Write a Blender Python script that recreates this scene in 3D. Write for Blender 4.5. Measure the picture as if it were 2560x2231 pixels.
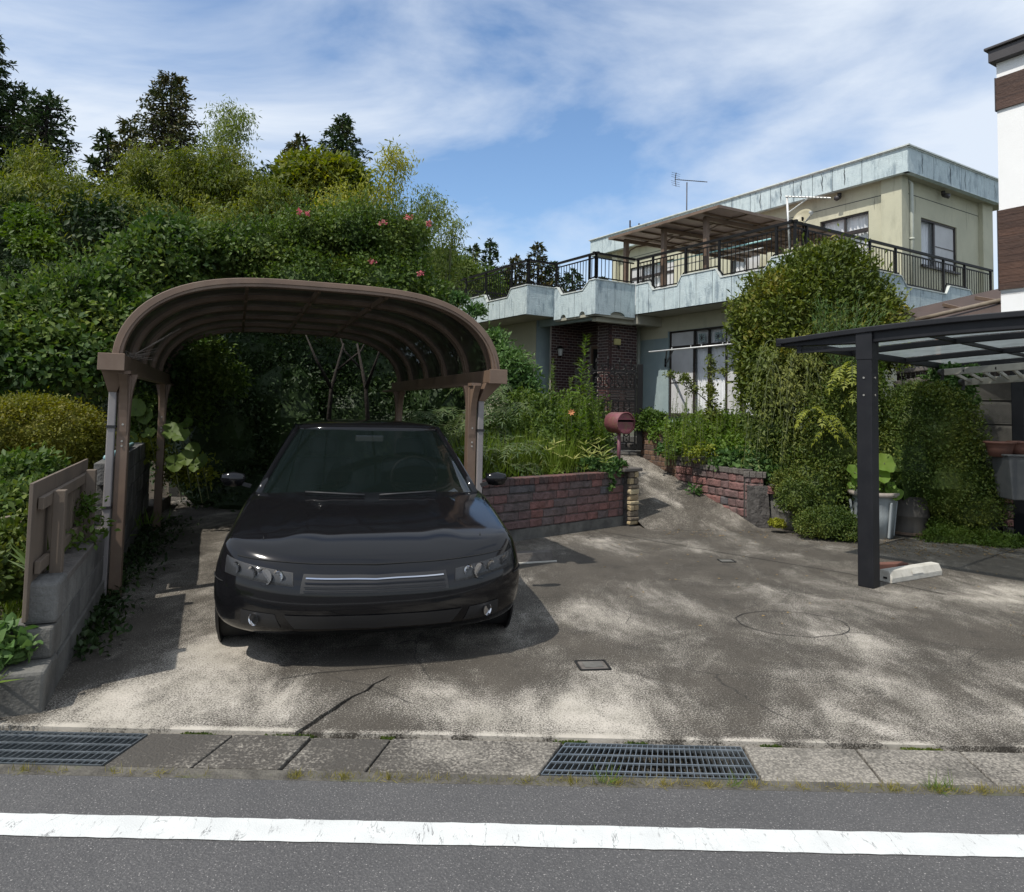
import bpy, math, random
import numpy as np
from mathutils import Vector, Matrix
random.seed(7); rng = np.random.default_rng(11)
S = bpy.context.scene; col = S.collection
for o in list(bpy.data.objects): bpy.data.objects.remove(o)
R = math.radians; PI = math.pi

# ------------------------------------------------------------ camera, sky, sun, exposure
FP, PY, PITCH, ROLL, CH = 1782.8, 918.6, R(3.341), R(1.241), 1.65
cam = bpy.data.cameras.new('camera'); camo = bpy.data.objects.new('camera', cam); col.objects.link(camo)
cam.sensor_width = 36; cam.lens = FP/2560*36; cam.shift_y = -(1115.5-PY)/2560; cam.clip_end = 2000; cam.clip_start = .05
cp, sp, cr, sr = math.cos(PITCH), math.sin(PITCH), math.cos(ROLL), math.sin(ROLL)
fw = Vector((0, cp, sp)); up0 = Vector((0, -sp, cp)); rt0 = Vector((1, 0, 0))
rt = rt0*cr+up0*sr; up = -rt0*sr+up0*cr
m = Matrix((rt, up, -fw)).transposed().to_4x4(); m.translation = Vector((0, 0, CH)); camo.matrix_world = m
S.camera = camo
S.view_settings.view_transform = 'Standard'; S.view_settings.look = 'None'
S.view_settings.exposure = 0.22; S.view_settings.gamma = 1
S.render.resolution_x = 1024; S.render.resolution_y = 892

SUN_EL, SUN_AZ = R(56), R(-131)          # azimuth measured from +Y towards +X
sunv = Vector((math.sin(SUN_AZ)*math.cos(SUN_EL), math.cos(SUN_AZ)*math.cos(SUN_EL), math.sin(SUN_EL)))
sl = bpy.data.lights.new('sun', 'SUN'); sl.energy = 3.6; sl.angle = R(.6); sl.color = (1, .95, .87)
so = bpy.data.objects.new('sun', sl); col.objects.link(so)
so.rotation_euler = sunv.to_track_quat('Z', 'Y').to_euler()

W = bpy.data.worlds.new('World'); S.world = W; W.use_nodes = True
nt = W.node_tree; nt.nodes.clear()
def wn(t, **k):
    n = nt.nodes.new(t)
    for a, b in k.items(): setattr(n, a, b)
    return n
out = wn('ShaderNodeOutputWorld'); bg = wn('ShaderNodeBackground'); bg.inputs[1].default_value = .138
sky = wn('ShaderNodeTexSky', sky_type='NISHITA', sun_disc=False, sun_elevation=SUN_EL, sun_rotation=SUN_AZ, altitude=50, air_density=1.0, dust_density=.6, ozone_density=1.6)
tc = wn('ShaderNodeTexCoord'); mp = wn('ShaderNodeMapping'); mp.inputs['Rotation'].default_value = (0, R(-22), R(30)); mp.inputs['Scale'].default_value = (1.0, 1.7, 3.2)
mp.inputs['Location'].default_value = (.35, .2, .1)
nz = wn('ShaderNodeTexNoise'); nz.inputs['Scale'].default_value = 1.5; nz.inputs['Detail'].default_value = 7; nz.inputs['Roughness'].default_value = .56; nz.inputs['Distortion'].default_value = .55
# clouds thin out round one opening high in the middle of the view
dv = wn('ShaderNodeVectorMath', operation='DISTANCE'); dv.inputs[1].default_value = (0.05, .93, .36)
dr = wn('ShaderNodeMapRange'); dr.inputs[1].default_value = .05; dr.inputs[2].default_value = .55; dr.inputs[3].default_value = -.09; dr.inputs[4].default_value = .13
ad = wn('ShaderNodeMath', operation='ADD'); rp = wn('ShaderNodeValToRGB')
rp.color_ramp.elements[0].position = .38; rp.color_ramp.elements[0].color = (.02, .02, .02, 1)
rp.color_ramp.elements[1].position = .64; rp.color_ramp.elements[1].color = (.93, .93, .93, 1)
mx = wn('ShaderNodeMixRGB'); mx.inputs[2].default_value = (5.0, 5.5, 6.2, 1)
L = nt.links.new
L(tc.outputs['Generated'], mp.inputs[0]); L(mp.outputs[0], nz.inputs[0]); L(tc.outputs['Generated'], dv.inputs[0]); L(dv.outputs['Value'], dr.inputs[0])
L(nz.outputs[0], ad.inputs[0]); L(dr.outputs[0], ad.inputs[1]); L(ad.outputs[0], rp.inputs[0]); L(rp.outputs[0], mx.inputs[0]); hsv = wn('ShaderNodeHueSaturation'); hsv.inputs['Saturation'].default_value = 1.12; hsv.inputs['Value'].default_value = 1.12; L(sky.outputs[0], hsv.inputs['Color']); L(hsv.outputs[0], mx.inputs[1])
L(mx.outputs[0], bg.inputs[0]); L(bg.outputs[0], out.inputs[0])

# ------------------------------------------------------------ placing helpers
def _ray(x, y):
    u, v = x*2560/2056, y*2560/2056
    a, b = (u-1280)/FP, (PY-v)/FP
    return rt*a+up*b+fw
def at(x, y, Y):
    d = _ray(x, y); return Vector((0, 0, CH))+d*(Y/d.y)
def gnd(x, y, Z=0):
    d = _ray(x, y); return Vector((0, 0, CH))+d*((Z-CH)/d.z)

# ------------------------------------------------------------ materials
def material(name, c1, c2=None, scale=4, rough=.7, metal=0, bump=0, bscale=None, spec=.5, stretch=(1, 1, 1), lo=.35, hi=.65, objrand=None, detail=6, coat=0, coord='pos', streak=None, grime=None):
    m = bpy.data.materials.new(name); m.use_nodes = True; n = m.node_tree.nodes; l = m.node_tree.links.new
    b = n['Principled BSDF']; b.inputs['Roughness'].default_value = rough; b.inputs['Metallic'].default_value = metal
    b.inputs['Specular IOR Level'].default_value = spec; b.inputs['Coat Weight'].default_value = coat; b.inputs['Coat Roughness'].default_value = .03
    b.inputs['Base Color'].default_value = (*c1, 1)
    if coord == 'pos': g = n.new('ShaderNodeNewGeometry').outputs['Position']
    else: g = n.new('ShaderNodeTexCoord').outputs['Object']
    mp = n.new('ShaderNodeMapping'); mp.inputs['Scale'].default_value = stretch; l(g, mp.inputs[0])
    colr = None
    if c2 is not None:
        t = n.new('ShaderNodeTexNoise'); t.inputs['Scale'].default_value = scale; t.inputs['Detail'].default_value = detail; t.inputs['Roughness'].default_value = .62
        l(mp.outputs[0], t.inputs[0]); r = n.new('ShaderNodeValToRGB'); l(t.outputs[0], r.inputs[0])
        r.color_ramp.elements[0].position = lo; r.color_ramp.elements[1].position = hi
        r.color_ramp.elements[0].color = (*c1, 1); r.color_ramp.elements[1].color = (*c2, 1); colr = r.outputs[0]
    if objrand:
        oi = n.new('ShaderNodeObjectInfo'); r2 = n.new('ShaderNodeValToRGB'); r2.color_ramp.interpolation = 'CONSTANT'
        els = r2.color_ramp.elements
        while len(els) < len(objrand): els.new(.5)
        for i, c in enumerate(objrand): els[i].position = i/len(objrand); els[i].color = (*c, 1)
        l(oi.outputs['Random'], r2.inputs[0])
        if colr is None: colr = r2.outputs[0]
        else:
            mm = n.new('ShaderNodeMixRGB'); mm.blend_type = 'MULTIPLY'; mm.inputs[0].default_value = 1; l(r2.outputs[0], mm.inputs[1]); l(colr, mm.inputs[2]); colr = mm.outputs[0]
    for g_ in (grime or []):     # (colour, scale, stretch, lo, hi, amount)
        cc, sc, st, lo_, hi_, am = g_
        mp2 = n.new('ShaderNodeMapping'); mp2.inputs['Scale'].default_value = st; l(g, mp2.inputs[0])
        t2 = n.new('ShaderNodeTexNoise'); t2.inputs['Scale'].default_value = sc; t2.inputs['Detail'].default_value = 8; t2.inputs['Roughness'].default_value = .65
        l(mp2.outputs[0], t2.inputs[0]); mr = n.new('ShaderNodeMapRange'); mr.inputs[1].default_value = lo_; mr.inputs[2].default_value = hi_; mr.inputs[4].default_value = am
        l(t2.outputs[0], mr.inputs[0]); mm = n.new('ShaderNodeMixRGB'); l(mr.outputs[0], mm.inputs[0]); mm.inputs[2].default_value = (*cc, 1)
        if colr is None: mm.inputs[1].default_value = (*c1, 1)
        else: l(colr, mm.inputs[1])
        colr = mm.outputs[0]
    if colr is not None: l(colr, b.inputs['Base Color'])
    if bump:
        t = n.new('ShaderNodeTexNoise'); t.inputs['Scale'].default_value = bscale or scale*6; t.inputs['Detail'].default_value = 5
        l(g, t.inputs[0]); bp = n.new('ShaderNodeBump'); bp.inputs['Strength'].default_value = bump; bp.inputs['Distance'].default_value = .02
        l(t.outputs[0], bp.inputs['Height']); l(bp.outputs[0], b.inputs['Normal'])
    return m

def leafmat(name, cols, trans=.3, rough=.45, spec=.4):
    rough = max(rough, .55); spec = min(spec, .28); lum = LUM; cols = [tuple(min(.6, v*lum*k) for v, k in zip(c, (1.08, 1.0, .72))) for c in cols]
    m = bpy.data.materials.new(name); m.use_nodes = True; n = m.node_tree.nodes; l = m.node_tree.links.new
    b = n['Principled BSDF']; b.inputs['Roughness'].default_value = rough; b.inputs['Specular IOR Level'].default_value = spec
    g = n.new('ShaderNodeNewGeometry'); r = n.new('ShaderNodeValToRGB'); els = r.color_ramp.elements
    while len(els) < len(cols): els.new(.5)
    for i, c in enumerate(cols): els[i].position = i/(len(cols)-1); els[i].color = (*c, 1)
    t = n.new('ShaderNodeTexNoise'); t.inputs['Scale'].default_value = 1.3; t.inputs['Detail'].default_value = 3; l(g.outputs['Position'], t.inputs[0])
    a = n.new('ShaderNodeMath'); a.operation = 'MULTIPLY_ADD'; a.inputs[1].default_value = .55; l(g.outputs['Random Per Island'], a.inputs[0])
    s = n.new('ShaderNodeMath'); s.operation = 'MULTIPLY_ADD'; s.inputs[1].default_value = 1.5; s.inputs[2].default_value = -.55; l(t.outputs[0], s.inputs[0]); l(s.outputs[0], a.inputs[2])
    l(a.outputs[0], r.inputs[0]); l(r.outputs[0], b.inputs['Base Color'])
    tr = n.new('ShaderNodeBsdfTranslucent'); mx = n.new('ShaderNodeMixShader'); mx.inputs[0].default_value = trans
    hs = n.new('ShaderNodeHueSaturation'); hs.inputs['Saturation'].default_value = 1.15; hs.inputs['Value'].default_value = 1.5; l(r.outputs[0], hs.inputs['Color']); l(hs.outputs[0], tr.inputs[0])
    l(b.outputs[0], mx.inputs[1]); l(tr.outputs[0], mx.inputs[2]); l(mx.outputs[0], n['Material Output'].inputs[0])
    return m

def glassmat(name, tint=(.6, .65, .65), alpha=.35, rough=.03, spec=1):
    m = bpy.data.materials.new(name); m.use_nodes = True; n = m.node_tree.nodes; l = m.node_tree.links.new
    b = n['Principled BSDF']; b.inputs['Base Color'].default_value = (*tint, 1); b.inputs['Roughness'].default_value = rough; b.inputs['Alpha'].default_value = alpha
    b.inputs['Specular IOR Level'].default_value = spec
    return m

def sheetmat(name, colr, transp, transl):
    m = bpy.data.materials.new(name); m.use_nodes = True; n = m.node_tree.nodes; l = m.node_tree.links.new
    b = n['Principled BSDF']; b.inputs['Base Color'].default_value = (*colr, 1); b.inputs['Roughness'].default_value = .3
    t = n.new('ShaderNodeBsdfTranslucent'); t.inputs[0].default_value = (*[min(1, c*1.6) for c in colr], 1); p = n.new('ShaderNodeBsdfTransparent'); p.inputs[0].default_value = (.8, .85, .86, 1)
    a = n.new('ShaderNodeMixShader'); a.inputs[0].default_value = transl; c = n.new('ShaderNodeMixShader')
    g = n.new('ShaderNodeNewGeometry'); tx = n.new('ShaderNodeTexNoise'); tx.inputs['Scale'].default_value = 5; tx.inputs['Detail'].default_value = 7; l(g.outputs['Position'], tx.inputs[0])
    r = n.new('ShaderNodeMapRange'); r.inputs[1].default_value = .35; r.inputs[2].default_value = .7; r.inputs[3].default_value = transp; r.inputs[4].default_value = transp*.55; l(tx.outputs[0], r.inputs[0]); l(r.outputs[0], c.inputs[0])
    l(b.outputs[0], a.inputs[1]); l(t.outputs[0], a.inputs[2]); l(a.outputs[0], c.inputs[1]); l(p.outputs[0], c.inputs[2]); l(c.outputs[0], n['Material Output'].inputs[0]); return m
M = {}; LUM = 1.2
M['steel'] = material('galvanised_steel', (.35, .38, .40), (.22, .25, .27), 9, .4, .8)
M['bronze'] = material('bronze_aluminium', (.185, .125, .088), (.14, .095, .068), 3, .5, .15, grime=[((.23, .185, .14), 5, (1, 1, .4), .5, .8, .5)])
M['downpipe'] = material('carport_downpipe', (.26, .24, .235), (.2, .185, .18), 3, .5)
M['black'] = material('black_aluminium', (.008, .0085, .011), (.013, .0135, .016), 6, .5, 0, spec=.3, grime=[((.05, .048, .045), 7, (1, 1, .3), .62, .8, .35)])
M['iron'] = material('black_iron', (.004, .004, .0045), (.008, .0075, .007), 14, .55, 0, spec=.25)
M['parapet'] = material('pale_blue_render', (.50, .58, .59), (.42, .50, .52), 6, .85, 0, .55, 38, grime=[((.13, .18, .22), 3.6, (1.6, 1.6, .5), .53, .66, .75), ((.30, .36, .38), 16, (1, 1, .25), .5, .7, .6), ((.62, .74, .74), 9, (1.5, 1.5, .12), .56, .7, .5), ((.05, .065, .07), 10, (1.6, 1.6, .07), .60, .74, .8)])
M['coping'] = material('parapet_coping', (.62, .66, .63), (.45, .48, .46), 7, .7)
M['cream'] = material('cream_render', (.50, .485, .36), (.44, .43, .32), 1.4, .85, 0, .25, 60, grime=[((.27, .265, .20), 3.2, (1, 1, .3), .54, .76, .65), ((.16, .155, .12), 9, (1.2, 1.2, .12), .64, .76, .5)])
M['cyan'] = material('blue_grey_paint', (.29, .36, .36), (.24, .31, .32), 1.6, .8, 0, .2, 60, grime=[((.4, .5, .5), 2.5, (1, 1, .5), .52, .75, .55)])
M['soffit'] = material('soffit', (.40, .39, .31), (.33, .32, .26), 2, .85)
M['joint'] = material('dark_joint', (.045, .055, .06), None, rough=.95)
M['porchbrick'] = material('glazed_brown_brick', (1.1, 1.1, 1.1), (1.5, 1.4, 1.4), 8, .35, objrand=[(.035, .018, .018), (.05, .024, .022), (.028, .015, .017), (.042, .022, .019)])
M['mortar'] = material('pale_mortar', (.33, .30, .27), (.2, .18, .165), 8, .9)
M['winframe'] = material('dark_bronze_window', (.035, .028, .025), (.05, .04, .036), 5, .4, .3)
M['curtain'] = material('white_net_curtain', (.86, .87, .88), (.76, .77, .79), 3, .9)
M['screen'] = material('grey_insect_screen', (.48, .48, .48), (.55, .55, .55), 3, .9)
M['glass'] = glassmat('window_glass', (.3, .36, .38), .12)
M['white'] = material('white_render', (.80, .80, .79), (.76, .76, .75), 2, .8, 0, .15, 90)
M['cladding'] = material('brown_wood_cladding', (.105, .058, .040), (.055, .030, .022), 9, .6, 0, .3, 30, stretch=(.5, .5, 6), objrand=[(1, 1, 1), (.8, .78, .76), (1.15, 1.1, 1.05), (.9, .9, .9)])
M['darktrim'] = material('dark_metal_trim', (.045, .04, .042), (.06, .055, .055), 3, .5, .2)
M['redblock'] = material('split_face_block', (.75, .75, .75), (1.25, 1.2, 1.2), 9, .85, 0, .8, 28, objrand=[(.165, .088, .080), (.12, .092, .088), (.092, .086, .090), (.185, .090, .078), (.13, .082, .078), (.155, .098, .090)], grime=[((.04, .038, .036), 6, (1, 1, 1), .52, .75, .7)])
M['copingbrick'] = material('coping_brick', (.75, .75, .75), (1.2, 1.2, 1.2), 12, .8, 0, .5, 40, objrand=[(.12, .055, .048), (.10, .052, .046), (.08, .05, .047), (.13, .06, .052)], grime=[((.03, .03, .028), 5, (1, 1, 1), .5, .7, .75)])
M['brownbrick'] = material('brown_brick', (.75, .75, .75), (1.25, 1.2, 1.1), 10, .85, 0, .6, 40, objrand=[(.145, .085, .055), (.11, .066, .046), (.17, .105, .068), (.09, .058, .045)], grime=[((.035, .03, .025), 5, (1, 1, 1), .52, .75, .6)])
M['oldcap'] = material('weathered_cap', (.085, .075, .068), (.14, .125, .11), 9, .9, 0, .5, 40)
M['concrete'] = material('weathered_concrete', (.15, .145, .13), (.075, .072, .066), 3.5, .9, 0, .4, 50, grime=[((.035, .033, .03), 4, (1, 1, .5), .5, .72, .8)])
M['blockgrey'] = material('grey_block', (.17, .165, .155), (.085, .083, .078), 4, .9, 0, .5, 45, objrand=[(1, 1, 1), (.8, .8, .8), (1.2, 1.2, 1.18)], grime=[((.05, .047, .042), 3, (1, 1, .35), .5, .72, .8)])
M['darkstone'] = material('dark_rough_stone', (.055, .05, .047), (.10, .092, .085), 6, .95, 0, 1, 25)
M['stone'] = material('tan_split_stone', (.9, .9, .9), (1.2, 1.2, 1.1), 10, .85, 0, 1, 25, objrand=[(.36, .28, .17), (.28, .21, .13), (.15, .12, .09), (.40, .33, .22)])
M['wheelstop'] = material('pale_concrete', (.58, .56, .50), (.40, .38, .33), 5, .85, 0, .3, 70, grime=[((.2, .18, .15), 8, (1, 1, 1), .58, .7, .7)])
M['red'] = material('faded_maroon_paint', (.20, .055, .075), (.14, .05, .05), 9, .55, 0, .3, 40, grime=[((.16, .09, .06), 14, (1, 1, 1), .5, .62, .8)])
M['maroonpole'] = material('maroon_pole_paint', (.20, .075, .10), (.15, .06, .075), 5, .5)
M['slotdark'] = material('slot_dark', (.006, .006, .006), None, rough=.9)
M['bark'] = material('bark', (.035, .028, .023), (.02, .016, .013), 7, .95, 0, .8, 20, stretch=(3, 3, .6))
M['twig'] = material('green_twig', (.10, .12, .045), (.07, .085, .035), 7, .8)
M['soil'] = material('soil', (.045, .035, .026), (.08, .065, .045), 5, .95, 0, .8, 30)
M['polyc'] = sheetmat('smoked_roof_panel', (.022, .018, .015), .34, .12)
M['polyc2'] = sheetmat('clear_grey_roof_panel', (.20, .23, .235), .42, .55)
M['plank'] = material('brown_fence_board', (.15, .115, .085), (.11, .085, .065), 4, .7, stretch=(1, 1, .3))
M['hose'] = material('pale_blue_pipe', (.25, .42, .44), None, rough=.5)
M['bluepole'] = material('pale_green_laundry_pole', (.35, .62, .62), None, rough=.4)
M['alu'] = material('dull_aluminium', (.42, .41, .37), (.30, .29, .26), 5, .45, .5)
M['whitemetal'] = material('pale_metal', (.62, .62, .6), None, rough=.4, metal=.3)
M['dish'] = material('cream_dish', (.36, .33, .22), (.30, .27, .18), 4, .5)
M['pipepvc'] = material('cream_drainpipe', (.47, .49, .41), (.4, .42, .36), 4, .5, grime=[((.62, .62, .56), 6, (1, 1, .4), .55, .7, .6)])
M['rooffelt'] = material('brown_corrugated_roof', (.075, .05, .042), (.055, .038, .032), 2, .7)
M['awningroof'] = material('pinkish_awning_sheet', (.30, .22, .21), (.24, .18, .17), 3, .6)
M['shedwall'] = material('brown_shed_board', (.055, .036, .026), (.035, .024, .018), 6, .75, stretch=(4, 4, .2))
M['bamboopole'] = material('old_bamboo_pole', (.24, .20, .15), (.15, .12, .09), 8, .7)
M['rustpost'] = material('rusty_post', (.17, .075, .045), (.26, .17, .12), 9, .8)
M['bucket'] = material('grey_plastic_bin', (.33, .36, .37), (.24, .265, .27), 3, .5, stretch=(1, 1, .3))
M['bucketrim'] = material('bin_rim', (.33, .29, .25), (.22, .19, .17), 5, .6)
M['drum'] = material('old_drum', (.055, .05, .046), (.10, .085, .07), 5, .7, stretch=(1, 1, .4))
M['pot'] = material('concrete_pot', (.22, .21, .17), (.15, .145, .12), 5, .9, 0, .4, 40)
M['terracotta'] = material('brown_pot', (.10, .045, .032), (.16, .07, .05), 5, .7)
M['greybox'] = material('grey_styrofoam_box', (.075, .078, .08), (.11, .11, .108), 4, .8)
M['carpaint'] = material('black_car_paint', (.006, .006, .007), None, rough=.09, spec=.42, coat=0)
M['carblack'] = material('black_plastic', (.012, .012, .013), None, rough=.55)
M['carglass'] = glassmat('car_glass', (.006, .010, .009), .72, .01, 1)
M['chrome'] = material('chrome', (.6, .6, .62), None, rough=.12, metal=1)
M['tyre'] = material('tyre', (.012, .012, .012), None, rough=.85)
M['lens'] = glassmat('headlight_lens', (.05, .055, .06), .28, .03, 1)
M['plate'] = material('plain_white_plate', (.5, .5, .5), None, rough=.5)
M['orange'] = material('orange_flower', (.55, .22, .08), None, rough=.6)
M['pink'] = leafmat('pink_blossom', [(.36, .09, .17), (.46, .18, .27)], .3)
M['lamp'] = material('lamp_glass', (.35, .36, .34), None, rough=.3)
M['yellowbox'] = material('yellowed_box', (.42, .38, .16), None, rough=.6)
M['web'] = material('pale_web_rag', (.30, .26, .23), (.18, .15, .13), 12, .9)
# foliage
G = {
 'cedar': leafmat('cedar_needles', [(.012, .028, .014), (.022, .045, .02), (.035, .06, .025), (.055, .06, .025)], .12),
 'cedarb': leafmat('brownish_cedar', [(.018, .032, .014), (.035, .05, .02), (.06, .06, .025), (.085, .065, .03)], .12),
 'bamboo': leafmat('bamboo_leaves', [(.032, .058, .013), (.07, .10, .018), (.11, .135, .026), (.16, .17, .035)], .35),
 'bamboo2': leafmat('light_bamboo_leaves', [(.06, .095, .028), (.10, .14, .04), (.15, .19, .055)], .35),
 'yelbamboo': leafmat('yellow_bamboo_leaves', [(.12, .15, .03), (.20, .22, .045), (.28, .29, .07)], .35),
 'broad': leafmat('broad_leaves', [(.022, .05, .014), (.045, .085, .022), (.075, .12, .03), (.11, .15, .045)], .28),
 'vine': leafmat('vine_leaves', [(.016, .040, .012), (.036, .075, .02), (.075, .12, .034), (.13, .17, .055)], .28, .38, .5),
 'bright': leafmat('bright_leaves', [(.03, .065, .014), (.055, .10, .02), (.09, .135, .03)], .3),
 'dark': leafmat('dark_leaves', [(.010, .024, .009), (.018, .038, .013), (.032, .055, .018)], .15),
 'osman': leafmat('osmanthus_leaves', [(.03, .05, .012), (.055, .085, .018), (.10, .13, .028), (.16, .15, .035)], .22, .32, .6),
 'box': leafmat('small_shrub_leaves', [(.020, .042, .012), (.04, .072, .018), (.07, .10, .024), (.12, .14, .035)], .25),
 'azalea': leafmat('azalea_leaves', [(.06, .075, .014), (.10, .115, .018), (.15, .14, .022)], .3),
 'fan': leafmat('bamboo_grass', [(.03, .06, .028), (.055, .095, .045), (.095, .135, .07), (.14, .17, .085)], .25, .35, .5),
 'weed': leafmat('weed_leaves', [(.05, .10, .022), (.085, .15, .032), (.13, .185, .045)], .32),
 'grass': leafmat('grass_blades', [(.065, .12, .022), (.105, .165, .03), (.15, .20, .05)], .35),
 'drygrass': leafmat('dry_grass', [(.10, .11, .03), (.17, .16, .05), (.26, .22, .09)], .3),
 'yellow': leafmat('yellow_leaves', [(.12, .17, .035), (.20, .23, .045), (.08, .13, .03)], .35),
 'stripe': leafmat('pale_striped_leaves', [(.09, .14, .04), (.20, .23, .09), (.30, .31, .15)], .3),
 'willow': leafmat('weeping_leaves', [(.05, .08, .024), (.09, .12, .035), (.15, .17, .06)], .3),
 'mid': leafmat('mid_leaves', [(.03, .075, .028), (.06, .12, .045), (.10, .16, .07)], .25, .35, .5),
 'lotus': leafmat('lotus_leaves', [(.08, .15, .03), (.11, .19, .045), (.15, .21, .05)], .4, .5),
 'moss': leafmat('moss', [(.14, .17, .02), (.20, .22, .03), (.10, .12, .02)], .2),
}

# ------------------------------------------------------------ mesh builder
class MB:
    def __init__(s): s.v = []; s.f = []
    def add(s, vs, fs):
        k = len(s.v); s.v += [tuple(p) for p in vs]; s.f += [tuple(i+k for i in f) for f in fs]; return s
    def box(s, x0, x1, y0, y1, z0, z1):
        v = [(x, y, z) for z in (z0, z1) for y in (y0, y1) for x in (x0, x1)]
        return s.add(v, [(0, 2, 3, 1), (4, 5, 7, 6), (0, 1, 5, 4), (2, 6, 7, 3), (0, 4, 6, 2), (1, 3, 7, 5)])
    def hexa(s, b, t):           # bottom 4, top 4
        return s.add(list(b)+list(t), [(3, 2, 1, 0), (4, 5, 6, 7), (0, 1, 5, 4), (1, 2, 6, 5), (2, 3, 7, 6), (3, 0, 4, 7)])
    def bar(s, p, q, w, h=None, upv=(0, 0, 1)):     # box bar between two points
        h = h or w; p = Vector(p); q = Vector(q); d = (q-p).normalized(); u = Vector(upv)
        if abs(d.dot(u)) > .98: u = Vector((0, 1, 0))
        a = d.cross(u).normalized()*w/2; b = a.cross(d).normalized()*h/2
        return s.hexa([p-a-b, p+a-b, p+a+b, p-a+b], [q-a-b, q+a-b, q+a+b, q-a+b])
    def tube(s, path, r, n=8, cap=True):
        path = [Vector(p) for p in path]; rr = r if isinstance(r, (list, tuple)) else [r]*len(path); k = len(s.v); prev = None
        for i, p in enumerate(path):
            d = (path[min(i+1, len(path)-1)]-path[max(i-1, 0)]).normalized()
            if prev is None:
                u = Vector((0, 0, 1)) if abs(d.z) < .9 else Vector((1, 0, 0)); a = d.cross(u).normalized()
            else: a = (prev-d*prev.dot(d)).normalized()
            prev = a; b = d.cross(a)
            for j in range(n):
                t = 2*PI*j/n; s.v.append(tuple(p+a*rr[i]*math.cos(t)+b*rr[i]*math.sin(t)))
        for i in range(len(path)-1):
            for j in range(n):
                s.f.append((k+i*n+j, k+i*n+(j+1) % n, k+(i+1)*n+(j+1) % n, k+(i+1)*n+j))
        if cap:
            s.f.append(tuple(k+j for j in range(n))[::-1]); s.f.append(tuple(k+(len(path)-1)*n+j for j in range(n)))
        return s
    def lathe(s, prof, n=24, c=(0, 0, 0), wob=None):
        k = len(s.v)
        for i, (r, z) in enumerate(prof):
            for j in range(n):
                t = 2*PI*j/n; q = r*(1+(wob(t, z) if wob else 0)); s.v.append((c[0]+q*math.cos(t), c[1]+q*math.sin(t), c[2]+z))
        for i in range(len(prof)-1):
            for j in range(n): s.f.append((k+i*n+j, k+i*n+(j+1) % n, k+(i+1)*n+(j+1) % n, k+(i+1)*n+j))
        return s
    def prism(s, poly, ext):     # poly: list of points, ext: vector
        n = len(poly); e = Vector(ext); P = [Vector(p) for p in poly]; k = len(s.v)
        s.v += [tuple(p) for p in P]+[tuple(p+e) for p in P]
        s.f.append(tuple(range(k, k+n))[::-1]); s.f.append(tuple(range(k+n, k+2*n)))
        for i in range(n): s.f.append((k+i, k+(i+1) % n, k+n+(i+1) % n, k+n+i))
        return s
    def mesh(s, name, mat, smooth=False):
        me = bpy.data.meshes.new(name); me.from_pydata(s.v, [], s.f)
        if mat: me.materials.append(mat)
        import bmesh
        b = bmesh.new(); b.from_mesh(me); bmesh.ops.recalc_face_normals(b, faces=b.faces); b.to_mesh(me); b.free()
        if smooth: me.polygons.foreach_set('use_smooth', [True]*len(me.polygons))
        return me
    def obj(s, name, mat, parent=None, smooth=False, bevel=0, kind=None, sub=0):
        return link(name, s.mesh(name, mat, smooth), parent, bevel, kind, sub)
def link(name, me, parent=None, bevel=0, kind=None, sub=0, loc=None, rotz=None):
    o = bpy.data.objects.new(name, me); col.objects.link(o)
    if parent: o.parent = parent
    if kind or (parent and name in ('stem', 'petals', 'petal')): o['kind'] = kind or 'stuff'
    if bevel:
        b = o.modifiers.new('bevel', 'BEVEL'); b.width = bevel; b.segments = 2; b.limit_method = 'ANGLE'
    if sub:
        b = o.modifiers.new('sub', 'SUBSURF'); b.levels = sub; b.render_levels = sub
    if loc is not None: o.location = loc
    if rotz is not None: o.rotation_euler = (0, 0, rotz)
    return o
def thing(name, label, cat, loc=(0, 0, 0), rotz=0, group=None):
    o = bpy.data.objects.new(name, None); col.objects.link(o); o.location = loc; o.rotation_euler = (0, 0, rotz)
    o.empty_display_size = .1
    return tag(o, label, cat, group)
def tag(o, label, cat, group=None, kind=None):
    o['label'] = label; o['category'] = cat
    if group: o['group'] = group
    if kind: o['kind'] = kind
    return o
def struct(o): o['kind'] = 'structure'; return o

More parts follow.
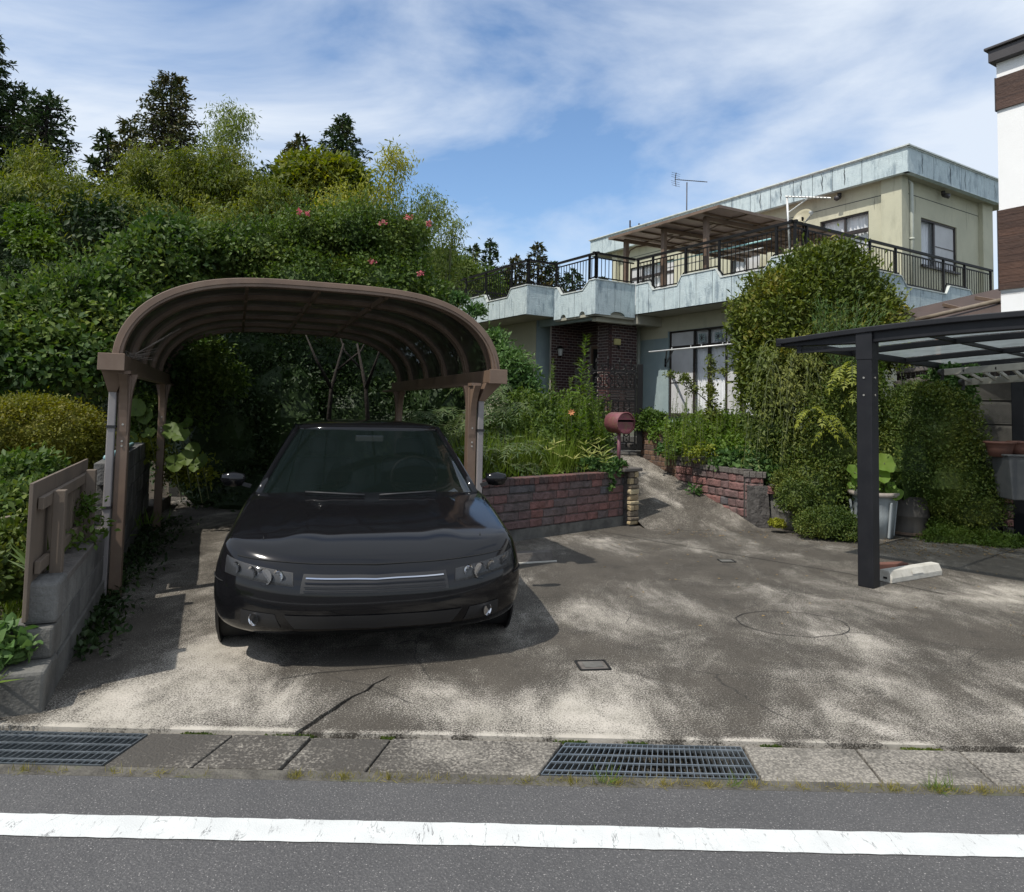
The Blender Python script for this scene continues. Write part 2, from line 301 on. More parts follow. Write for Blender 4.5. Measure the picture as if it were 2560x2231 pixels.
# ------------------------------------------------------------ foliage
TM = {'oval': (np.array([(0, 0, 0), (-.5, .5, .10), (0, 1, -.04), (.5, .5, .10)]), [(0, 1, 2), (0, 2, 3)]),
      'blade': (np.array([(0, 0, 0), (-.5, .35, .03), (.5, .35, .03), (0, 1, -.22)]), [(0, 2, 1), (1, 2, 3)]),
      'big': (np.array([(0, 0, 0), (-.5, .30, .12), (-.36, .75, .06), (0, 1, -.1), (.36, .75, .06), (.5, .30, .12), (0, .5, -.02)]), [(0, 6, 1), (1, 6, 2), (2, 6, 3), (3, 6, 4), (4, 6, 5), (5, 6, 0)])}
def unit(a): return a/np.maximum(np.linalg.norm(a, axis=1, keepdims=True), 1e-9)
def rdir(n): return unit(rng.normal(size=(n, 3)))
class Leaves:
    def __init__(s): s.P = []; s.D = []; s.N = []; s.S = []; s.Wd = []
    def add(s, P, D, N, Sz, w=.5):
        n = len(P); s.P.append(P); s.D.append(unit(D)); s.N.append(N); s.S.append(np.broadcast_to(Sz, (n,))*1.0); s.Wd.append(np.full(n, w)); return s
    def count(s): return sum(len(p) for p in s.P)
    def mesh(s, name, mat, tm='oval'):
        P = np.concatenate(s.P); D = np.concatenate(s.D); N = np.concatenate(s.N); Z = np.concatenate(s.S)[:, None]; w = np.concatenate(s.Wd)[:, None]
        side = unit(np.cross(D, N)); N = unit(np.cross(side, D)); T, F = TM[tm]; k = len(T)
        V = np.concatenate([(P+Z*(t[0]*w*side+t[1]*D+t[2]*N*np.minimum(w*2, 1)))[:, None] for t in T], axis=1).reshape(-1, 3)
        F = np.array(F); n = len(P); idx = (np.arange(n)[:, None, None]*k+F[None]).reshape(-1, 3)
        me = bpy.data.meshes.new(name); me.vertices.add(len(V)); me.vertices.foreach_set('co', V.astype(np.float32).ravel())
        me.loops.add(idx.size); me.loops.foreach_set('vertex_index', idx.astype(np.int32).ravel())
        me.polygons.add(len(idx)); me.polygons.foreach_set('loop_start', np.arange(0, idx.size, 3, dtype=np.int32))
        me.update(calc_edges=True); me.materials.append(mat); return me
    def obj(s, name, mat, parent=None, tm='oval', kind=None): return link(name, s.mesh(name, mat, tm), parent, kind=kind)
def blob(Lv, c, r, n, size, cl=9, spread=.16, droop=.15, w=.5, lump=.22, shell=.2, upb=.55, top=None, seed=None):
    """n leaves in clusters on the lumpy shell of an ellipsoid"""
    c = np.array(c, float); r = np.array(r if hasattr(r, '__len__') else (r, r, r), float)
    k = max(1, n//cl); d = rdir(k)
    d[:, 2] = np.where(d[:, 2] < -.55, -d[:, 2], d[:, 2])
    ph = rng.uniform(0, 6, 3); fr = rng.uniform(2.2, 3.6, 3)
    nz = (np.sin(d[:, 0]*fr[0]*1.7+ph[0])+np.sin(d[:, 1]*fr[1]*1.9+ph[1])+np.sin(d[:, 2]*fr[2]*2+ph[2])+.6*np.sin(d[:, 0]*9+d[:, 2]*7+ph[1])+.6*np.sin(d[:, 1]*10-d[:, 2]*8+ph[2]))/4.2
    rad = 1+lump*nz-np.abs(rng.normal(0, shell, k)); rad = np.maximum(rad, .15)
    cc = c+d*rad[:, None]*r
    P = np.repeat(cc, cl, 0)+rng.normal(size=(k*cl, 3))*spread*min(r)**.5
    o = unit(np.repeat(d*(1/r), cl, 0))
    D = unit(o*.7+rng.normal(size=o.shape)*.75+np.array([0, 0, -droop]))
    N = unit(o*.5+np.array([0, 0, upb])+rng.normal(size=o.shape)*.5)
    Lv.add(P, D, N, size*rng.uniform(.55, 1.5, len(P)), w); return Lv
def core(name, blobs, mat, parent, f=.72):
    """inner twigs and leaves: rough low-poly mass behind the outer leaves"""
    b = MB()
    for c, r in blobs:
        r = r if hasattr(r, '__len__') else (r, r, r); n, mm = 14, 9; k = len(b.v)
        for i in range(mm+1):
            for j in range(n):
                th = PI*i/mm; p = 2*PI*j/n; q = f*random.uniform(.82, 1.08)
                b.v.append((c[0]+r[0]*q*math.sin(th)*math.cos(p), c[1]+r[1]*q*math.sin(th)*math.sin(p), c[2]+r[2]*q*math.cos(th)))
        for i in range(mm):
            for j in range(n):
                a0, a1, b0, b1 = k+i*n+j, k+i*n+(j+1) % n, k+(i+1)*n+j, k+(i+1)*n+(j+1) % n
                b.f += [(a0, b0, a1), (a1, b0, b1)]
    me = bpy.data.meshes.new(name); me.from_pydata(b.v, [], b.f); me.materials.append(mat)
    return link(name, me, parent)
def bush(name, label, cat, blobs, n, size, mat, stem=None, coref=.72, tm='oval', leafname='crown', group=None, kind=None, base=None, extra=None, **k):
    """blobs: (centre, radii); leaves shared out by blob surface"""
    ar = []
    for c, r in blobs:
        r = r if hasattr(r, '__len__') else (r, r, r); ar.append((r[0]*r[1]+r[1]*r[2]+r[0]*r[2]))
    c0 = blobs[0][0]
    t = thing(name, label, cat, (0, 0, 0), 0, group)
    Lv = Leaves()
    for (c, r), a in zip(blobs, ar): blob(Lv, c, r, int(n*a/sum(ar)), size, **k)
    if extra: extra(Lv)
    Lv.obj(leafname, mat, t, tm)
    if coref: core('inner_foliage', blobs, mat, t, coref)
    if stem:
        s = MB()
        for path, r in stem: s.tube(path, r, 7)
        s.obj('trunk', M['bark'], t, True)
    if kind: t['kind'] = kind
    return t
def conifer(label, x, y, base, h, r, n, mat, size=.35, bare=.12, name='conifer_tree', droopy=.25, group=None, pw=.75):
    t = thing(name, label, 'tree', (0, 0, 0), 0, group); Lv = Leaves(); nb = max(30, n//70); tr = MB()
    tr.tube([(x, y, base), (x+.1, y, base+h*.5), (x, y, base+h*.97)], [r*.09+.05, r*.06+.03, .02], 7)
    for i in range(nb):
        f = bare+(1-bare)*((i+random.random())/nb); f = min(f, .985); a = i*2.399+random.uniform(-.5, .5)
        Lh = r*(1-f)**pw*random.uniform(.55, 1.12)+.15; k = max(8, int(n/nb*(.35+1.3*(1-f))))
        s = rng.uniform(.12, 1, k)**.7
        dx, dy = math.cos(a), math.sin(a); z0 = base+h*f
        P = np.stack([x+dx*Lh*s, y+dy*Lh*s, z0+Lh*(.25*s-droopy*2.0*s*s*.6)], 1)+rng.normal(size=(k, 3))*np.array([.10, .10, .07])*(Lh**.6)
        D = np.stack([np.full(k, dx), np.full(k, dy), np.full(k, -.15)], 1)+rng.normal(size=(k, 3))*.75
        N = np.array([[0, 0, 1.]])+rng.normal(size=(k, 3))*.5
        Lv.add(P, D, N, size*rng.uniform(.6, 1.3, k), .38)
        if Lh > r*.3: tr.tube([(x, y, z0), (x+dx*Lh*.8, y+dy*Lh*.8, z0-Lh*.05)], [.04, .015], 4)
    Lv.obj('crown', mat, t, 'oval'); tr.obj('trunk', M['bark'], t, True); return t
def bamboo(label, culms, n, size, mat, name='bamboo_clump', spread=.45, w=.22, start=.35, group=None, dens=1):
    """culms: (base xyz, height, lean dx, dy)"""
    t = thing(name, label, 'bamboo', (0, 0, 0), 0, group); Lv = Leaves(); st = MB(); m_ = n//len(culms)
    for (bx, by, bz), h, lx, ly in culms:
        def P(s): return np.stack([bx+lx*s**2.2, by+ly*s**2.2, bz+h*(1.12*s-.16*s**5)], -1)
        st.tube([tuple(P(np.array(s))) for s in np.linspace(0, 1, 9)], [.045*(1-s*.85) for s in np.linspace(0, 1, 9)], 5)
        cl = 14; k = max(1, m_//cl); s = start+(1-start)*rng.uniform(0, 1, k)**.8
        wd = spread*(1.25-(s-start)/(1-start)*.85)*h*.22
        c = P(s)+rng.normal(size=(k, 3))*wd[:, None]*np.array([1, 1, .55])
        c[:, 2] -= np.abs(rng.normal(0, .25, k))*wd
        Q = np.repeat(c, cl, 0)+rng.normal(size=(k*cl, 3))*.17*size*6*np.array([1, 1, .7])
        D = rng.normal(size=Q.shape)*.7+np.array([lx*.2, ly*.2, -.75]); N = rng.normal(size=Q.shape)*.6+np.array([0, -.2, .7])
        Lv.add(Q, D, N, size*rng.uniform(.7, 1.4, len(Q)), w)
    Lv.obj('crown', mat, t, 'blade'); st.obj('stem', M['twig'], t, True); return t
def frond(Lv, st, p, d, length, pairs, ls, w=.3, arch=.5, tipup=0):
    """one arching leaf stalk with leaflet pairs"""
    p = np.array(p, float); d = np.array(d, float); d /= np.linalg.norm(d); s = np.linspace(.18, 1, pairs)
    pts = p+length*(s[:, None]*d+np.array([0, 0, -arch])*s[:, None]**2.2)
    tg = unit(d+np.array([0, 0, -arch])*2.2*s[:, None]**1.2); sd = unit(np.cross(tg, np.array([0, 0, 1.])+1e-4)); nn = unit(np.cross(sd, tg))
    for sg in (-1, 1):
        D = sd*sg*.85+tg*.55+rng.normal(size=tg.shape)*.12
        Lv.add(pts, D, nn+rng.normal(size=tg.shape)*.2, ls*(1.05-.5*np.abs(s-.5))*rng.uniform(.8, 1.15, pairs), w)
    Lv.add(pts[-1:], tg[-1:], nn[-1:], ls, w)
    st.tube([tuple(p)]+[tuple(q) for q in pts[::3]], .004, 4)
def stemplant(Lv, st, p, h, n, ls, w=.16, lean=(0, 0), upang=.5, r=.006):
    """upright weed stalk with whorled narrow leaves"""
    p = np.array(p, float); s = rng.uniform(.08, 1, n)**.8; ax = np.array([lean[0], lean[1], 0])
    pts = p+np.stack([s*0, s*0, s*h], 1)+ax*(s[:, None]**2)*h; a = rng.uniform(0, 2*PI, n)
    D = np.stack([np.cos(a), np.sin(a), np.full(n, upang)+.8*(s-.5)], 1)+rng.normal(size=(n, 3))*.1
    Lv.add(pts, D, np.array([[0, 0, 1.]])+rng.normal(size=(n, 3))*.3, ls*(1.15-.75*s)*rng.uniform(.7, 1.2, n), w)
    st.tube([tuple(p+np.array([0, 0, q*h])+ax*q*q*h) for q in (0, .4, .75, 1)], [r, r*.8, r*.5, r*.25], 4)
def blades(Lv, pts, h, w=.05, lean=.35):
    n = len(pts); D = rng.normal(size=(n, 3))*lean+np.array([0, 0, 1.]); N = rng.normal(size=(n, 3))+np.array([0, -.6, .1])
    Lv.add(np.array(pts, float), D, N, h*rng.uniform(.5, 1.25, n), w)

# ============================================================ GROUND, ROAD, DRIVEWAY
def custom(name, rough=.9):
    m = bpy.data.materials.new(name); m.use_nodes = True; n = m.node_tree.nodes; l = m.node_tree.links.new
    b = n['Principled BSDF']; b.inputs['Roughness'].default_value = rough
    g = n.new('ShaderNodeNewGeometry').outputs['Position']
    def noise(sc, st=(1, 1, 1), det=6, rg=.6, loc=(0, 0, 0), dist=0):
        mp = n.new('ShaderNodeMapping'); mp.inputs['Scale'].default_value = st; mp.inputs['Location'].default_value = loc; l(g, mp.inputs[0])
        t = n.new('ShaderNodeTexNoise'); t.inputs['Scale'].default_value = sc; t.inputs['Detail'].default_value = det; t.inputs['Roughness'].default_value = rg; t.inputs['Distortion'].default_value = dist
        l(mp.outputs[0], t.inputs[0]); return t.outputs[0]
    def rng_(v, a, b_, c=0, d=1):
        r = n.new('ShaderNodeMapRange'); r.inputs[1].default_value = a; r.inputs[2].default_value = b_; r.inputs[3].default_value = c; r.inputs[4].default_value = d; l(v, r.inputs[0]); return r.outputs[0]
    def op(o, a, b_=None, cl=False):
        r = n.new('ShaderNodeMath'); r.operation = o; r.use_clamp = cl
        for i, v in enumerate((a, b_)):
            if v is None: continue
            if isinstance(v, (int, float)): r.inputs[i].default_value = v
            else: l(v, r.inputs[i])
        return r.outputs[0]
    def mix(f, a, b_):
        r = n.new('ShaderNodeMixRGB')
        if isinstance(f, (int, float)): r.inputs[0].default_value = f
        else: l(f, r.inputs[0])
        for i, v in ((1, a), (2, b_)):
            if isinstance(v, tuple): r.inputs[i].default_value = (*v, 1)
            else: l(v, r.inputs[i])
        return r.outputs[0]
    def xyz():
        s = n.new('ShaderNodeSeparateXYZ'); l(g, s.inputs[0]); return s.outputs
    def dist(c, sc=(1, 1, 1)):
        mp = n.new('ShaderNodeMapping'); mp.inputs['Location'].default_value = (-c[0]*sc[0], -c[1]*sc[1], 0); mp.inputs['Scale'].default_value = sc; l(g, mp.inputs[0])
        v = n.new('ShaderNodeVectorMath'); v.operation = 'LENGTH'; l(mp.outputs[0], v.inputs[0]); return v.outputs['Value']
    def fin(c, h, st=.4, d=.01):
        l(c, b.inputs['Base Color']); bp = n.new('ShaderNodeBump'); bp.inputs['Strength'].default_value = st; bp.inputs['Distance'].default_value = d
        l(h, bp.inputs['Height']); l(bp.outputs[0], b.inputs['Normal'])
    def voro(sc, feat='F1'):
        v = n.new('ShaderNodeTexVoronoi'); v.inputs['Scale'].default_value = sc; v.feature = feat; l(g, v.inputs[0]); return v.outputs
    return m, noise, rng_, op, mix, xyz, dist, fin, voro
# asphalt
m_, noise, mr, op, mix, xyz, dist, fin, voro = custom('asphalt', .85)
v = voro(105); f1 = mr(v['Distance'], .15, .6); sp_ = mr(noise(120, det=2), .635, .68); big = noise(1.6, (1, 1, 1), 5)
c = mix(mr(big, .3, .7), (.082, .080, .080), (.118, .114, .112)); c = mix(op('MULTIPLY', f1, .5), c, (.045, .045, .047)); c = mix(op('MULTIPLY', sp_, .75), c, (.42, .40, .38))
c = mix(mr(noise(55, det=3), .58, .70, 0, .45), c, (.17, .165, .16))
c = mix(mr(noise(2.2, (1, 3, 1), 6, loc=(3, 1, 0)), .6, .75, 0, .4), c, (.11, .105, .10))
fin(c, op('SUBTRACT', noise(230, det=3), v['Distance']), .6, .006); M['asphalt'] = m_
# road paint
m_, noise, mr, op, mix, xyz, dist, fin, voro = custom('road_paint', .7)
x_, y_, z_ = xyz()
cr_ = noise(8, (1, .22, 1), 5, .65, dist=.4); crm = mr(op('ABSOLUTE', op('SUBTRACT', cr_, .5)), .0, .008, 1, 0)
cm = op('MULTIPLY', crm, mr(noise(9, det=3, loc=(4, 4, 0)), .44, .60))
c = mix(mr(noise(6), .3, .75), (.62, .63, .61), (.52, .53, .52)); c = mix(mr(noise(140, det=3), .62, .72, 0, .5), c, (.35, .35, .35)); c = mix(cm, c, (.12, .12, .12))
fin(c, noise(180, det=3), .4, .005); M['paint'] = m_
# driveway: dark stained concrete worn pale in patches, some cast shadows painted in
m_, noise, mr, op, mix, xyz, dist, fin, voro = custom('stained_concrete', .92)
x_, y_, z_ = xyz()
grain = noise(115, (.9, .8, 1), 5, .78); fine = noise(260, (1, 1, 1), 3, .7); patchy = noise(5.0, (1, .55, 1), 9, .78, (6, 2, 0)); mid = noise(1.1, (1, .55, 1), 10, .66, (2.3, 5.1, 0), .6)
scr = noise(14, (.15, 3.2, 1), 6, .7, (1, 7, 0)); sc2 = noise(14, (3.0, .22, 1), 6, .7, (5, 3, 0))
arc_ = op('SINE', op('ADD', op('MULTIPLY', dist((5.2, 9.6), (1, 1, 0)), 7.0), op('MULTIPLY', mid, 9.0)))
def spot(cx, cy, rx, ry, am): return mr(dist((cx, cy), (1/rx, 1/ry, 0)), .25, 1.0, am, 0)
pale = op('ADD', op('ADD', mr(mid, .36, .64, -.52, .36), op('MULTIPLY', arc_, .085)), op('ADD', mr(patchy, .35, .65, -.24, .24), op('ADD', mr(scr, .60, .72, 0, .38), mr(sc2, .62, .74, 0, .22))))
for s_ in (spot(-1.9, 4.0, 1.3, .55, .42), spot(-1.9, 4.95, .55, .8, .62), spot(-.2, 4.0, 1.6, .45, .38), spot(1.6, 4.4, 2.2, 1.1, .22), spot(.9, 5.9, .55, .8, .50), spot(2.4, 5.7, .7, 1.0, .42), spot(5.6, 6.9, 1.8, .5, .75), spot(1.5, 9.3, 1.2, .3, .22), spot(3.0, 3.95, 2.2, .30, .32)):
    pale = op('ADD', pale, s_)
for s_ in (spot(3.6, 5.6, .9, .55, -.30), spot(-.6, 4.7, 1.0, .35, -.42), spot(1.5, 7.9, 2.2, .9, -.40), spot(2.0, 5.0, .35, .45, -.22)): pale = op('ADD', pale, s_)  # dark stains, with shade of the car nose and brown carport painted in
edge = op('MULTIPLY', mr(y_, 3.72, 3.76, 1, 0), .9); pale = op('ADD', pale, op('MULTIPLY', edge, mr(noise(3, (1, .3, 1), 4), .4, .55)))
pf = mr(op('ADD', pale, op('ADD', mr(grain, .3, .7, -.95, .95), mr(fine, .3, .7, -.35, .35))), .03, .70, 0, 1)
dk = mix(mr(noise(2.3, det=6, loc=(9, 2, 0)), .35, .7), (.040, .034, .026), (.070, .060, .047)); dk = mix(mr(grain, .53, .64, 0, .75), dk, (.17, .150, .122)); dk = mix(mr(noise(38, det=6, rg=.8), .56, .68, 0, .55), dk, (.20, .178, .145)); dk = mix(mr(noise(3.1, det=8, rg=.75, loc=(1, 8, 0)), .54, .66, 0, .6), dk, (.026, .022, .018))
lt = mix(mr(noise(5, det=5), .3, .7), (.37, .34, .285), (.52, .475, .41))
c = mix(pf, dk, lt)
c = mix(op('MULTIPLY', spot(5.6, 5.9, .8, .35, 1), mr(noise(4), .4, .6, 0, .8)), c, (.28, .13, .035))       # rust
c = mix(op('MULTIPLY', spot(6.0, 8.4, 2.4, .7, 1), mr(noise(6), .3, .6, 0, .8)), c, (.06, .052, .042))  # dark patch painted in for the black carport's roof shadow
ck = n_edge = None
ckn = m_.node_tree.nodes; ckl = m_.node_tree.links.new
wv = ckn.new('ShaderNodeTexVoronoi'); wv.feature = 'DISTANCE_TO_EDGE'; wv.inputs['Scale'].default_value = .75
wm = ckn.new('ShaderNodeVectorMath'); wm.operation = 'MULTIPLY_ADD'; wm.inputs[1].default_value = (.35, .35, 0); wg = ckn.new('ShaderNodeNewGeometry'); wt_ = ckn.new('ShaderNodeTexNoise'); wt_.inputs['Scale'].default_value = 2.5; wt_.inputs['Detail'].default_value = 8
ckl(wg.outputs['Position'], wt_.inputs[0]); ckl(wt_.outputs['Color'], wm.inputs[0]); ckl(wg.outputs['Position'], wm.inputs[2]); ckl(wm.outputs[0], wv.inputs[0])
crk = op('MULTIPLY', mr(wv.outputs[0], .0, .0045, 1, 0), mr(noise(.9, det=3, loc=(7, 3, 0)), .46, .56)); c = mix(op('MULTIPLY', crk, .8), c, (.015, .013, .011))
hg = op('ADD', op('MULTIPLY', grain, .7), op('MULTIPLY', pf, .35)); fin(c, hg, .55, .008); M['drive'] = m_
# gutter lids
m_, noise, mr, op, mix, xyz, dist, fin, voro = custom('gutter_lid_concrete', .92)
x_, y_, z_ = xyz(); vv = voro(75); g1 = noise(60, det=4, rg=.7)
wx = mr(x_, -1.6, 1.3, -.16, .14)
pf = mr(op('ADD', g1, op('ADD', wx, mr(noise(1.9, det=4), .3, .7, -.16, .16))), .42, .60)
c = mix(pf, (.062, .055, .046), (.31, .283, .24)); c = mix(mr(noise(4, det=6, rg=.7, loc=(2, 2, 0)), .5, .68, 0, .7), c, (.06, .055, .045)); c = mix(mr(vv['Distance'], .3, .65, 0, .55), c, (.06, .055, .048)); fin(c, op('SUBTRACT', g1, vv['Distance']), .6, .008); M['lid'] = m_
M['kerbc'] = material('gutter_edge', (.13, .12, .10), (.055, .05, .042), 8, .95, 0, .7, 60, grime=[((.10, .115, .03), 7, (1, 1, 1), .58, .7, .6)])
M['earth'] = material('earth', (.06, .052, .035), (.045, .06, .022), 1.2, .95, 0, .5, 12)
M['under'] = material('drain_dark', (.02, .018, .016), (.04, .034, .028), 8, .95)

def sheet(name, poly, z, mat, div=None):
    b = MB(); b.add([(p[0], p[1], z if len(p) < 3 else p[2]) for p in poly], [tuple(range(len(poly)))]); return struct(b.obj(name, mat))
b = MB(); b.add([(-150, -60, -.5), (150, -60, -.5), (150, 300, -.5), (-150, 300, -.5)], [(0, 1, 2, 3)]); struct(b.obj('ground', M['earth']))
sheet('road', [(-14, -4), (18, -4), (18, 3.26), (-14, 3.23)], 0.0, M['asphalt'])
bl = MB(); n_ = 420
pts = [(-8+18*i/n_) for i in range(n_+1)]
bl.add([(x, 2.79+random.uniform(-.002, .002)-.004*min(0, x+.8)**2*0, .004) for x in pts]+[(x, 2.935+random.uniform(-.0025, .0025), .004) for x in pts], [(i, i+1, n_+2+i, n_+1+i) for i in range(n_)])
struct(bl.obj('road_line', M['paint']))
# driveway: one sheet with a fine front edge, crack notch near the middle
DXL, DXR = -2.75, 12
crack = [(.0, 3.82), (-.02, 3.86)]
def cpath():
    P = [(-1.035, 3.70), (-.995, 3.80), (-.965, 3.90), (-.93, 3.97), (-.90, 4.07), (-.86, 4.16), (-.80, 4.24), (-.78, 4.34), (-.74, 4.40)]
    return P
bd = MB(); front = [(-6, 3.70), (-1.02, 3.70)]+cpath()
cp_ = cp_l = cpath()
L1 = [(p[0]-.006-.010*(1-i/8)-random.uniform(0, .006), p[1]) for i, p in enumerate(cp_)]; L2 = [(p[0]+.006+.010*(1-i/8)+random.uniform(0, .006), p[1]) for i, p in enumerate(cp_)]
tip = (-.70, 4.50)
left = [(-4, 3.70)]+[(L1[0][0], 3.70)]+L1+[tip]+[(-.70, 12.5), (-6, 12.5), (-6, 6.8)]
right = [(L2[0][0], 3.70), (DXR, 3.72), (DXR, 12.5), (-.70, 12.5), tip]+L2[::-1]
for pl in (left, right): bd.prism([(x, y, -.12) for x, y in pl], (0, 0, .16-.04))
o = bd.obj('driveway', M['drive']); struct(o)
# joints cut in the concrete, round patch and iron lids on it
bj = MB()
def strip(P, w, z=.004):
    for a, c in zip(P[:-1], P[1:]):
        a = Vector((a[0], a[1], z)); c = Vector((c[0], c[1], z)); d = (c-a).normalized(); s = Vector((-d.y, d.x, 0))*w/2
        bj.add([a-s, c-s, c+s, a+s], [(0, 1, 2, 3)])
strip([gnd(560, 1365), gnd(640, 1352), gnd(760, 1342), gnd(960, 1322)], .006)
strip([gnd(1190, 1065), gnd(1400, 1102), gnd(1700, 1152), gnd(1900, 1195)], .012)
cc = gnd(1590, 1252)
strip([(cc.x+.43*math.cos(t)*random.uniform(.97, 1.03), cc.y+.34*math.sin(t)*random.uniform(.96, 1.04)) for t in np.linspace(0, 2*PI, 30)], .007)
struct(bj.obj('pavement_joint', M['slotdark']))
# soil and thin rim between driveway and lids
struct(MB().box(-14, 18, 3.66, 3.71, -.3, -.05).obj('gutter_rim', M['kerbc']))
struct(MB().box(-14, 18, 3.235, 3.318, -.3, .001).obj('gutter_edge', M['kerbc']))
struct(MB().box(-14, 18, 3.32, 3.655, -.5, -.28).obj('drain_floor', M['under']))
g0 = struct(MB().box(-14, 18, 3.318, 3.330, -.4, -.012).box(-14, 18, 3.648, 3.66, -.4, -.012).obj('gutter', M['kerbc']))
# lids: parts of the gutter
def lid(x0, x1, sk0=0, sk1=0, y0=3.325, y1=3.652, z=.0):
    b = MB(); zz = z+random.uniform(-.006, .004); g = .006
    b.hexa([(x0+g, y0, -.10), (x1-g, y0, -.10), (x1-g+sk1, y1, -.10), (x0+g+sk0, y1, -.10)], [(x0+g, y0, zz), (x1-g, y0, zz), (x1-g+sk1, y1, zz+.002), (x0+g+sk0, y1, zz+.002)])
    return b.obj('lid', M['lid'], g0, bevel=.007)
xl = [gnd(198, 1545).x, gnd(375, 1552).x, gnd(552, 1560).x, gnd(728, 1563).x, gnd(1082, 1563).x]
sk = [.10, .08, .075, .065, .10]
xt = [gnd(302, 1472).x, gnd(468, 1479).x, gnd(625, 1482).x, gnd(785, 1486).x, gnd(1130, 1486).x]
for i in range(4): lid(xl[i], xl[i+1], xt[i]-xl[i], xt[i+1]-xl[i+1])
xr = [1.170, 1.72, 2.235, 2.83, 3.4, 4.0, 4.6, 5.2]
for i in range(7): lid(xr[i], xr[i+1], 0.02 if i < 1 else 0.03, 0.03)
for i in range(4): lid(-5.6+i*.6-.0, -5.0+i*.6)
# galvanised gratings
def grating(label, x0, x1, xt0, xt1, nb, depth):
    y0, y1 = 3.335, 3.645; t = thing('drain_grate', label, 'drain grate', (x0, y0, 0), 0, 'drain grates in the gutter')
    fr = MB(); P = lambda u, v: (u*(x1-x0)+v*((xt0-x0)*(1-u)+(xt1-x1)*u), v*(y1-y0))
    def Q(u, v, z): a = P(u, v); return (a[0], a[1], z)
    for (u0, v0, u1, v1) in ((0, 0, 1, 0), (0, 1, 1, 1), (0, 0, 0, 1), (1, 0, 1, 1)): fr.bar(Q(u0, v0, -.018), Q(u1, v1, -.018), .005, .036)
    fr.obj('frame', M['steel'], t)
    for i in range(1, nb): MB().bar(Q(i/nb, 0, -.018), Q(i/nb, 1, -.018), .0035, .032).obj('bar', M['steel'], t)
    for k in range(4): MB().bar(Q(0, .12+.25*k, -.002), Q(1, .12+.25*k, -.002), .009, .007).obj('cross_rod', M['steel'], t)
grating('long galvanised steel drain grating right of the middle of the kerb gutter', xl[4]+.012, 1.160, xt[4]+.012, 1.175, 34, .03)
grating('galvanised steel drain grating at the left edge of the gutter', -3.3, xl[0]-.01, -3.2, xt[0]-.01, 44, .03)

# small iron lids and marks on the driveway
def lidbox(x, y, w, d, rz, label, mat):
    p = gnd(x, y); t = thing('access_cover', label, 'access cover', (p.x, p.y, 0), rz)
    MB().box(-w/2, w/2, -d/2, d/2, -.01, .006).obj('cover', mat, t, bevel=.003)
    f = MB()
    for a, b_ in (((-w/2, -d/2), (w/2, -d/2)), ((w/2, -d/2), (w/2, d/2)), ((w/2, d/2), (-w/2, d/2)), ((-w/2, d/2), (-w/2, -d/2))):
        f.bar((a[0]*1.15, a[1]*1.15, .002), (b_[0]*1.15, b_[1]*1.15, .002), .012, .012)
    f.obj('rim', M['slotdark'], t); MB().box(-w*.36, w*.36, -d*.34, d*.34, .006, .010).obj('inner_lid', M['concrete'], t, bevel=.002); return t
lidbox(1190, 1337, .17, .14, R(8), 'small square iron water meter cover set in the driveway in front of the car', M['oldcap'])
lidbox(1459, 1127, .14, .12, R(4), 'tiny rectangular cover in the dark driveway below the brick wall', M['concrete'])

# raised beds and ramp
WLd = Vector((.742, .67, 0)); LW1 = gnd(1250, 1055); LW0 = LW1-WLd*3.35
RW0 = Vector((3.47, 10.62, 0)); RW1 = Vector((2.42, 12.95, 0)); RWd = (RW1-RW0).normalized()
b = MB(); P4 = [(1.93, 10.15, -.02), (3.42, 10.15, -.02), (2.5, 13.1, .86), (1.25, 13.1, .86)]
nn = 12; vs = []
for i in range(nn+1):
    f = i/nn; z = .86*(f**1.05); a = Vector(P4[0]).lerp(Vector(P4[3]), f); c = Vector((3.6, 10.15, 0)).lerp(Vector((2.62, 13.1, 0)), f)
    vs += [(a.x, a.y, z-.01+.012), (c.x, c.y, z-.01+.012)]
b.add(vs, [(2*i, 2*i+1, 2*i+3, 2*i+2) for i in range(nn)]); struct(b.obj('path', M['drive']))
struct(MB().box(1.0, 3.2, 13.08, 16.2, -.4, .86).obj('porch_floor', M['oldcap']))
def bed(name, poly, z0, z1): b = MB(); b.prism([(p[0], p[1], z0) for p in poly], (0, 0, z1-z0)); return struct(b.obj(name, M['soil']))
lw = LW0+Vector((-.05, .12, 0)); le = LW1+Vector((-.05, .10, 0))
bed('garden_bed', [(lw.x, lw.y), (le.x, le.y), (1.28, 13.0), (1.1, 16), (-9, 16), (-3.6, 11.9), (-1.9, 11.4)], -.3, .68)
bed('garden_bed', [(3.62, 10.75), (2.62, 12.9), (2.66, 14.2), (9.5, 13.2), (8.2, 11.1), (5.3, 11.4)], -.3, .78)
bed('garden_bed', [(-2.9, 4.0), (-3.0, 4.35), (-3.45, 5.9), (-4.15, 7.6), (-5.4, 11.5), (-14, 11.5), (-14, 4.0)], -.3, .18)
# rising wooded land behind
b = MB(); nx, ny = 30, 22; vs = []
for j in range(ny+1):
    for i in range(nx+1):
        x = -70+150*i/nx; y = 17+70*j/ny; t = max(0, min(1, (y-17)/30)); lf = max(0, min(1, (6-x)/25)); z = .3+t*(1.0+5.5*lf)+.4*math.sin(x*.3+y*.2)*t
        vs.append((x, y, z))
b.add(vs, [(j*(nx+1)+i, j*(nx+1)+i+1, (j+1)*(nx+1)+i+1, (j+1)*(nx+1)+i) for j in range(ny) for i in range(nx)]); struct(b.obj('hill', M['earth'], smooth=True))

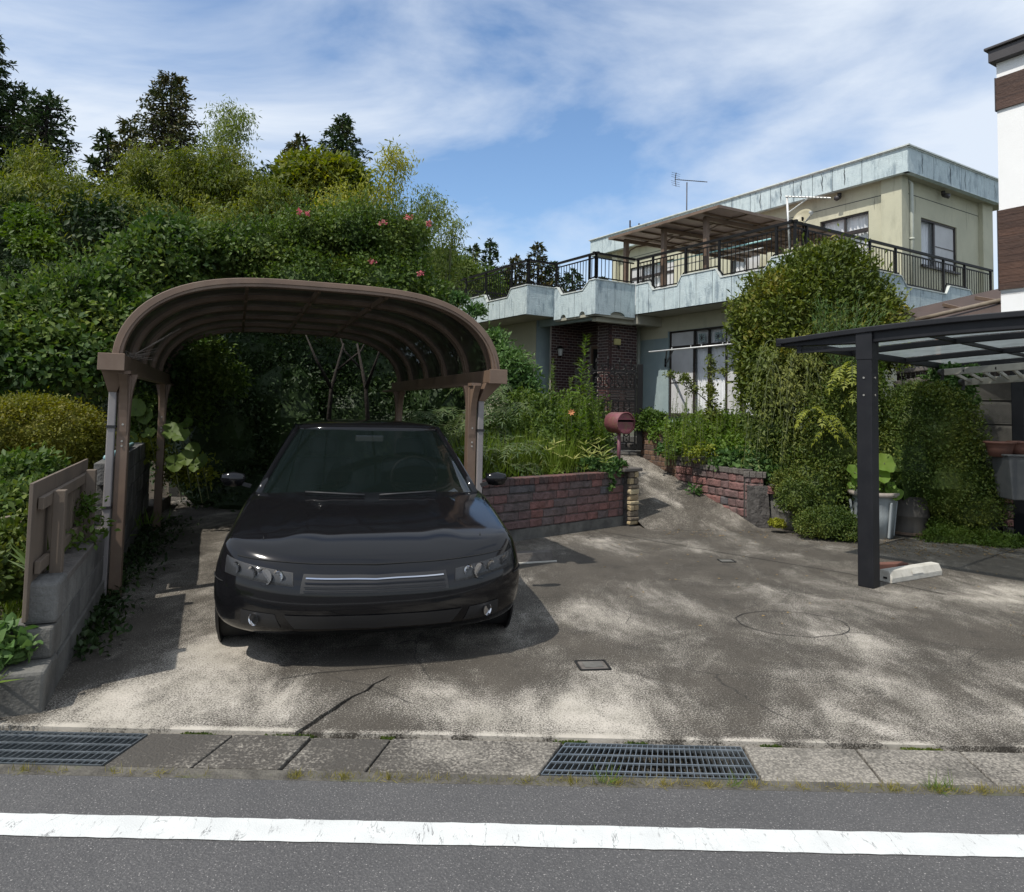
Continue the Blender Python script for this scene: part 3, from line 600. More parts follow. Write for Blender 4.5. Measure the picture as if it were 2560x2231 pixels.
# ============================================================ HOUSE
YAW = R(122.1); DA = Vector((math.cos(YAW), math.sin(YAW), 0)); DB = Vector((DA.y, -DA.x, 0)); HO = Vector((5.15, 13.0, 0))
H = thing('house', 'weathered two storey house with pale blue parapet and cream walls behind the garden', 'house', HO, YAW)
def hl(a, b, z): return (a, -b, z)             # house frame: a along the long front, b away from the viewer to the right
def hw(a, b, z): return HO+DA*a+DB*b+Vector((0, 0, z))
class Face:      # a wall face: s along it, n outward (towards the viewer)
    def __init__(s, kind, off): s.k = kind; s.o = off
    def p(s, t, z, out=0): return hl(t, s.o-out, z) if s.k == 'A' else hl(s.o-out, t, z)
KU = 1.10        # the upper storey stands back from the balcony edge
class UFace(Face):
    def p(s, t, z, out=0):
        a, b = (t, s.o-out) if s.k == 'A' else (s.o-out, t)
        return hl(KU*a+(KU-1)*8.28, KU*b+(KU-1)*11.27, KU*z-(KU-1)*CH)
def hu(a, b, z): return hl(KU*a+(KU-1)*8.28, KU*b+(KU-1)*11.27, KU*z-(KU-1)*CH)
def hwu(a, b, z): return hw(KU*a+(KU-1)*8.28, KU*b+(KU-1)*11.27, KU*z-(KU-1)*CH)
def fbox(b, F, t0, t1, z0, z1, o0, o1):
    b.hexa([F.p(t0, z0, o0), F.p(t1, z0, o0), F.p(t1, z0, o1), F.p(t0, z0, o1)], [F.p(t0, z1, o0), F.p(t1, z1, o0), F.p(t1, z1, o1), F.p(t0, z1, o1)]); return b
def wall(F, t0, t1, z0, z1, holes, mat, parent, name='wall', depth=.14):
    b = MB(); ts = sorted({t0, t1, *[h[0] for h in holes], *[h[1] for h in holes]}); zs = sorted({z0, z1, *[h[2] for h in holes], *[h[3] for h in holes]})
    ts = [t for t in ts if t0 <= t <= t1]
    for i in range(len(ts)-1):
        for j in range(len(zs)-1):
            tm, zm = (ts[i]+ts[i+1])/2, (zs[j]+zs[j+1])/2
            if any(h[0] < tm < h[1] and h[2] < zm < h[3] for h in holes): continue
            b.add([F.p(ts[i], zs[j]), F.p(ts[i+1], zs[j]), F.p(ts[i+1], zs[j+1]), F.p(ts[i], zs[j+1])], [(0, 1, 2, 3)])
    for h in holes:
        for (a, c) in (((h[0], h[2]), (h[1], h[2])), ((h[1], h[2]), (h[1], h[3])), ((h[1], h[3]), (h[0], h[3])), ((h[0], h[3]), (h[0], h[2]))):
            b.add([F.p(*a), F.p(*c), F.p(*c, -depth), F.p(*a, -depth)], [(0, 1, 2, 3)])
    return b.obj(name, mat, parent)
def window(F, t0, t1, z0, z1, parent, bars=(), trans=None, panes=None, depth=.14, deco=()):
    """bars: t positions of uprights; trans: transom height; panes: list of 'curtain'/'screen' per bay"""
    w = MB(); fw_ = .035
    for (a, c, d, e) in ((t0, t1, z0, z0+fw_), (t0, t1, z1-fw_, z1), (t0, t0+fw_, z0+fw_, z1-fw_), (t1-fw_, t1, z0+fw_, z1-fw_)): fbox(w, F, a, c, d, e, -depth+.02, -.03)
    if trans: fbox(w, F, t0+fw_, t1-fw_, trans-.05, trans+.03, -depth+.02, -.035)
    wo = w.obj('window', M['winframe'], parent, bevel=.003)
    for t in bars: fbox(MB(), F, t-.03, t+.03, z0+fw_, (trans-.05) if trans else z1-fw_, -depth+.03, -.05).obj('mullion', M['winframe'], wo)
    if trans:
        for t in bars: fbox(MB(), F, t-.02, t+.02, trans+.03, z1-fw_, -depth+.03, -.05).obj('mullion', M['winframe'], wo)
    ed = [t0+fw_]+sorted(bars)+[t1-fw_]
    rows = [(z0+fw_, (trans-.05) if trans else z1-fw_)]+([(trans+.03, z1-fw_)] if trans else [])
    for i in range(len(ed)-1):
        for r_, (za, zb) in enumerate(rows):
            kind = panes[i] if panes else 'curtain'; a, c = ed[i]+.004, ed[i+1]-.004
            g = MB(); g.add([F.p(a, za, -.07), F.p(c, za, -.07), F.p(c, zb, -.07), F.p(a, zb, -.07)], [(0, 1, 2, 3)]); g.obj('pane', M['glass'], wo)
            if kind == 'screen':
                g = MB(); g.add([F.p(a, za, -.06), F.p(c, za, -.06), F.p(c, zb, -.06), F.p(a, zb, -.06)], [(0, 1, 2, 3)]); g.obj('insect_screen', M['screen'], wo)
                if zb-za > .6: fbox(MB(), F, a, c, za+(zb-za)*.47, za+(zb-za)*.47+.02, -.062, -.05).obj('screen_rail', M['winframe'], wo)
            k = MB(); nn_ = 26; vs_ = []
            for q in range(nn_+1):
                t = a+(c-a)*q/nn_; d = -depth-.05-.022*math.sin(q*1.55+i)-.012*math.sin(q*.7)
                vs_ += [F.p(t, za-.02, d*1.0), F.p(t+.01*math.sin(q), zb+.02, d*.9)]
            k.add(vs_, [(2*q, 2*q+2, 2*q+3, 2*q+1) for q in range(nn_)]); k.obj('curtain', M['curtain'], wo, smooth=True)
    return wo
# --- ground floor
GZ = 1.0; SZ = 3.93
FA = Face('A', .85)
gf = [(1.5, 4.06, 1.60, 3.56)]
wall(FA, -.0+.3, 5.15, .6, SZ, gf, M['cyan'], H)
wall(Face('A', .846), 4.09, 5.15, 3.42, SZ-.003, [], M['cream'], H, 'upper_wall_paint'); wall(Face('A', .846), .3, 4.09, 3.565, SZ-.003, [], M['cream'], H, 'upper_wall_paint')
window(FA, 1.5, 4.06, 1.60, 3.56, H, bars=(1.95, 2.36, 2.86, 3.30), trans=3.18, panes=['curtain', 'screen', 'curtain', 'curtain', 'screen'])
for t_ in (2.60, 3.08):      # little diamond stickers on the upper panes
    g = MB(); fbox(g, FA, t_-.10, t_+.10, 3.25, 3.45, -.068, -.064); g.obj('pane_ornament', M['cyan'], H)
    g = MB()
    for q in range(8):
        a_ = q*PI/4; g.bar(FA.p(t_, 3.35, -.06), FA.p(t_+.08*math.cos(a_), 3.35+.08*math.sin(a_), -.06), .008)
    g.obj('pane_ornament', M['winframe'], H)
MB_ = MB(); fbox(MB_, FA, 1.45, 4.12, 1.55, 1.60, 0, .05); MB_.obj('window_sill', M['winframe'], H)
FB = Face('B', .30); wall(FB, .85, 7.6, .6, SZ, [], M['cream'], H)
# beam under the parapet at the porch corner
fbox(MB(), FA, 4.28, 4.55, 3.70, SZ-.004, 0, .80).obj('beam', M['soffit'], H, bevel=.01)
# soffit slab (deck) following the zigzag front
deck = [(0.03, .03), (4.36, .03), (4.36, -1.15), (5.96, -1.15), (5.96, -1.94), (10.7, -1.94), (10.7, 6.5), (0.03, 7.6)]
b = MB(); b.prism([hl(a, c, SZ) for a, c in deck], (0, 0, .22)); b.obj('deck', M['soffit'], H)
# left wing wall and blue pillar
FL = Face('A', -1.05)
wall(FL, 6.82, 11.2, .6, SZ, [(8.05, 8.75, 2.45, 3.22)], M['cream'], H)
window(FL, 8.05, 8.75, 2.45, 3.22, H, bars=(8.4,), panes=['curtain', 'screen'])
fbox(MB(), FL, 6.82, 7.12, .6, SZ-.004, 0, .045).obj('pilaster', M['cream'], H)
FPB = Face('B', 6.80); wall(FPB, -1.10, -.42, .6, SZ, [], M['cyan'], H)
# porch: brick faced recess
def bricks(F, t0, t1, z0, z1, parent, holes=(), bw=.155, bh=.058, gp=.011, cap=300, mesh=[None]):
    base = MB(); fbox(base, F, t0, t1, z0, z1, -.06, 0)
    hs = [h for h in holes]
    if hs:
        base = MB()
        for (a, c, d, e) in ((t0, hs[0][0], z0, z1), (hs[0][1], t1, z0, z1), (hs[0][0], hs[0][1], hs[0][3], z1)): fbox(base, F, a, c, d, e, -.06, 0)
    w_ = base.obj('porch_wall', M['mortar'], parent); n = 0; rest = MB(); me = None; r_ = 0; z = z0
    cells = []
    while z+bh < z1:
        off = (bw+gp)/2*(r_ % 2); t = t0-off
        while t < t1-.02:
            a, c = max(t, t0+.003), min(t+bw, t1-.003)
            if c-a > .03 and not any(a < h[1]-.0 and c > h[0]+.0 and z < h[3] for h in hs): cells.append((a, c, z))
            t += bw+gp
        z += bh+gp; r_ += 1
    cells.sort(key=lambda q: -q[2])
    for a, c, z in cells:
        full = abs((c-a)-bw) < 1e-6
        tgt = MB() if n < cap else rest
        pr = .006+random.uniform(0, .003); d = .004
        tgt.hexa([F.p(a, z, 0), F.p(c, z, 0), F.p(c, z+bh, 0), F.p(a, z+bh, 0)], [F.p(a+d, z+d, pr), F.p(c-d, z+d, pr), F.p(c-d, z+bh-d, pr), F.p(a+d, z+bh-d, pr)])
        if n < cap: tgt.obj('brick', M['porchbrick'], w_); n += 1
    if rest.v: rest.obj('bricks', M['porchbrick'], w_, kind='stuff')
    return w_
SP = SZ-.005
bricks(Face('A', -.40), 4.74, 5.18, 1.9, SP, H, cap=90)            # projecting column, left face
bricks(Face('B', 4.72), -.40, .44, 1.2, SP, H, cap=110)            # column, right face
bricks(Face('B', 6.30), -.98, .02, 1.7, SP, H, cap=100)            # left return wall
FD = Face('A', .02); bricks(FD, 5.18, 6.30, 1.3, SP, H, holes=[(5.28, 5.95, 0, 3.28)], cap=90)
fbox(MB(), FD, 5.34, 5.90, 1.0, 3.22, -.05, -.02).obj('front_door', M['slotdark'], H)
dm = MB()
for (a, c, d, e) in ((5.28, 5.34, .9, 3.28), (5.89, 5.95, .9, 3.28), (5.34, 5.89, 3.20, 3.28)): fbox(dm, FD, a, c, d, e, -.05, .02)
dm.obj('door_frame', M['bronze'], H)
for a_, b_ in ((4.72, -.40),):
    z_ = 1.25
    while z_ < SP-.06: MB().box(a_-.008, a_+.05, -b_-.05, -b_+.008, z_, z_+.058).obj('brick', M['porchbrick'], H); z_ += .069
# header band of the porch
b = MB(); b.prism([hl(a, c, 3.70) for a, c in ((4.45, -1.05), (4.60, -1.05), (4.60, .5), (4.45, .5))], (0, 0, .22)); b.obj('beam', M['soffit'], H)
b = MB(); b.prism([hl(a, c, 3.745) for a, c in ((4.60, -1.05), (6.75, -1.05), (6.75, -.93), (4.60, -.93))], (0, 0, .18)); b.obj('beam', M['cyan'], H)
# --- parapet panels with dips, joints and coping
def prof(pts): 
    def f(t):
        for (a, za), (c, zc) in zip(pts[:-1], pts[1:]):
            if a <= t <= c: return za+(zc-za)*(t-a)/max(c-a, 1e-6)
        return pts[-1][1] if t > pts[-1][0] else pts[0][1]
    return f
def parapet(F, pts, bot, joints, arcs=(), parent=H, th=.12, cop=True):
    f = prof(pts); t0, t1 = pts[0][0], pts[-1][0]; js = [t0]+sorted(joints)+[t1]
    def bz(t):
        for c, w_, h_ in arcs:
            if abs(t-c) < w_: return bot+h_*math.sqrt(max(0, 1-((t-c)/w_)**2))
        return bot
    for a, c in zip(js[:-1], js[1:]):
        a2, c2 = a+.007, c-.007
        top = [a2]+[t for t, _ in pts if a2 < t < c2]+[c2]; low = sorted({a2, c2, *[cc_+w_*math.cos(q*PI/10) for cc_, w_, h_ in arcs for q in range(11) if a2 < cc_+w_*math.cos(q*PI/10) < c2]})
        poly = [(t, bz(t)) for t in low]+[(t, f(t)) for t in top[::-1]]
        b = MB(); q0 = [F.p(t, z, -th) for t, z in poly]; q1 = Vector(F.p(0, 0, 0))-Vector(F.p(0, 0, -th)); b.prism(q0, q1); b.obj('parapet_panel', M['parapet'], parent)
    b = MB()
    inner = [(t, bz(t)+.01) for t in sorted({t0+.002, t1-.002, *[cc_+w_*math.cos(q*PI/10) for cc_, w_, h_ in arcs for q in range(11)]}) if t0 < t < t1]+[(t, z-.01) for t, z in pts[::-1]]
    b.prism([F.p(min(max(t, t0+.002), t1-.002), z, -th+.01) for t, z in inner], Vector(F.p(0, 0, th-.022))-Vector(F.p(0, 0, 0))); b.obj('parapet_core', M['joint'], parent)
    if cop:
        k = MB()
        for (a, za), (c, zc) in zip(pts[:-1], pts[1:]):
            if c-a < .005: continue
            k.hexa([F.p(a, za, -th-.02), F.p(c, zc, -th-.02), F.p(c, zc, .018), F.p(a, za, .018)], [F.p(a, za+.022, -th-.02), F.p(c, zc+.022, -th-.02), F.p(c, zc+.022, .018), F.p(a, za+.022, .018)])
        k.obj('coping', M['coping'], parent)
HI, LO = 4.62, 4.42
F1 = Face('A', 0.0)
p1 = [(0, HI), (.48, HI), (.64, LO), (1.73, LO), (1.86, HI), (2.82, HI), (2.95, LO), (3.72, LO), (3.85, HI), (4.3, HI)]
parapet(F1, p1, 3.93, [.95, 1.45, 1.95, 2.4, 2.87, 3.35, 3.85, 4.2])
F2 = Face('B', 4.3); parapet(F2, [(-1.2, HI), (0.0, HI)], 3.84, [-.62], arcs=[(-.53, .22, .10)])
F3 = Face('A', -1.2); p3 = [(4.3, HI), (4.52, HI), (4.76, LO), (5.60, LO), (5.78, HI), (5.92, HI)]
parapet(F3, p3, 3.84, [5.08], arcs=[(4.78, .11, .10), (5.52, .11, .10)])
F4 = Face('B', 5.9); parapet(F4, [(-2.0, HI), (-1.2, HI)], 3.92, [])
F5 = Face('A', -2.0); p5 = [(5.9, HI), (6.62, HI), (6.78, LO), (7.80, LO), (7.94, HI), (9.0, HI), (9.2, HI-.05), (9.75, 4.05), (10.7, 4.05)]
parapet(F5, p5, 3.93, [6.9, 7.15, 7.72, 8.35, 9.0])
F6 = Face('B', 0.0); p6 = [(0, HI), (3.55, HI), (3.75, LO), (5.36, LO), (5.52, HI), (6.42, HI), (6.62, LO), (7.6, LO)]
parapet(F6, p6, 3.93, [.6, 1.3, 2.0, 2.7, 3.3, 3.8, 4.3, 5.2, 6.0, 6.5])
fbox(MB(), Face('A', -1.17), 4.33, 5.87, 3.80, 3.86, -.25, 0).obj('scallop_trim', M['soffit'], H); fbox(MB(), Face('B', 4.33), -1.17, 0, 3.80, 3.86, -.25, 0).obj('scallop_trim', M['soffit'], H)
for F, c_ in ((F3, 4.78), (F3, 5.52), (F2, -.53)):
    w_ = .11 if F is F3 else .22; b = MB(); b.prism([F.p(c_+w_*1.06*math.cos(q*PI/12), 3.84+.115*math.sin(q*PI/12), -.10) for q in range(13)], Vector(F.p(0, 0, .03))-Vector(F.p(0, 0, 0))); b.obj('scallop', M['soffit'], H)
# --- balcony railing (parts of the house)
RT = 5.24
def railing(F, pts, posts, dz=.07, out=-.06, sp=.105):
    f = prof(pts); t0, t1 = pts[0][0], pts[-1][0]
    MB().bar(F.p(t0-.03, RT, out), F.p(t1+.03, RT, out), .055, .05).obj('handrail', M['iron'], H)
    MB().bar(F.p(t0, RT-.10, out), F.p(t1, RT-.10, out), .022, .028).obj('upper_rail', M['iron'], H)
    b = MB()
    for (a, za), (c, zc) in zip(pts[:-1], pts[1:]): b.bar(F.p(a, za+dz, out), F.p(c, zc+dz, out), .022, .026)
    b.obj('lower_rail', M['iron'], H)
    for t in posts: MB().bar(F.p(t, f(t)-.0+.02, out), F.p(t, RT-.025, out), .045).obj('rail_post', M['iron'], H)
    n = int((t1-t0)/sp)
    for i in range(1, n):
        t = t0+(t1-t0)*i/n
        if any(abs(t-q) < .04 for q in posts): continue
        MB().bar(F.p(t, f(t)+dz, out), F.p(t, RT-.10, out), .013).obj('baluster', M['iron'], H)
railing(F1, p1, (0.02, .42, 1.82, 2.75, 3.78, 4.28))
railing(F2, [(-1.2, HI), (0, HI)], (-1.14,))
railing(F3, p3, (4.36, 4.60, 5.90)); railing(F4, [(-2.0, HI), (-1.2, HI)], (-1.94,))
railing(F5, p5, (5.95, 6.70, 8.0, 9.1, 10.65), sp=.11)
railing(F6, p6, (.46, 2.52, 3.46, 5.38, 6.32, 7.55))
railing(Face('B', 10.7), [(-2.0, 4.2), (2.4, 4.2)], (-1.9, -.6, .8, 2.3), sp=.12)
railing(Face('A', 2.4), [(8.9, 4.2), (10.7, 4.2)], (9.5, 10.1), sp=.12)
# --- upper floor
FU = UFace('A', 3.35); UZ = 6.70
wins = [(.58, 1.76, 4.1, 6.12), (3.44, 4.39, 4.1, 6.06), (6.43, 8.30, 4.1, 6.06)]
wall(FU, -.10, 9.03, 3.85, UZ, wins, M['cream'], H)
window(FU, *wins[0], H, bars=(1.17,), trans=5.74); window(FU, *wins[1], H, bars=(3.9,), trans=5.72, panes=['screen', 'curtain']); window(FU, *wins[2], H, bars=(6.9, 7.36, 7.8), trans=5.72, panes=['screen', 'curtain', 'curtain', 'screen'])
for t_, w_ in ((-.10, .34), (5.35, .3), (8.80, .24)): fbox(MB(), FU, t_, t_+w_, 3.85, UZ-.003, 0, .10).obj('pilaster', M['cream'], H)
FR = UFace('B', -.10)
wr = [(4.17, 5.66, 4.93, 5.96)]
wall(FR, 3.35, 7.15, 3.85, UZ, wr, M['cream'], H); window(FR, *wr[0], H, bars=(4.80,), panes=['curtain', 'screen'])
fbox(MB(), FR, 4.12, 5.70, 4.88, 4.925, 0, .06).obj('window_sill', M['winframe'], H)
fbox(MB(), FR, 3.25, 3.50, 3.85, UZ-.004, 0.0, .10).obj('pilaster', M['cream'], H); fbox(MB(), FR, 6.65, 7.12, 3.85, UZ-.004, 0, .10).obj('pilaster', M['cream'], H)
for F, a_, c_ in ((FU, .24, 5.35), (FU, 5.65, 8.8), (FR, 3.5, 6.65)):     # shadow groove below the ceiling line
    fbox(MB(), F, a_, c_, 6.38, 6.395, -.01, .003).obj('wall_groove', M['joint'], H)
wall(UFace('A', 7.15), -.1, 9.03, 3.85, UZ, [], M['cream'], H); wall(UFace('B', 9.03), 3.35, 7.15, 3.85, UZ, [], M['cream'], H)
b = MB(); b.prism([hu(a, c, UZ-.01) for a, c in ((-.40, 3.10), (9.88, 3.10), (9.88, 7.6), (-.40, 7.6))], (0, 0, .3)); b.obj('roof_slab', M['soffit'], H)
RF1 = UFace('A', 3.06); parapet(RF1, [(-.44, 7.16), (9.92, 7.16)], 6.66, [.55, 1.25, 1.75, 2.25, 2.9, 3.5, 4.1, 4.7, 5.3, 5.9, 6.6, 7.3, 8.0, 8.7, 9.3])
RF2 = UFace('B', -.44); parapet(RF2, [(3.06, 7.16), (7.0, 7.16)], 6.66, [4.05, 4.75, 5.2, 6.2])
b = MB()
for t in np.arange(-.4, 9.9, .055):
    if random.random() < .8: pass
gut = MB(); gut.bar(RF1.p(-.5, 7.195, .03), RF1.p(9.95, 7.195, .03), .05, .03); gut.obj('roof_edge', M['coping'], H)
gut = MB(); gut.bar(RF2.p(3.0, 7.195, .03), RF2.p(7.05, 7.195, .03), .05, .03); gut.obj('roof_edge', M['coping'], H)
# downpipes
MB().tube([FR.p(3.58, 3.95, .12), FR.p(3.58, 6.55, .12), FR.p(3.56, 6.68, .02)], .045, 10).obj('downpipe', M['pipepvc'], H, True)
MB().tube([FR.p(3.58, 5.36, .12), FR.p(3.58, 5.40, .12)], .06, 10).obj('pipe_clip', M['pipepvc'], H, True)
MB().tube([FA.p(5.0, .9, .10), FA.p(5.0, 3.90, .10)], .045, 10).obj('downpipe', M['pipepvc'], H, True)
# eave spot lamps
for F, t_ in ((FR, 4.9), (FU, 1.2)):
    p = Vector(F.p(t_, 6.55, .10)); b = MB(); b.tube([p+Vector((0, 0, .1)), p], .05, 8); b.tube([p, Vector(F.p(t_, 6.50, .22))], [.05, .065], 10); b.obj('eave_lamp', M['darktrim'], H, True)
# fine cracks and run marks left as thin dark lines of filler on fascia
def filler(F, t, z0, z1, w=.010, wob=.009):
    b = MB(); n = 9; vs_ = []
    for i in range(n+1):
        z = z0+(z1-z0)*i/n; tt = t+wob*math.sin(i*1.1+t*7)+random.uniform(-.008, .008); ww = w*(.4+.9*math.sin(PI*i/n))
        vs_ += [F.p(tt-ww/2, z, .003), F.p(tt+ww/2, z, .003)]
    b.add(vs_, [(2*i, 2*i+1, 2*i+3, 2*i+2) for i in range(n)]); b.obj('crack_filler', M['joint'], H)
for t_ in (.95, 1.5, 2.05, 2.6, 3.2): filler(RF1, t_, 6.72, 7.12, .02)
for t_ in (3.6, 4.72, 5.35, 6.7): filler(RF2, t_, 6.70, 7.12, .018)
filler(FR, 3.95, 6.0, 6.4, .006); filler(FR, 6.1, 5.95, 6.6, .006); filler(FU, .45, 6.1, 6.38, .006)
# --- lamp, letter box on porch wall
p = Vector(Face('B', 6.30).p(-.78, 3.12, .12)); b = MB(); b.lathe([(.02, .14), (.10, .08), (.09, .06)], 6, tuple(p)); b.lathe([(.03, -.14), (.05, -.12), (.03, -.1)], 6, tuple(p)); b.bar(p+Vector((0, 0, .05)), Face('B', 6.30).p(-.78, 3.2, 0), .02); b.obj('porch_lamp', M['iron'], H)
MB().lathe([(.045, -.12), (.075, .06)], 6, tuple(p)).obj('lamp_glass', M['lamp'], H)
b = MB(); fbox(b, Face('A', -.40), 4.86, 5.00, 0, 0.0, 0, 0) if False else None
p = Face('B', 4.72); fbox(MB(), p, -.30, -.13, 3.22, 3.36, .01, .08).obj('sensor_light', M['yellowbox'], H, bevel=.01)
b = MB(); b.tube([p.p(-.2, 3.2, .06), p.p(-.2, 3.12, .10)], .025, 8); b.obj('sensor_eye', M['iron'], H)
# --- awning over the balcony
AW = MB(); az = lambda b_: 5.90+.08*(b_/4.6)
aw = MB(); aw.hexa([hl(1.78, -.04, az(0)+.02), hl(5.22, -.04, az(0)+.02), hl(5.22, 4.6, az(4.6)+.02), hl(1.78, 4.6, az(4.6)+.02)], [hl(1.78, -.04, az(0)+.035), hl(5.22, -.04, az(0)+.035), hl(5.22, 4.6, az(4.6)+.035), hl(1.78, 4.6, az(4.6)+.035)])
awo = aw.obj('balcony_awning', M['awningroof'], H)
def wb(p0, p1, w=.05, h=None, name='rafter'): return MB().bar(hl(*p0), hl(*p1), w, h).obj(name, M['bronze'], awo)
wb((1.76, -.04, az(0)), (5.24, -.04, az(0)), .05, .06, 'front_beam'); wb((1.76, -.04, az(0)+.01), (1.76, 4.6, az(4.6)+.01), .04, .06, 'edge_beam'); wb((5.24, -.04, az(0)+.01), (5.24, 4.6, az(4.6)+.01), .04, .06, 'edge_beam')
for i in range(1, 7): wb((1.76+3.48*i/7, 0, az(0)-.005), (1.76+3.48*i/7, 4.6, az(4.6)-.005), .03, .04)
for i in range(1, 5): wb((1.8, 4.6*i/5, az(4.6*i/5)-.01), (5.2, 4.6*i/5, az(4.6*i/5)-.01), .025, .03, 'purlin')
for a_ in (2.40, 3.68, 4.99):
    MB().bar(hl(a_, .3, 4.14), hl(a_, .3, az(.3)-.03), .10, .10).obj('awning_post', M['bronze'], awo, bevel=.004)
    MB().bar(hl(a_, .25, az(.25)-.06), hl(a_, 4.6, az(4.6)-.06), .06, .09).obj('cross_beam', M['bronze'], awo)
    MB().tube([hl(a_, .36, 5.45), hl(a_, .42, 5.62), hl(a_, .62, 5.74), hl(a_, 1.1, 5.86)], .018, 6).obj('brace', M['bronze'], awo, True)

# laundry poles, antennas, dish
t = thing('laundry_pole', 'long pale green laundry pole with white clips hanging under the brown balcony awning', 'laundry pole')
MB().tube([hw(4.6, 1.0, 5.30), hw(1.2, .9, 5.26)], .018, 7).obj('pole', M['bluepole'], t, True); MB().tube([hw(4.6, 1.25, 5.22), hw(1.6, 1.15, 5.18)], .014, 7).obj('pole', M['whitemetal'], t, True)
t = thing('laundry_pole', 'white laundry pole with clips on a black bracket in front of the ground floor window', 'laundry pole')
q0 = at(1303, 707, 14.35); q1 = at(1480, 690, 12.9)
MB().tube([q0, q1], .016, 7).obj('pole', M['whitemetal'], t, True)
b = MB(); 
for f_ in (.28, .5, .62, .85, .9): p = q0.lerp(q1, f_); b.bar(p, p+Vector((0, 0, .05)), .015)
b.obj('clip', M['whitemetal'], t)
b = MB(); pw = hw(4.15, .85, 2.93); b.bar(pw, pw+Vector((0, 0, -.2)), .06, .03); b.bar(pw, q0.lerp(q1, .22), .03); b.bar(pw+Vector((0, 0, -.15)), q0.lerp(q1, .30), .02); b.obj('bracket', M['iron'], t)
def antenna(label, base, top, boomA, boomB, mat, refl=True, n=14, el=.10):
    t = thing('tv_antenna', label, 'antenna'); MB().tube([base, top], .02, 6).obj('mast', mat, t, True)
    MB().tube([boomA, boomB], .014, 6).obj('boom', mat, t); d = (boomB-boomA); s = d.cross(Vector((0, 0, 1))).normalized()
    for i in range(n):
        p = boomA+d*((i+1)/(n+1)); q = MB().bar(p-s*el, p+s*el, .009); q.obj('element', mat, t)
    if refl:
        b = MB()
        for k in (-1, 1):
            p = boomA; e = p+Vector((0, 0, k*.24))+d.normalized()*.05; b.bar(p, e, .02)
            for f_ in (.3, .6, .9): r_ = p.lerp(e, f_); b.bar(r_-s*.2, r_+s*.2, .008)
        b.obj('reflector', mat, t)
    return t
p0 = hwu(7.06, 4.5, 6.9)
antenna('dark yagi television antenna on a tall mast above the roof', p0, hwu(7.06, 4.5, 8.66), hwu(7.56, 4.5, 8.88), hwu(6.25, 4.5, 8.46), M['darktrim'])
pb = hw(.16, .10, 4.7)
ta = antenna('silvery yagi antenna strapped to the corner of the balcony railing', pb, at(1580, 394, pb.y), at(1577, 395, pb.y), at(1668, 398, pb.y-.5), M['whitemetal'], False, 12, .07)
MB().tube([at(1582, 428, pb.y), at(1622, 399, pb.y-.2)], .012, 6).obj('strut', M['whitemetal'], ta)
t = thing('satellite_dish', 'round cream satellite dish fixed behind the balcony railing corner', 'satellite dish', at(1611, 436, 13.3))
b = MB(); prof_ = [(0.02, -.06), (.12, -.05), (.20, -.025), (.255, .012)]; b.lathe(prof_+[(.26, .0), (.2, -.04), (.12, -.065), (.02, -.075)], 24)
d_ = b.obj('dish', M['dish'], t, True); d_.rotation_euler = (R(62), R(0), R(-52)); d_.scale = (.72, .72, .72)
MB().tube([(0, 0, 0), (.05, .05, -.35), (.05, .1, -.55)], .02, 6).obj('mount', M['iron'], t); MB().tube([(0, -.05, -.15), (.05, -.28, -.03), (.05, -.3, .02)], .013, 6).obj('feed_arm', M['whitemetal'], t)
MB().tube([(.05, -.30, 0), (.05, -.24, .02)], .03, 8).obj('receiver', M['whitemetal'], t)
t = thing('roof_hatch_rail', 'small dark rail end standing on the far end of the roof', 'railing'); x0 = hwu(9.2, 4.2, 6.9); b = MB()
b.bar(at(1265, 463, x0.y), at(1265, 443, x0.y), .05); b.bar(at(1283, 458, x0.y), at(1283, 449, x0.y), .05); b.bar(at(1265, 456, x0.y), at(1283, 459, x0.y), .03); b.obj('rail', M['darktrim'], t)

# ============================================================ IRON GATE
gc = (905-0, 1390); GYY = 12.98; GU = .2675/FP*GYY
gp = at((1350+.2675*890)*2056/2560, (750+.2675*1390)*2056/2560, GYY)
t = thing('iron_gate', 'black wrought iron gate with scrolls and spear tips in front of the brick porch', 'gate', gp, R(-3))
def gq(x, y, d=0): return ((x-890)*GU, d, (1390-y)*GU)
MB().bar(gq(926, 1400, -.02), gq(926, 605, -.02), .095).obj('gate_post', M['iron'], t, bevel=.004)
MB().bar(gq(885, 1385), gq(885, 660), .03).obj('stile', M['iron'], t); MB().bar(gq(330, 1385), gq(330, 660), .03).obj('stile', M['iron'], t)
for y_, w_ in ((672, .03), (842, .025), (952, .025), (1335, .025)): MB().bar(gq(318, y_), gq(893, y_), .022, w_).obj('rail', M['iron'], t)
def arc(cx, cy, r, a0, a1, n=10): return [gq(cx+r*math.cos(R(a0+(a1-a0)*i/n)), cy-r*math.sin(R(a0+(a1-a0)*i/n))) for i in range(n+1)]
for x in (415, 520, 628, 737, 842):
    h_ = 548 if x != 628 else 520
    b = MB(); b.tube([gq(x, 672), gq(x, h_+45)], .012, 6); b.tube([gq(x, h_+48), gq(x, h_+40), gq(x, h_)], [.013, .026, .002], 6); b.obj('spear', M['iron'], t)
for x in (362, 468, 574, 682, 790, 870):
    b = MB(); b.tube(arc(x-26, 636, 24, 60, -90), .014, 5); b.tube(arc(x+26, 636, 24, 120, 270), .014, 5); b.obj('crest_scroll', M['iron'], t)
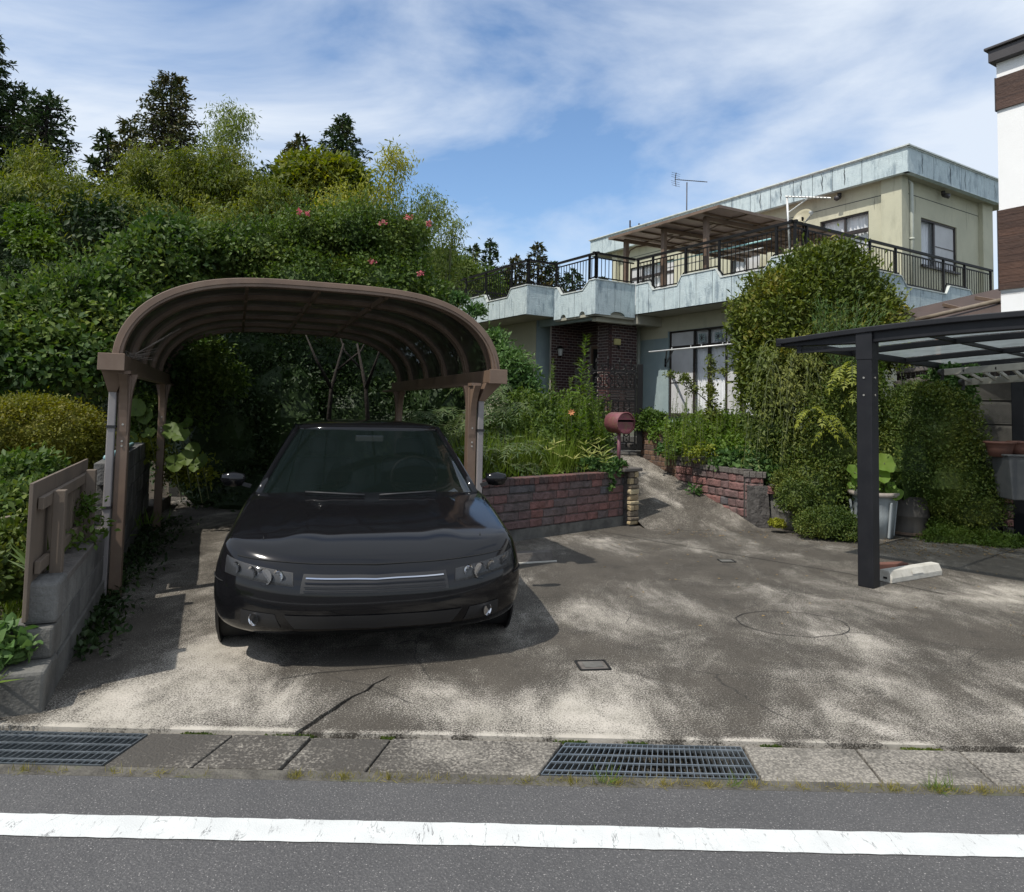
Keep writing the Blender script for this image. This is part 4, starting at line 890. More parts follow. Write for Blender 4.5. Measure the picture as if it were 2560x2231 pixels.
for x in (385, 488, 590, 692, 795, 870):
    for s_ in (-1, 1):
        b = MB(); b.tube(arc(x+s_*24, 715, 24, 90-s_*190+(0 if s_ > 0 else 0), 90+s_*60), .013, 5); b.tube([gq(x+s_*44, 725), gq(x+s_*20, 760), gq(x+s_*40, 800)], .013, 5); b.tube(arc(x+s_*22, 805, 20, -90+s_*200, -90-s_*60), .013, 5); b.obj('scroll', M['iron'], t)
    MB().tube([gq(x, 680), gq(x, 835)], .010, 5).obj('gate_bar', M['iron'], t)
for x in (480, 575, 695, 840):
    for dy in (0, 46):
        b = MB(); b.tube([gq(x-45, 868+dy), gq(x+35, 868+dy), gq(x+45, 880+dy), gq(x+35, 892+dy), gq(x-35, 892+dy), gq(x-50, 880+dy), gq(x-45, 868+dy)], .010, 5); b.obj('knot', M['iron'], t)
for x in list(range(365, 890, 52)):
    MB().tube([gq(x, 955), gq(x, 1335)], .011, 5).obj('gate_bar', M['iron'], t)
for i, x in enumerate(range(390, 890, 104)):
    b = MB(); b.tube(arc(x+0, 985, 18, 0, 360), .010, 5); b.tube([gq(x-40, 1010), gq(x, 1035), gq(x+40, 1010)], .010, 5); b.tube([gq(x-40, 1080), gq(x, 1055), gq(x+40, 1080)], .010, 5)
    b.tube(arc(x, 1262, 18, 0, 360), .011, 5); b.tube(arc(x-20, 1300, 22, 0, -90), .011, 5); b.tube(arc(x+20, 1300, 22, 180, 270), .011, 5); b.tube([gq(x, 1335), gq(x, 1380)], .014, 5); b.obj('rosette', M['iron'], t)
# stone steps behind the gate
t = thing('entrance_steps', 'low flagged stone steps leading up to the porch behind the gate', 'steps')
for i in range(3): MB().box(1.15+.1*i, 2.75+.2*i, 13.05+.35*i, 13.4+.35*i, .86, .93+.12*i).obj('step', M['oldcap'] if i % 2 else M['concrete'], t, bevel=.01)

# ============================================================ BRICK GARDEN WALLS
def frame_wall(root, P0, d, name, u0, u1, z0, z1, proud, mat, jog=.0, hmat=None, rnd=.0):
    """split-face block between u0..u1 along d"""
    d = Vector(d); n = Vector((d.y, -d.x, 0)); b = MB(); g = .004; e = .012
    def P(u, z, o): return tuple(P0+d*u+n*o+Vector((0, 0, z)))
    k = max(2, int((u1-u0)/.06)); vs_ = []; rows = 4
    for j in range(rows):
        zz = z0+g+(z1-z0-2*g)*(0, .15, .82, 1)[j]; off = (0, 1, 1, 0)[j]
        for i in range(k+1):
            uu = u0+g+(u1-u0-2*g)*i/k; o = proud*off*(0.35 if i in (0, k) else 1)+(random.uniform(-rnd, rnd) if off and 0 < i < k else 0); vs_.append(P(uu, zz+(random.uniform(-rnd, rnd)*.5 if off else 0), o))
    b.add(vs_, [(j*(k+1)+i, j*(k+1)+i+1, (j+1)*(k+1)+i+1, (j+1)*(k+1)+i) for j in range(rows-1) for i in range(k)])
    return b.obj(name, mat, root)
def block_wall(root, P0, d, Lh, z0, h, courses, bl, mat, gapmat, proud=.03, th=.15, rnd=.006, name='block', vary=True, minz=None):
    d = Vector(d); n = Vector((d.y, -d.x, 0)); b = MB()
    q = [P0, P0+d*Lh, P0+d*Lh-n*th, P0-n*th]; b.hexa([tuple(v+Vector((0, 0, z0-.3))) for v in q], [tuple(v+Vector((0, 0, z0+h*courses-.004))) for v in q]); b.obj('wall_core', gapmat, root)
    for c_ in range(courses):
        u = -random.uniform(0, bl*.8) if vary else -(bl/2)*(c_ % 2)
        while u < Lh-.02:
            w_ = bl*(random.choice((.5, .5, 1, 1)) if vary else 1)
            a, e = max(u, 0), min(u+w_, Lh)
            zz = z0+h*c_
            if e-a > .03 and (minz is None or zz+h*.6 > minz((a+e)/2)): frame_wall(root, P0, d, name, a, e, zz, zz+h, proud, mat, rnd=rnd)
            u += w_
def coping(root, P0, d, u0, u1, z, h, bw, out, mat, th=.15, name='coping_brick'):
    d = Vector(d); n = Vector((d.y, -d.x, 0)); u = u0
    while u < u1-.01:
        e = min(u+bw, u1); g = .003; j = random.uniform(-.003, .003); q = [P0+d*(u+g)+n*(out+j), P0+d*(e-g)+n*(out+j), P0+d*(e-g)-n*th, P0+d*(u+g)-n*th]
        MB().hexa([tuple(v+Vector((0, 0, z))) for v in q], [tuple(v+Vector((0, 0, z+h+random.uniform(-.003, .003)))) for v in q]).obj(name, mat, root, bevel=.005); u = e
GM = material('grey_mortar', (.09, .085, .078), (.05, .048, .044), 9, .95)
LT = .775; LH = 3.35
wl_ = thing('brick_wall', 'red and grey split block retaining wall with red brick coping left of the ramp', 'wall')
block_wall(wl_, LW0, WLd, LH, .14, .111, 5, .44, M['redblock'], GM, .022, rnd=.009)
coping(wl_, LW0, WLd, 0, LH, .14+.555, .085, .085, .03, M['copingbrick'])
nL = Vector((WLd.y, -WLd.x, 0)); q = [LW0+nL*.018, LW1+nL*.018, LW1-nL*.2, LW0-nL*.2]
MB().hexa([tuple(v+Vector((0, 0, -.1))) for v in q], [tuple(v+Vector((0, 0, .135))) for v in q]).obj('footing', M['concrete'], wl_, bevel=.006)
# stacked stone pillar
t = thing('stone_pillar', 'narrow pillar of stacked tan split stones at the end of the red wall', 'pillar', (LW1.x+.10, LW1.y-.02, 0), R(38))
MB().box(-.055, .10, -.04, .20, 0, .80).obj('core', M['darkstone'], t)
z = .02; i = 0
while z < .74:
    h_ = random.choice((.055, .06, .085, .095)); k = random.choice((1, 1, 2)); xs = [-.075, .115] if k == 1 else [-.075, random.uniform(-.01, .04), .115]
    for a, c in zip(xs[:-1], xs[1:]):
        b = MB(); e = random.uniform(.0, .02); b.box(a+.003, c-.003, -.065-e, .0, z+.003, z+h_-.004); b.obj('stone', M['stone'], t, bevel=.014, sub=1)
    b = MB(); b.box(.09, .128+random.uniform(0, .015), -.05, .2, z+.003, z+h_-.004).obj('stone', M['stone'], t, bevel=.014, sub=1); z += h_
MB().box(-.22, .17, -.09, .30, .785, .835).obj('cap_slab', M['oldcap'], t, bevel=.012)
# right wall: red part then brown part, stepping up the ramp
wr_ = thing('brick_wall', 'red split block wall with dark coping that steps up along the right side of the ramp', 'wall')
LR = 1.62; rz_ = lambda u: max(-.1, .0+.86*((u)/2.55)-.12)
RN = -RWd; PE = RW0+RWd*LR
block_wall(wr_, PE, RN, LR, .13, .125, 5, .34, M['redblock'], GM, .025, minz=lambda u: rz_(LR-u)-.05)
coping(wr_, RW0+RWd*.98, RN, -.0, 1.0, .755, .075, .075, .035, M['oldcap']); block_wall(wr_, PE, RN, LR-.98, .755, .10, 1, .34, M['redblock'], GM, .02)
coping(wr_, PE, RN, 0, LR-.98+.04, .855, .085, .07, .035, M['oldcap'])
nR = Vector((-RWd.y, RWd.x, 0))
q = [RW0+nR*.02, RW0+RWd*1.2+nR*.02, RW0+RWd*1.2-nR*.15, RW0-nR*.15]; MB().hexa([tuple(v+Vector((0, 0, -.1))) for v in q], [tuple(v+Vector((0, 0, .125))) for v in q]).obj('footing', M['concrete'], wr_)
# short return of the red wall
RR = Vector((.80, .60, 0)); RP = RW0+Vector((.005, -.005, 0))
block_wall(wr_, RP, Vector((.92, -.39, 0)).normalized(), .26, .13, .125, 5, .26, M['redblock'], GM, .02); coping(wr_, RP, Vector((.92, -.39, 0)).normalized(), -.02, .3, .72, .08, .09, .03, M['oldcap'])
wb_ = thing('brick_wall', 'stepped brown brick wall between the iron gate post and the red block wall', 'wall')
PB = RW0+RWd*LR
block_wall(wb_, PB+RWd*.42, RN, .42, .35, .088, 8, .125, M['brownbrick'], GM, .008, rnd=.002, vary=False); coping(wb_, PB+RWd*.42, RN, 0, .42, .35+.704, .075, .055, .012, M['brownbrick'])
block_wall(wb_, PB+RWd*1.04, RN, .62, .35, .088, 10, .125, M['brownbrick'], GM, .008, rnd=.002, vary=False); coping(wb_, PB+RWd*1.04, RN, 0, .62, .35+.88, .085, .055, .012, M['brownbrick'])
# rough dark stones at the corner
sp0 = gnd(1498, 1058)
t = thing('rough_stone_slab', 'dark rough concrete slab leaning at the near end of the red wall', 'stone', (sp0.x+.02, sp0.y-.02, 0), R(-8))
def rough(w, d, h, mat, parent, name, loc=(0, 0, 0), dis=.02, seed=0):
    b = MB(); nx_, ny_, nz_ = 6, 3, 6; import itertools
    rnd_ = random.Random(seed)
    import bmesh
    bm = bmesh.new(); bmesh.ops.create_cube(bm, size=1); bmesh.ops.subdivide_edges(bm, edges=bm.edges[:], cuts=5, use_grid_fill=True)
    for v in bm.verts: v.co = Vector((v.co.x*w+loc[0], v.co.y*d+loc[1], (v.co.z+.5)*h+loc[2]))+Vector((rnd_.uniform(-dis, dis), rnd_.uniform(-dis, dis), rnd_.uniform(-dis, dis) if v.co.z > -.4 else 0))
    me = bpy.data.meshes.new(name); bm.to_mesh(me); bm.free(); me.materials.append(mat); return link(name, me, parent)
rough(.30, .12, .60, M['darkstone'], t, 'slab', (.14, .02, 0), .012, 1); rough(.24, .14, .62, M['concrete'], t, 'slab', (.43, .06, 0), .014, 2); rough(.14, .12, .10, M['redblock'], t, 'block', (.34, .0, .5), .008, 3)

# ============================================================ BROWN ARCHED CARPORT
CE = math.atan2(.36, .933); CW, CD, CZ = 3.17, 4.5, 1.97
cpx = thing('carport', 'old bronze carport with arched smoked panel roof standing over the black car', 'carport', (-3.22, 5.97, 0), CE)
AC, AH = 1.59, 1.70
def az_(u): return CZ+.02+.775*(max(0, 1-abs(u)**3.5))**.5
def arch(b, y0, y1, th, n=48, inn=0):
    us = [math.sin(PI/2*(-1+2*i/n)) for i in range(n+1)]; vs_ = []
    P = [(AC+u*(AH-inn), az_(u)-inn) for u in us]
    for i, (x, z) in enumerate(P):
        x0, z0 = P[max(0, i-1)]; x1, z1 = P[min(n, i+1)]; d = Vector((x1-x0, z1-z0)).normalized(); nx_, nz_ = -d.y, d.x
        for (o, yy) in ((0, y0), (0, y1), (-th, y1), (-th, y0)): vs_.append((x+nx_*o, yy, max(CZ, z+nz_*o)))
    f = [(4*i+k, 4*i+(k+1) % 4, 4*(i+1)+(k+1) % 4, 4*(i+1)+k) for i in range(n) for k in range(4)]; b.add(vs_, f); return b
ribs = [0, .9, 1.8, 2.7, 3.6, 4.42]
arch(MB(), -.10, -.055, .080).obj('front_arch', M['bronze'], cpx, bevel=.006); arch(MB(), -.055, .05, .035).obj('front_arch', M['bronze'], cpx, bevel=.004); arch(MB(), -.112, -.098, .018, inn=.03).obj('arch_bead', M['bronze'], cpx)
for y in ribs[1:]:
    arch(MB(), y-.058, y-.012, .060).obj('rib', M['bronze'], cpx, bevel=.004); arch(MB(), y+.012, y+.058, .060).obj('rib', M['bronze'], cpx, bevel=.004); arch(MB(), y-.012, y+.012, .035).obj('rib_groove', M['carblack'], cpx)
arch(MB(), .12, .16, .055).obj('rib', M['bronze'], cpx, bevel=.004)
for y0, y1 in zip(ribs[:-1], ribs[1:]): arch(MB(), y0+.055, y1-.055, .006, inn=.012).obj('roof_panel', M['polyc'], cpx, True)
for u in (-.40, -.03, .34):
    for y0, y1 in zip(ribs[:-1], ribs[1:]):
        z = az_(u)-.045; x = AC+u*AH; MB().box(x-.014, x+.014, y0+.06, y1-.06, z-.035, z+.02).obj('purlin', M['bronze'], cpx)
for sg, xa, xb, xp in ((1, -.185, -.01, -.02), (-1, 3.16, 3.325, 3.06)):
    MB().box(xa, xb, -.16, CD+.05, CZ-.07, CZ+.055).obj('gutter_beam', M['bronze'], cpx, bevel=.006)
    MB().box(xa-.010, xb+.010, -.185, -.155, CZ-.078, CZ+.062).obj('end_cap', M['bronze'], cpx, bevel=.004)
    MB().box(xp-.05, xp+.05, -.05, CD, CZ-.10, CZ-.072).obj('beam_plate', M['bronze'], cpx)
    for y in (.10, 3.5):
        MB().box(xp-.045, xp+.045, y-.05, y+.05, 0, CZ-.10).obj('post', M['bronze'], cpx, bevel=.006)
        for s2 in (-1, 1):
            poly = [(xp-.03, y+s2*.05, CZ-.62)]+[(xp-.03, y+s2*(.055+.15*(q/8)**2.8), CZ-.58+.48*(q/8)) for q in range(9)]+[(xp-.03, y+s2*.05, CZ-.10)]
            MB().prism(poly, (.06, 0, 0)).obj('bracket', M['bronze'], cpx, bevel=.003)
            poly = [(xp+s2*.045, y-.03, CZ-.50)]+[(xp+s2*(.047+.045*(q/8)**2.6), y-.03, CZ-.46+.36*(q/8)) for q in range(9)]+[(xp+s2*.045, y-.03, CZ-.10)]
            MB().prism(poly, (0, .06, 0)).obj('bracket', M['bronze'], cpx, bevel=.003)
        for zz in (CZ-.70, CZ-.66, CZ-.52): MB().tube([(xp+sg*.0, y-.05, zz), (xp+sg*.0, y-.058, zz)], .009, 8).obj('bolt', M['alu'], cpx)
    xo = xp-sg*.085; MB().box(xo-.030, xo+.030, .03, .09, .03, CZ-.24).obj('downpipe', M['downpipe'], cpx, bevel=.008)
    b = MB(); b.hexa([(xo-.033, .02, CZ-.25), (xo+.033, .02, CZ-.25), (xo+.033, .095, CZ-.25), (xo-.033, .095, CZ-.25)], [(xa, -.06, CZ-.07), (xb, -.06, CZ-.07), (xb, .14, CZ-.07), (xa, .14, CZ-.07)]); b.obj('rain_hopper', M['bronze'], cpx, bevel=.004)
    for zz in (1.42, .75): MB().box(xo-.036, xo+.036, .022, .096, zz, zz+.022).obj('pipe_band', M['carblack'], cpx)
# old cobweb rag in the left corner of the roof
t = thing('cobweb', 'dusty pale cobweb hanging in the left front corner of the arched carport roof', 'cobweb'); b = MB()
c0 = at(264, 716, 6.25)
for i in range(26):
    e = c0+Vector((random.uniform(-.12, .16), random.uniform(-.05, .35), random.uniform(-.04, .10))); b.tube([c0+Vector((random.uniform(-.03, .03), 0, random.uniform(-.02, .02))), e], [.004, .001], 4)
for (xx, yy) in ((362, 660), (330, 680), (345, 668)): b.tube([c0, at(xx, yy, 6.6)], [.004, .0015], 4)
b.obj('web', M['web'], t)

# ============================================================ BLACK CAR
car = thing('car', 'shiny black car parked nose out under the arched carport', 'car', (-.82, 4.54, 0), CE-R(8)); car.scale = (1.15, 1.05, 1.03)
HWD, LEN = .885, 4.25
def contour():
    P = []
    for i in range(15): f = PI/2*i/14; P.append((.13+(HWD-.13)*math.sin(f), .40*(1-math.cos(f))+.0, math.sin(f), -math.cos(f)))
    for y in np.linspace(.55, LEN-.5, 14): P.append((HWD, float(y), 1, 0))
    for i in range(10): f = PI/2*i/9; P.append((.25+(HWD-.25)*math.cos(f), LEN-.3+.3*math.sin(f), math.cos(f), math.sin(f)))
    P.append((.0, LEN, 0, 1)); full = [(0, -.012, 0, -1)]+P; L_ = [(-x, y, -nx_, ny_) for x, y, nx_, ny_ in full[1:-1]][::-1]; return full+L_
CT = contour()
def hood(y): return float(np.interp(y, [0, .12, .35, .8, 1.25, 2, 3.5, 4.25], [.655, .70, .755, .835, .905, .93, .96, .93]))
LV = [(0, .14), (.06, .05), (.20, .015), (.34, 0), (.55, -.004), (.70, .012), (.84, .045), (.94, .085), (1.0, .15)]
def csurf(p, t, off=0):
    x, y, nx_, ny_ = p; zl = .19; ins = float(np.interp(t, [a for a, _ in LV], [b_ for _, b_ in LV])); fr = max(0, -ny_)
    if t > .6: ins = ins*(.55+.75*fr)
    xx, yy = x-nx_*(ins-off), y-ny_*(ins-off); z = zl+(hood(yy)-zl)*t; return (xx, yy, z)
b = MB(); n = len(CT); tl = [0, .03, .10, .2, .34, .48, .6, .7, .78, .86, .93, .97, 1.0]
for t_ in tl:
    for p in CT: b.v.append(csurf(p, t_))
nr = len(tl)
for s_ in (.95, .8, .55, .25, .02):
    for p in CT:
        x, y, z = csurf(p, 1.0); yy = 2.1+(y-2.1)*(s_ if s_ < .9 else s_); xx = x*s_; b.v.append((xx, yy, hood(yy)+.045*(1-(xx/.8)**2)*min(1, (yy+.1)/.5)+(.012 if .34 < abs(xx) < .5 else 0)))
    nr += 1
for i in range(nr-1):
    for j in range(n): b.f.append((i*n+j, i*n+(j+1) % n, (i+1)*n+(j+1) % n, (i+1)*n+j))
b.obj('body', M['carpaint'], car, True, sub=1)
def cfront(ang): f = R(abs(ang)); s_ = 1 if ang >= 0 else -1; return (s_*(.13+(HWD-.13)*math.sin(f)) if True else 0, .40*(1-math.cos(f)), s_*math.sin(f), -math.cos(f))
def patch(name, pts, mat, off=.006, nx_=10, ny_=4, parent=None, smooth=True):
    """pts: corner (angle,t) lower-left, lower-right, upper-right, upper-left on the nose surface"""
    b = MB(); A, B_, C_, D_ = [Vector(q) for q in pts]
    for j in range(ny_+1):
        for i in range(nx_+1):
            q = A.lerp(B_, i/nx_).lerp(D_.lerp(C_, i/nx_), j/ny_)
            if abs(q.x) < 0.001: p = (0, -.012, 0, -1)
            else: p = cfront(q.x)
            e = min(i, nx_-i, j, ny_-j); b.v.append(csurf(p, q.y, off if e else off*.2))
    b.f = [(j*(nx_+1)+i, j*(nx_+1)+i+1, (j+1)*(nx_+1)+i+1, (j+1)*(nx_+1)+i) for j in range(ny_) for i in range(nx_)]
    return b.obj(name, mat, parent or car, smooth)
def fpatch(name, x0, x1, t0, t1, mat, off=.006, parent=None, taper=0):
    b = MB(); nx_ = 14
    for j in range(3):
        for i in range(nx_+1):
            t_ = t0+(t1-t0)*j/2; w_ = 1-taper*(1-j/2); x = (x0+(x1-x0)*i/nx_)*w_; s_ = 1 if x >= 0 else -1; sf = max(0, min(1, (abs(x)-.13)/(HWD-.13))); f = math.asin(sf)
            p = (x, .40*(1-math.cos(f))-.012*(1-min(1, abs(x)/.13)), s_*math.sin(f), -math.cos(f)); b.v.append(csurf(p, t_, off))
    b.f = [(j*(nx_+1)+i, j*(nx_+1)+i+1, (j+1)*(nx_+1)+i+1, (j+1)*(nx_+1)+i) for j in range(2) for i in range(nx_)]; return b.obj(name, mat, parent or car, True)
gr = fpatch('grille', -.40, .40, .60, .80, M['carblack'], .006)
for i in range(4): fpatch('grille_bar', -.38, .38, .625+.045*i, .638+.045*i, M['chrome'] if i == 3 else M['carpaint'], .014, gr)
fpatch('lower_grille', -.48, .48, .14, .32, M['carblack'], .006, taper=.1)
for s_ in (-1, 1):
    h = patch('headlight', [(s_*24, .66), (s_*66, .70), (s_*72, .86), (s_*26, .80)], M['carblack'], .004)
    patch('headlight_glass', [(s_*24.5, .665), (s_*65.5, .705), (s_*71.5, .855), (s_*26.5, .795)], M['lens'], .012, parent=h)
    p = csurf(cfront(s_*38), .74, .006); MB().lathe([(.001, 0), (.045, .0), (.05, .012)], 16).obj('reflector', M['chrome'], h).matrix_local = Matrix.Translation(p) @ Vector((s_*math.sin(R(38)), -math.cos(R(38)), .1)).to_track_quat('Z', 'Y').to_matrix().to_4x4()
    for a_ in (32, 46, 57):
        p = csurf(cfront(s_*a_), .765 if a_ < 50 else .78, .007); MB().lathe([(.001, -.004), (.028, 0), (.036, .006)], 16).obj('reflector', M['chrome'], h).matrix_local = Matrix.Translation(p) @ Vector((s_*math.sin(R(a_)), -math.cos(R(a_)), .1)).to_track_quat('Z', 'Y').to_matrix().to_4x4()
    patch('fog_recess', [(s_*30, .14), (s_*52, .16), (s_*50, .34), (s_*32, .32)], M['carblack'], .004)
    p = csurf(cfront(s_*42), .24, .008); MB().lathe([(.001, 0), (.032, .0), (.036, .01)], 14).obj('fog_lamp', M['chrome'], car).matrix_local = Matrix.Translation(p) @ Vector((s_*math.sin(R(42)), -math.cos(R(42)), 0)).to_track_quat('Z', 'Y').to_matrix().to_4x4()
    # mirror
    mb = MB(); mb.lathe([(.005, -.06), (.05, -.05), (.07, 0), (.06, .04), (.005, .055)], 16); mo = mb.obj('mirror', M['carpaint'], car, True); mo.location = (s_*.955, 1.55, 1.0); mo.scale = (1.25, .75, 1)
    MB().bar((s_*.84, 1.58, .94), (s_*.94, 1.56, .98), .05, .03).obj('mirror_arm', M['carblack'], car)
    for y in (.86, 3.42):
        wl = MB().lathe([(.19, -.10), (.30, -.10), (.315, -.07), (.315, .07), (.30, .10), (.19, .10)], 28).obj('wheel', M['tyre'], car, True); wl.rotation_euler = (0, R(90), 0); wl.location = (s_*.80, y, .315)
        rm = MB(); rm.lathe([(.19, .06), (.185, .02), (.03, .03), (.001, .03)], 20); 
        for q in range(5): a_ = q*2*PI/5; rm.bar((0, 0, .05*s_ if s_ > 0 else -.05), (.18*math.cos(a_), .18*math.sin(a_), .07*s_), .04, .02)
        rm.obj('rim', M['alu'], wl)
        ar = MB().lathe([(.001, 0), (.365, 0), (.365, .012), (.001, .012)], 28).obj('wheel_arch', M['carblack'], car); ar.rotation_euler = (0, R(90), 0); ar.location = (s_*.878-.006, y, .33)
# greenhouse: windscreen, side glass, roof
def gring(f):
    """plan ring of the cabin at height fraction f"""
    yb, yt = 1.18, 2.02; rb, rtp = 4.05, 3.45; y0 = yb+(yt-yb)*f**.92; y1 = rb+(rtp-rb)*f; w_ = .80+(.585-.80)*f**1.15; z = .90+.50*f
    P = []
    for i in range(9): g = PI/2*i/8; P.append((.30*w_/.8+(w_-.30*w_/.8)*math.sin(g), y0+.30*(1-math.cos(g))))
    for y in np.linspace(y0+.5, y1-.4, 8): P.append((w_, float(y)))
    for i in range(7): g = PI/2*i/6; P.append((.35*w_/.8+(w_-.35*w_/.8)*math.cos(g), y1-.25+.25*math.sin(g)))
    P = [(0, y0-.015)]+P+[(0, y1)]
    return [(x, y, z) for x, y in P]+[(-x, y, z) for x, y in P[1:-1]][::-1]
b = MB(); fs = np.linspace(0, 1, 7); 
for f in fs: b.v += gring(float(f))
n = len(gring(0)); b.f = [(i*n+j, i*n+(j+1) % n, (i+1)*n+(j+1) % n, (i+1)*n+j) for i in range(len(fs)-1) for j in range(n)]
cab = b.obj('windows', M['carglass'], car, True)
b = MB(); base = gring(1.0); cx_, cy_ = 0, 2.75
for s_, dz in ((1.03, -.02), (1.03, .0), (.97, .022), (.85, .04), (.5, .058), (.1, .064)):
    b.v += [(x*s_, cy_+(y-cy_)*s_, z+dz) for x, y, z in base]
b.f = [(i*n+j, i*n+(j+1) % n, (i+1)*n+(j+1) % n, (i+1)*n+j) for i in range(5) for j in range(n)]; b.f.append(tuple(5*n+j for j in range(n)))
b.obj('roof', M['carpaint'], car, True)
for s_ in (-1, 1):      # seats and wheel seen through the glass
    MB().box(s_*.36-.24, s_*.36+.24, 2.35, 2.5, .55, 1.12).obj('seat', M['carblack'], car, bevel=.05); MB().box(s_*.36-.12, s_*.36+.12, 2.38, 2.47, 1.14, 1.30).obj('headrest', M['carblack'], car, bevel=.03)
MB().box(-.7, .7, 1.45, 1.75, .80, .93).obj('dashboard', M['carblack'], car, bevel=.03)
MB().tube([(.36+.18*math.cos(q*PI/10), 1.95+.04*math.sin(q*PI/10), .98+.17*math.sin(q*PI/10)) for q in range(21)], .014, 6).obj('steering_wheel', M['carblack'], car, True)
MB().box(-.11, .11, 1.98, 2.0, 1.28, 1.34).obj('rear_view_mirror', M['chrome'], car, bevel=.008)
for s_ in (-1, 1):      # bonnet shut line and bumper seam
    MB().tube([(s_*(.62+.13*q/8), .30+.85*q/8, hood(.30+.85*q/8)+.028*(1-((.62+.13*q/8)/.8)**2)-.004) for q in range(9)], .004, 4).obj('panel_gap', M['slotdark'], car)
    MB().tube([csurf(cfront(s_*(66+24*q/6)), .60-.0*q, .001) for q in range(7)], .0035, 4).obj('panel_gap', M['slotdark'], car)
MB().tube([csurf(cfront(a_) if abs(a_) > .5 else (0, -.012, 0, -1), .885, .001) for a_ in np.linspace(-62, 62, 25)], .0035, 4).obj('panel_gap', M['slotdark'], car)
for idx in (7, n-7, 13, n-13, 20, n-20):
    MB().tube([Vector(gring(float(f))[idx]) for f in np.linspace(0, 1, 6)], .028 if idx in (7, n-7) else .035, 6).obj('pillar', M['carpaint'], car, True)
for s_ in (-1, 1): MB().tube([(s_*.05+s_*.30*q/3*1.3, 1.06+.02*q, hood(1.1)+.045+.006*q) for q in range(4)], .009, 5).obj('wiper', M['carblack'], car, True)

# ============================================================ MODERN BLACK CARPORT (right)
c2 = thing('carport', 'modern black cantilever carport with grey roof panels at the right edge', 'carport', (3.52, 7.05, 0), math.atan2(.64, .767))
# local x runs along the row of posts, local -y is the cantilever direction
def rz2(t): return 2.455+.12*math.sin(max(0, min(1, (t+1.0)/3.6))*PI*.75)
def beam2(x0, ta, tb, w_, th, name='arch_beam', n=18, taper=True):
    b = MB(); vs_ = []
    for i in range(n+1):
        t_ = ta+(tb-ta)*i/n; z = rz2(t_); h_ = th*(.5+.5*min(1, (t_-ta)/.9)) if taper else th
        vs_ += [(x0-w_/2, -t_, z-h_), (x0+w_/2, -t_, z-h_), (x0+w_/2, -t_, z), (x0-w_/2, -t_, z)]
    b.add(vs_, [(4*i+k, 4*i+(k+1) % 4, 4*i+4+(k+1) % 4, 4*i+4+k) for i in range(n) for k in range(4)]+[(0, 1, 2, 3), (4*n+3, 4*n+2, 4*n+1, 4*n)]); return b.obj(name, M['black'], c2, bevel=.008)
T0, T1 = -.92, 2.6
for x0 in (0.0, 4.8): beam2(x0, T0, T1, .09, .155); 
for x0 in (0, 4.8): MB().box(x0-.075, x0+.075, -.075, .075, 0, rz2(0)-.06).obj('post', M['black'], c2, bevel=.008); MB().box(x0-.08, x0+.08, -.08, .08, rz2(0)-.32, rz2(0)-.05).obj('post_head', M['black'], c2, bevel=.006)
for x0 in (-.02, 4.84): beam2(x0-.06 if x0 < 1 else x0+.05, T0, T1, .03, .055, 'edge_frame', taper=False)
for x0 in (1.6, 3.2): beam2(x0, T0, T1, .05, .07, 'rib', taper=False)
for t_ in (T0+.02, T1-.02): MB().box(-.09, 4.9, -t_-.03, -t_+.03, rz2(t_)-.075, rz2(t_)+.01).obj('edge_frame', M['black'], c2, bevel=.006)
for t_ in (.25, 1.45): MB().box(0, 4.85, -t_-.02, -t_+.02, rz2(t_)-.05, rz2(t_)-.01).obj('purlin', M['black'], c2)
for xa, xb in ((0.03, 1.57), (1.63, 3.17), (3.23, 4.78)):
    b = MB(); k = 14; vs_ = []
    for i in range(k+1): t_ = T0+.03+(T1-T0-.06)*i/k; vs_ += [(xa, -t_, rz2(t_)+.004), (xb, -t_, rz2(t_)+.004)]
    b.add(vs_, [(2*i, 2*i+1, 2*i+3, 2*i+2) for i in range(k)]); b.obj('roof_panel', M['polyc2'], c2, True)
MB().bar((-.0, .07, rz2(0)-.20), (-.0, .72, rz2(-.7)-.15), .035, .035).obj('brace', M['black'], c2); MB().bar((0, .70, rz2(-.7)-.17), (0, .70, rz2(-.7)-.08), .05, .05).obj('brace_bracket', M['black'], c2)
for zz in (2.03, 1.86): MB().tube([(-.078, -.0, zz), (-.084, 0, zz)], .010, 8).obj('bolt', M['alu'], c2); MB().tube([(-.01, -.078, zz), (-.01, -.084, zz)], .010, 8).obj('bolt', M['alu'], c2)
# ladder stored under its roof
t = thing('ladder', 'folded aluminium ladder hanging under the roof of the black carport', 'ladder')
la, lb = at(1893, 748, 8.3), at(2150, 728, 7.0); la2, lb2 = at(1935, 768, 8.3), at(2160, 752, 7.0)
for p, q in ((la, lb), (la2, lb2)): MB().bar(p, q, .025, .075).obj('rail', M['alu'], t, bevel=.004)
for i in range(8): f = (i+.6)/8; MB().bar(la.lerp(lb, f), la2.lerp(lb2, f), .03).obj('rung', M['alu'], t)
for p in (la, la2): MB().tube([p+Vector((-.01, -.03, 0)), p+Vector((-.01, .03, 0))], .04, 10).obj('hinge', M['carblack'], t); MB().bar(p, p+Vector((-.01, 0, -.09)), .03, .02).obj('foot', M['carblack'], t)
for i in range(3): f = .18+.27*i; p = la.lerp(lb, f); MB().tube([p+Vector((0, -.02, .0)), p+Vector((0, -.026, 0))], .018, 8).obj('rivet', M['carblack'], t)

# ============================================================ WHITE HOUSE WITH BROWN CLADDING
WC = Vector((6.88, 10.0, 0)); wt = thing('house', 'white rendered house with dark brown board cladding at the right edge', 'house', WC, YAW+PI)
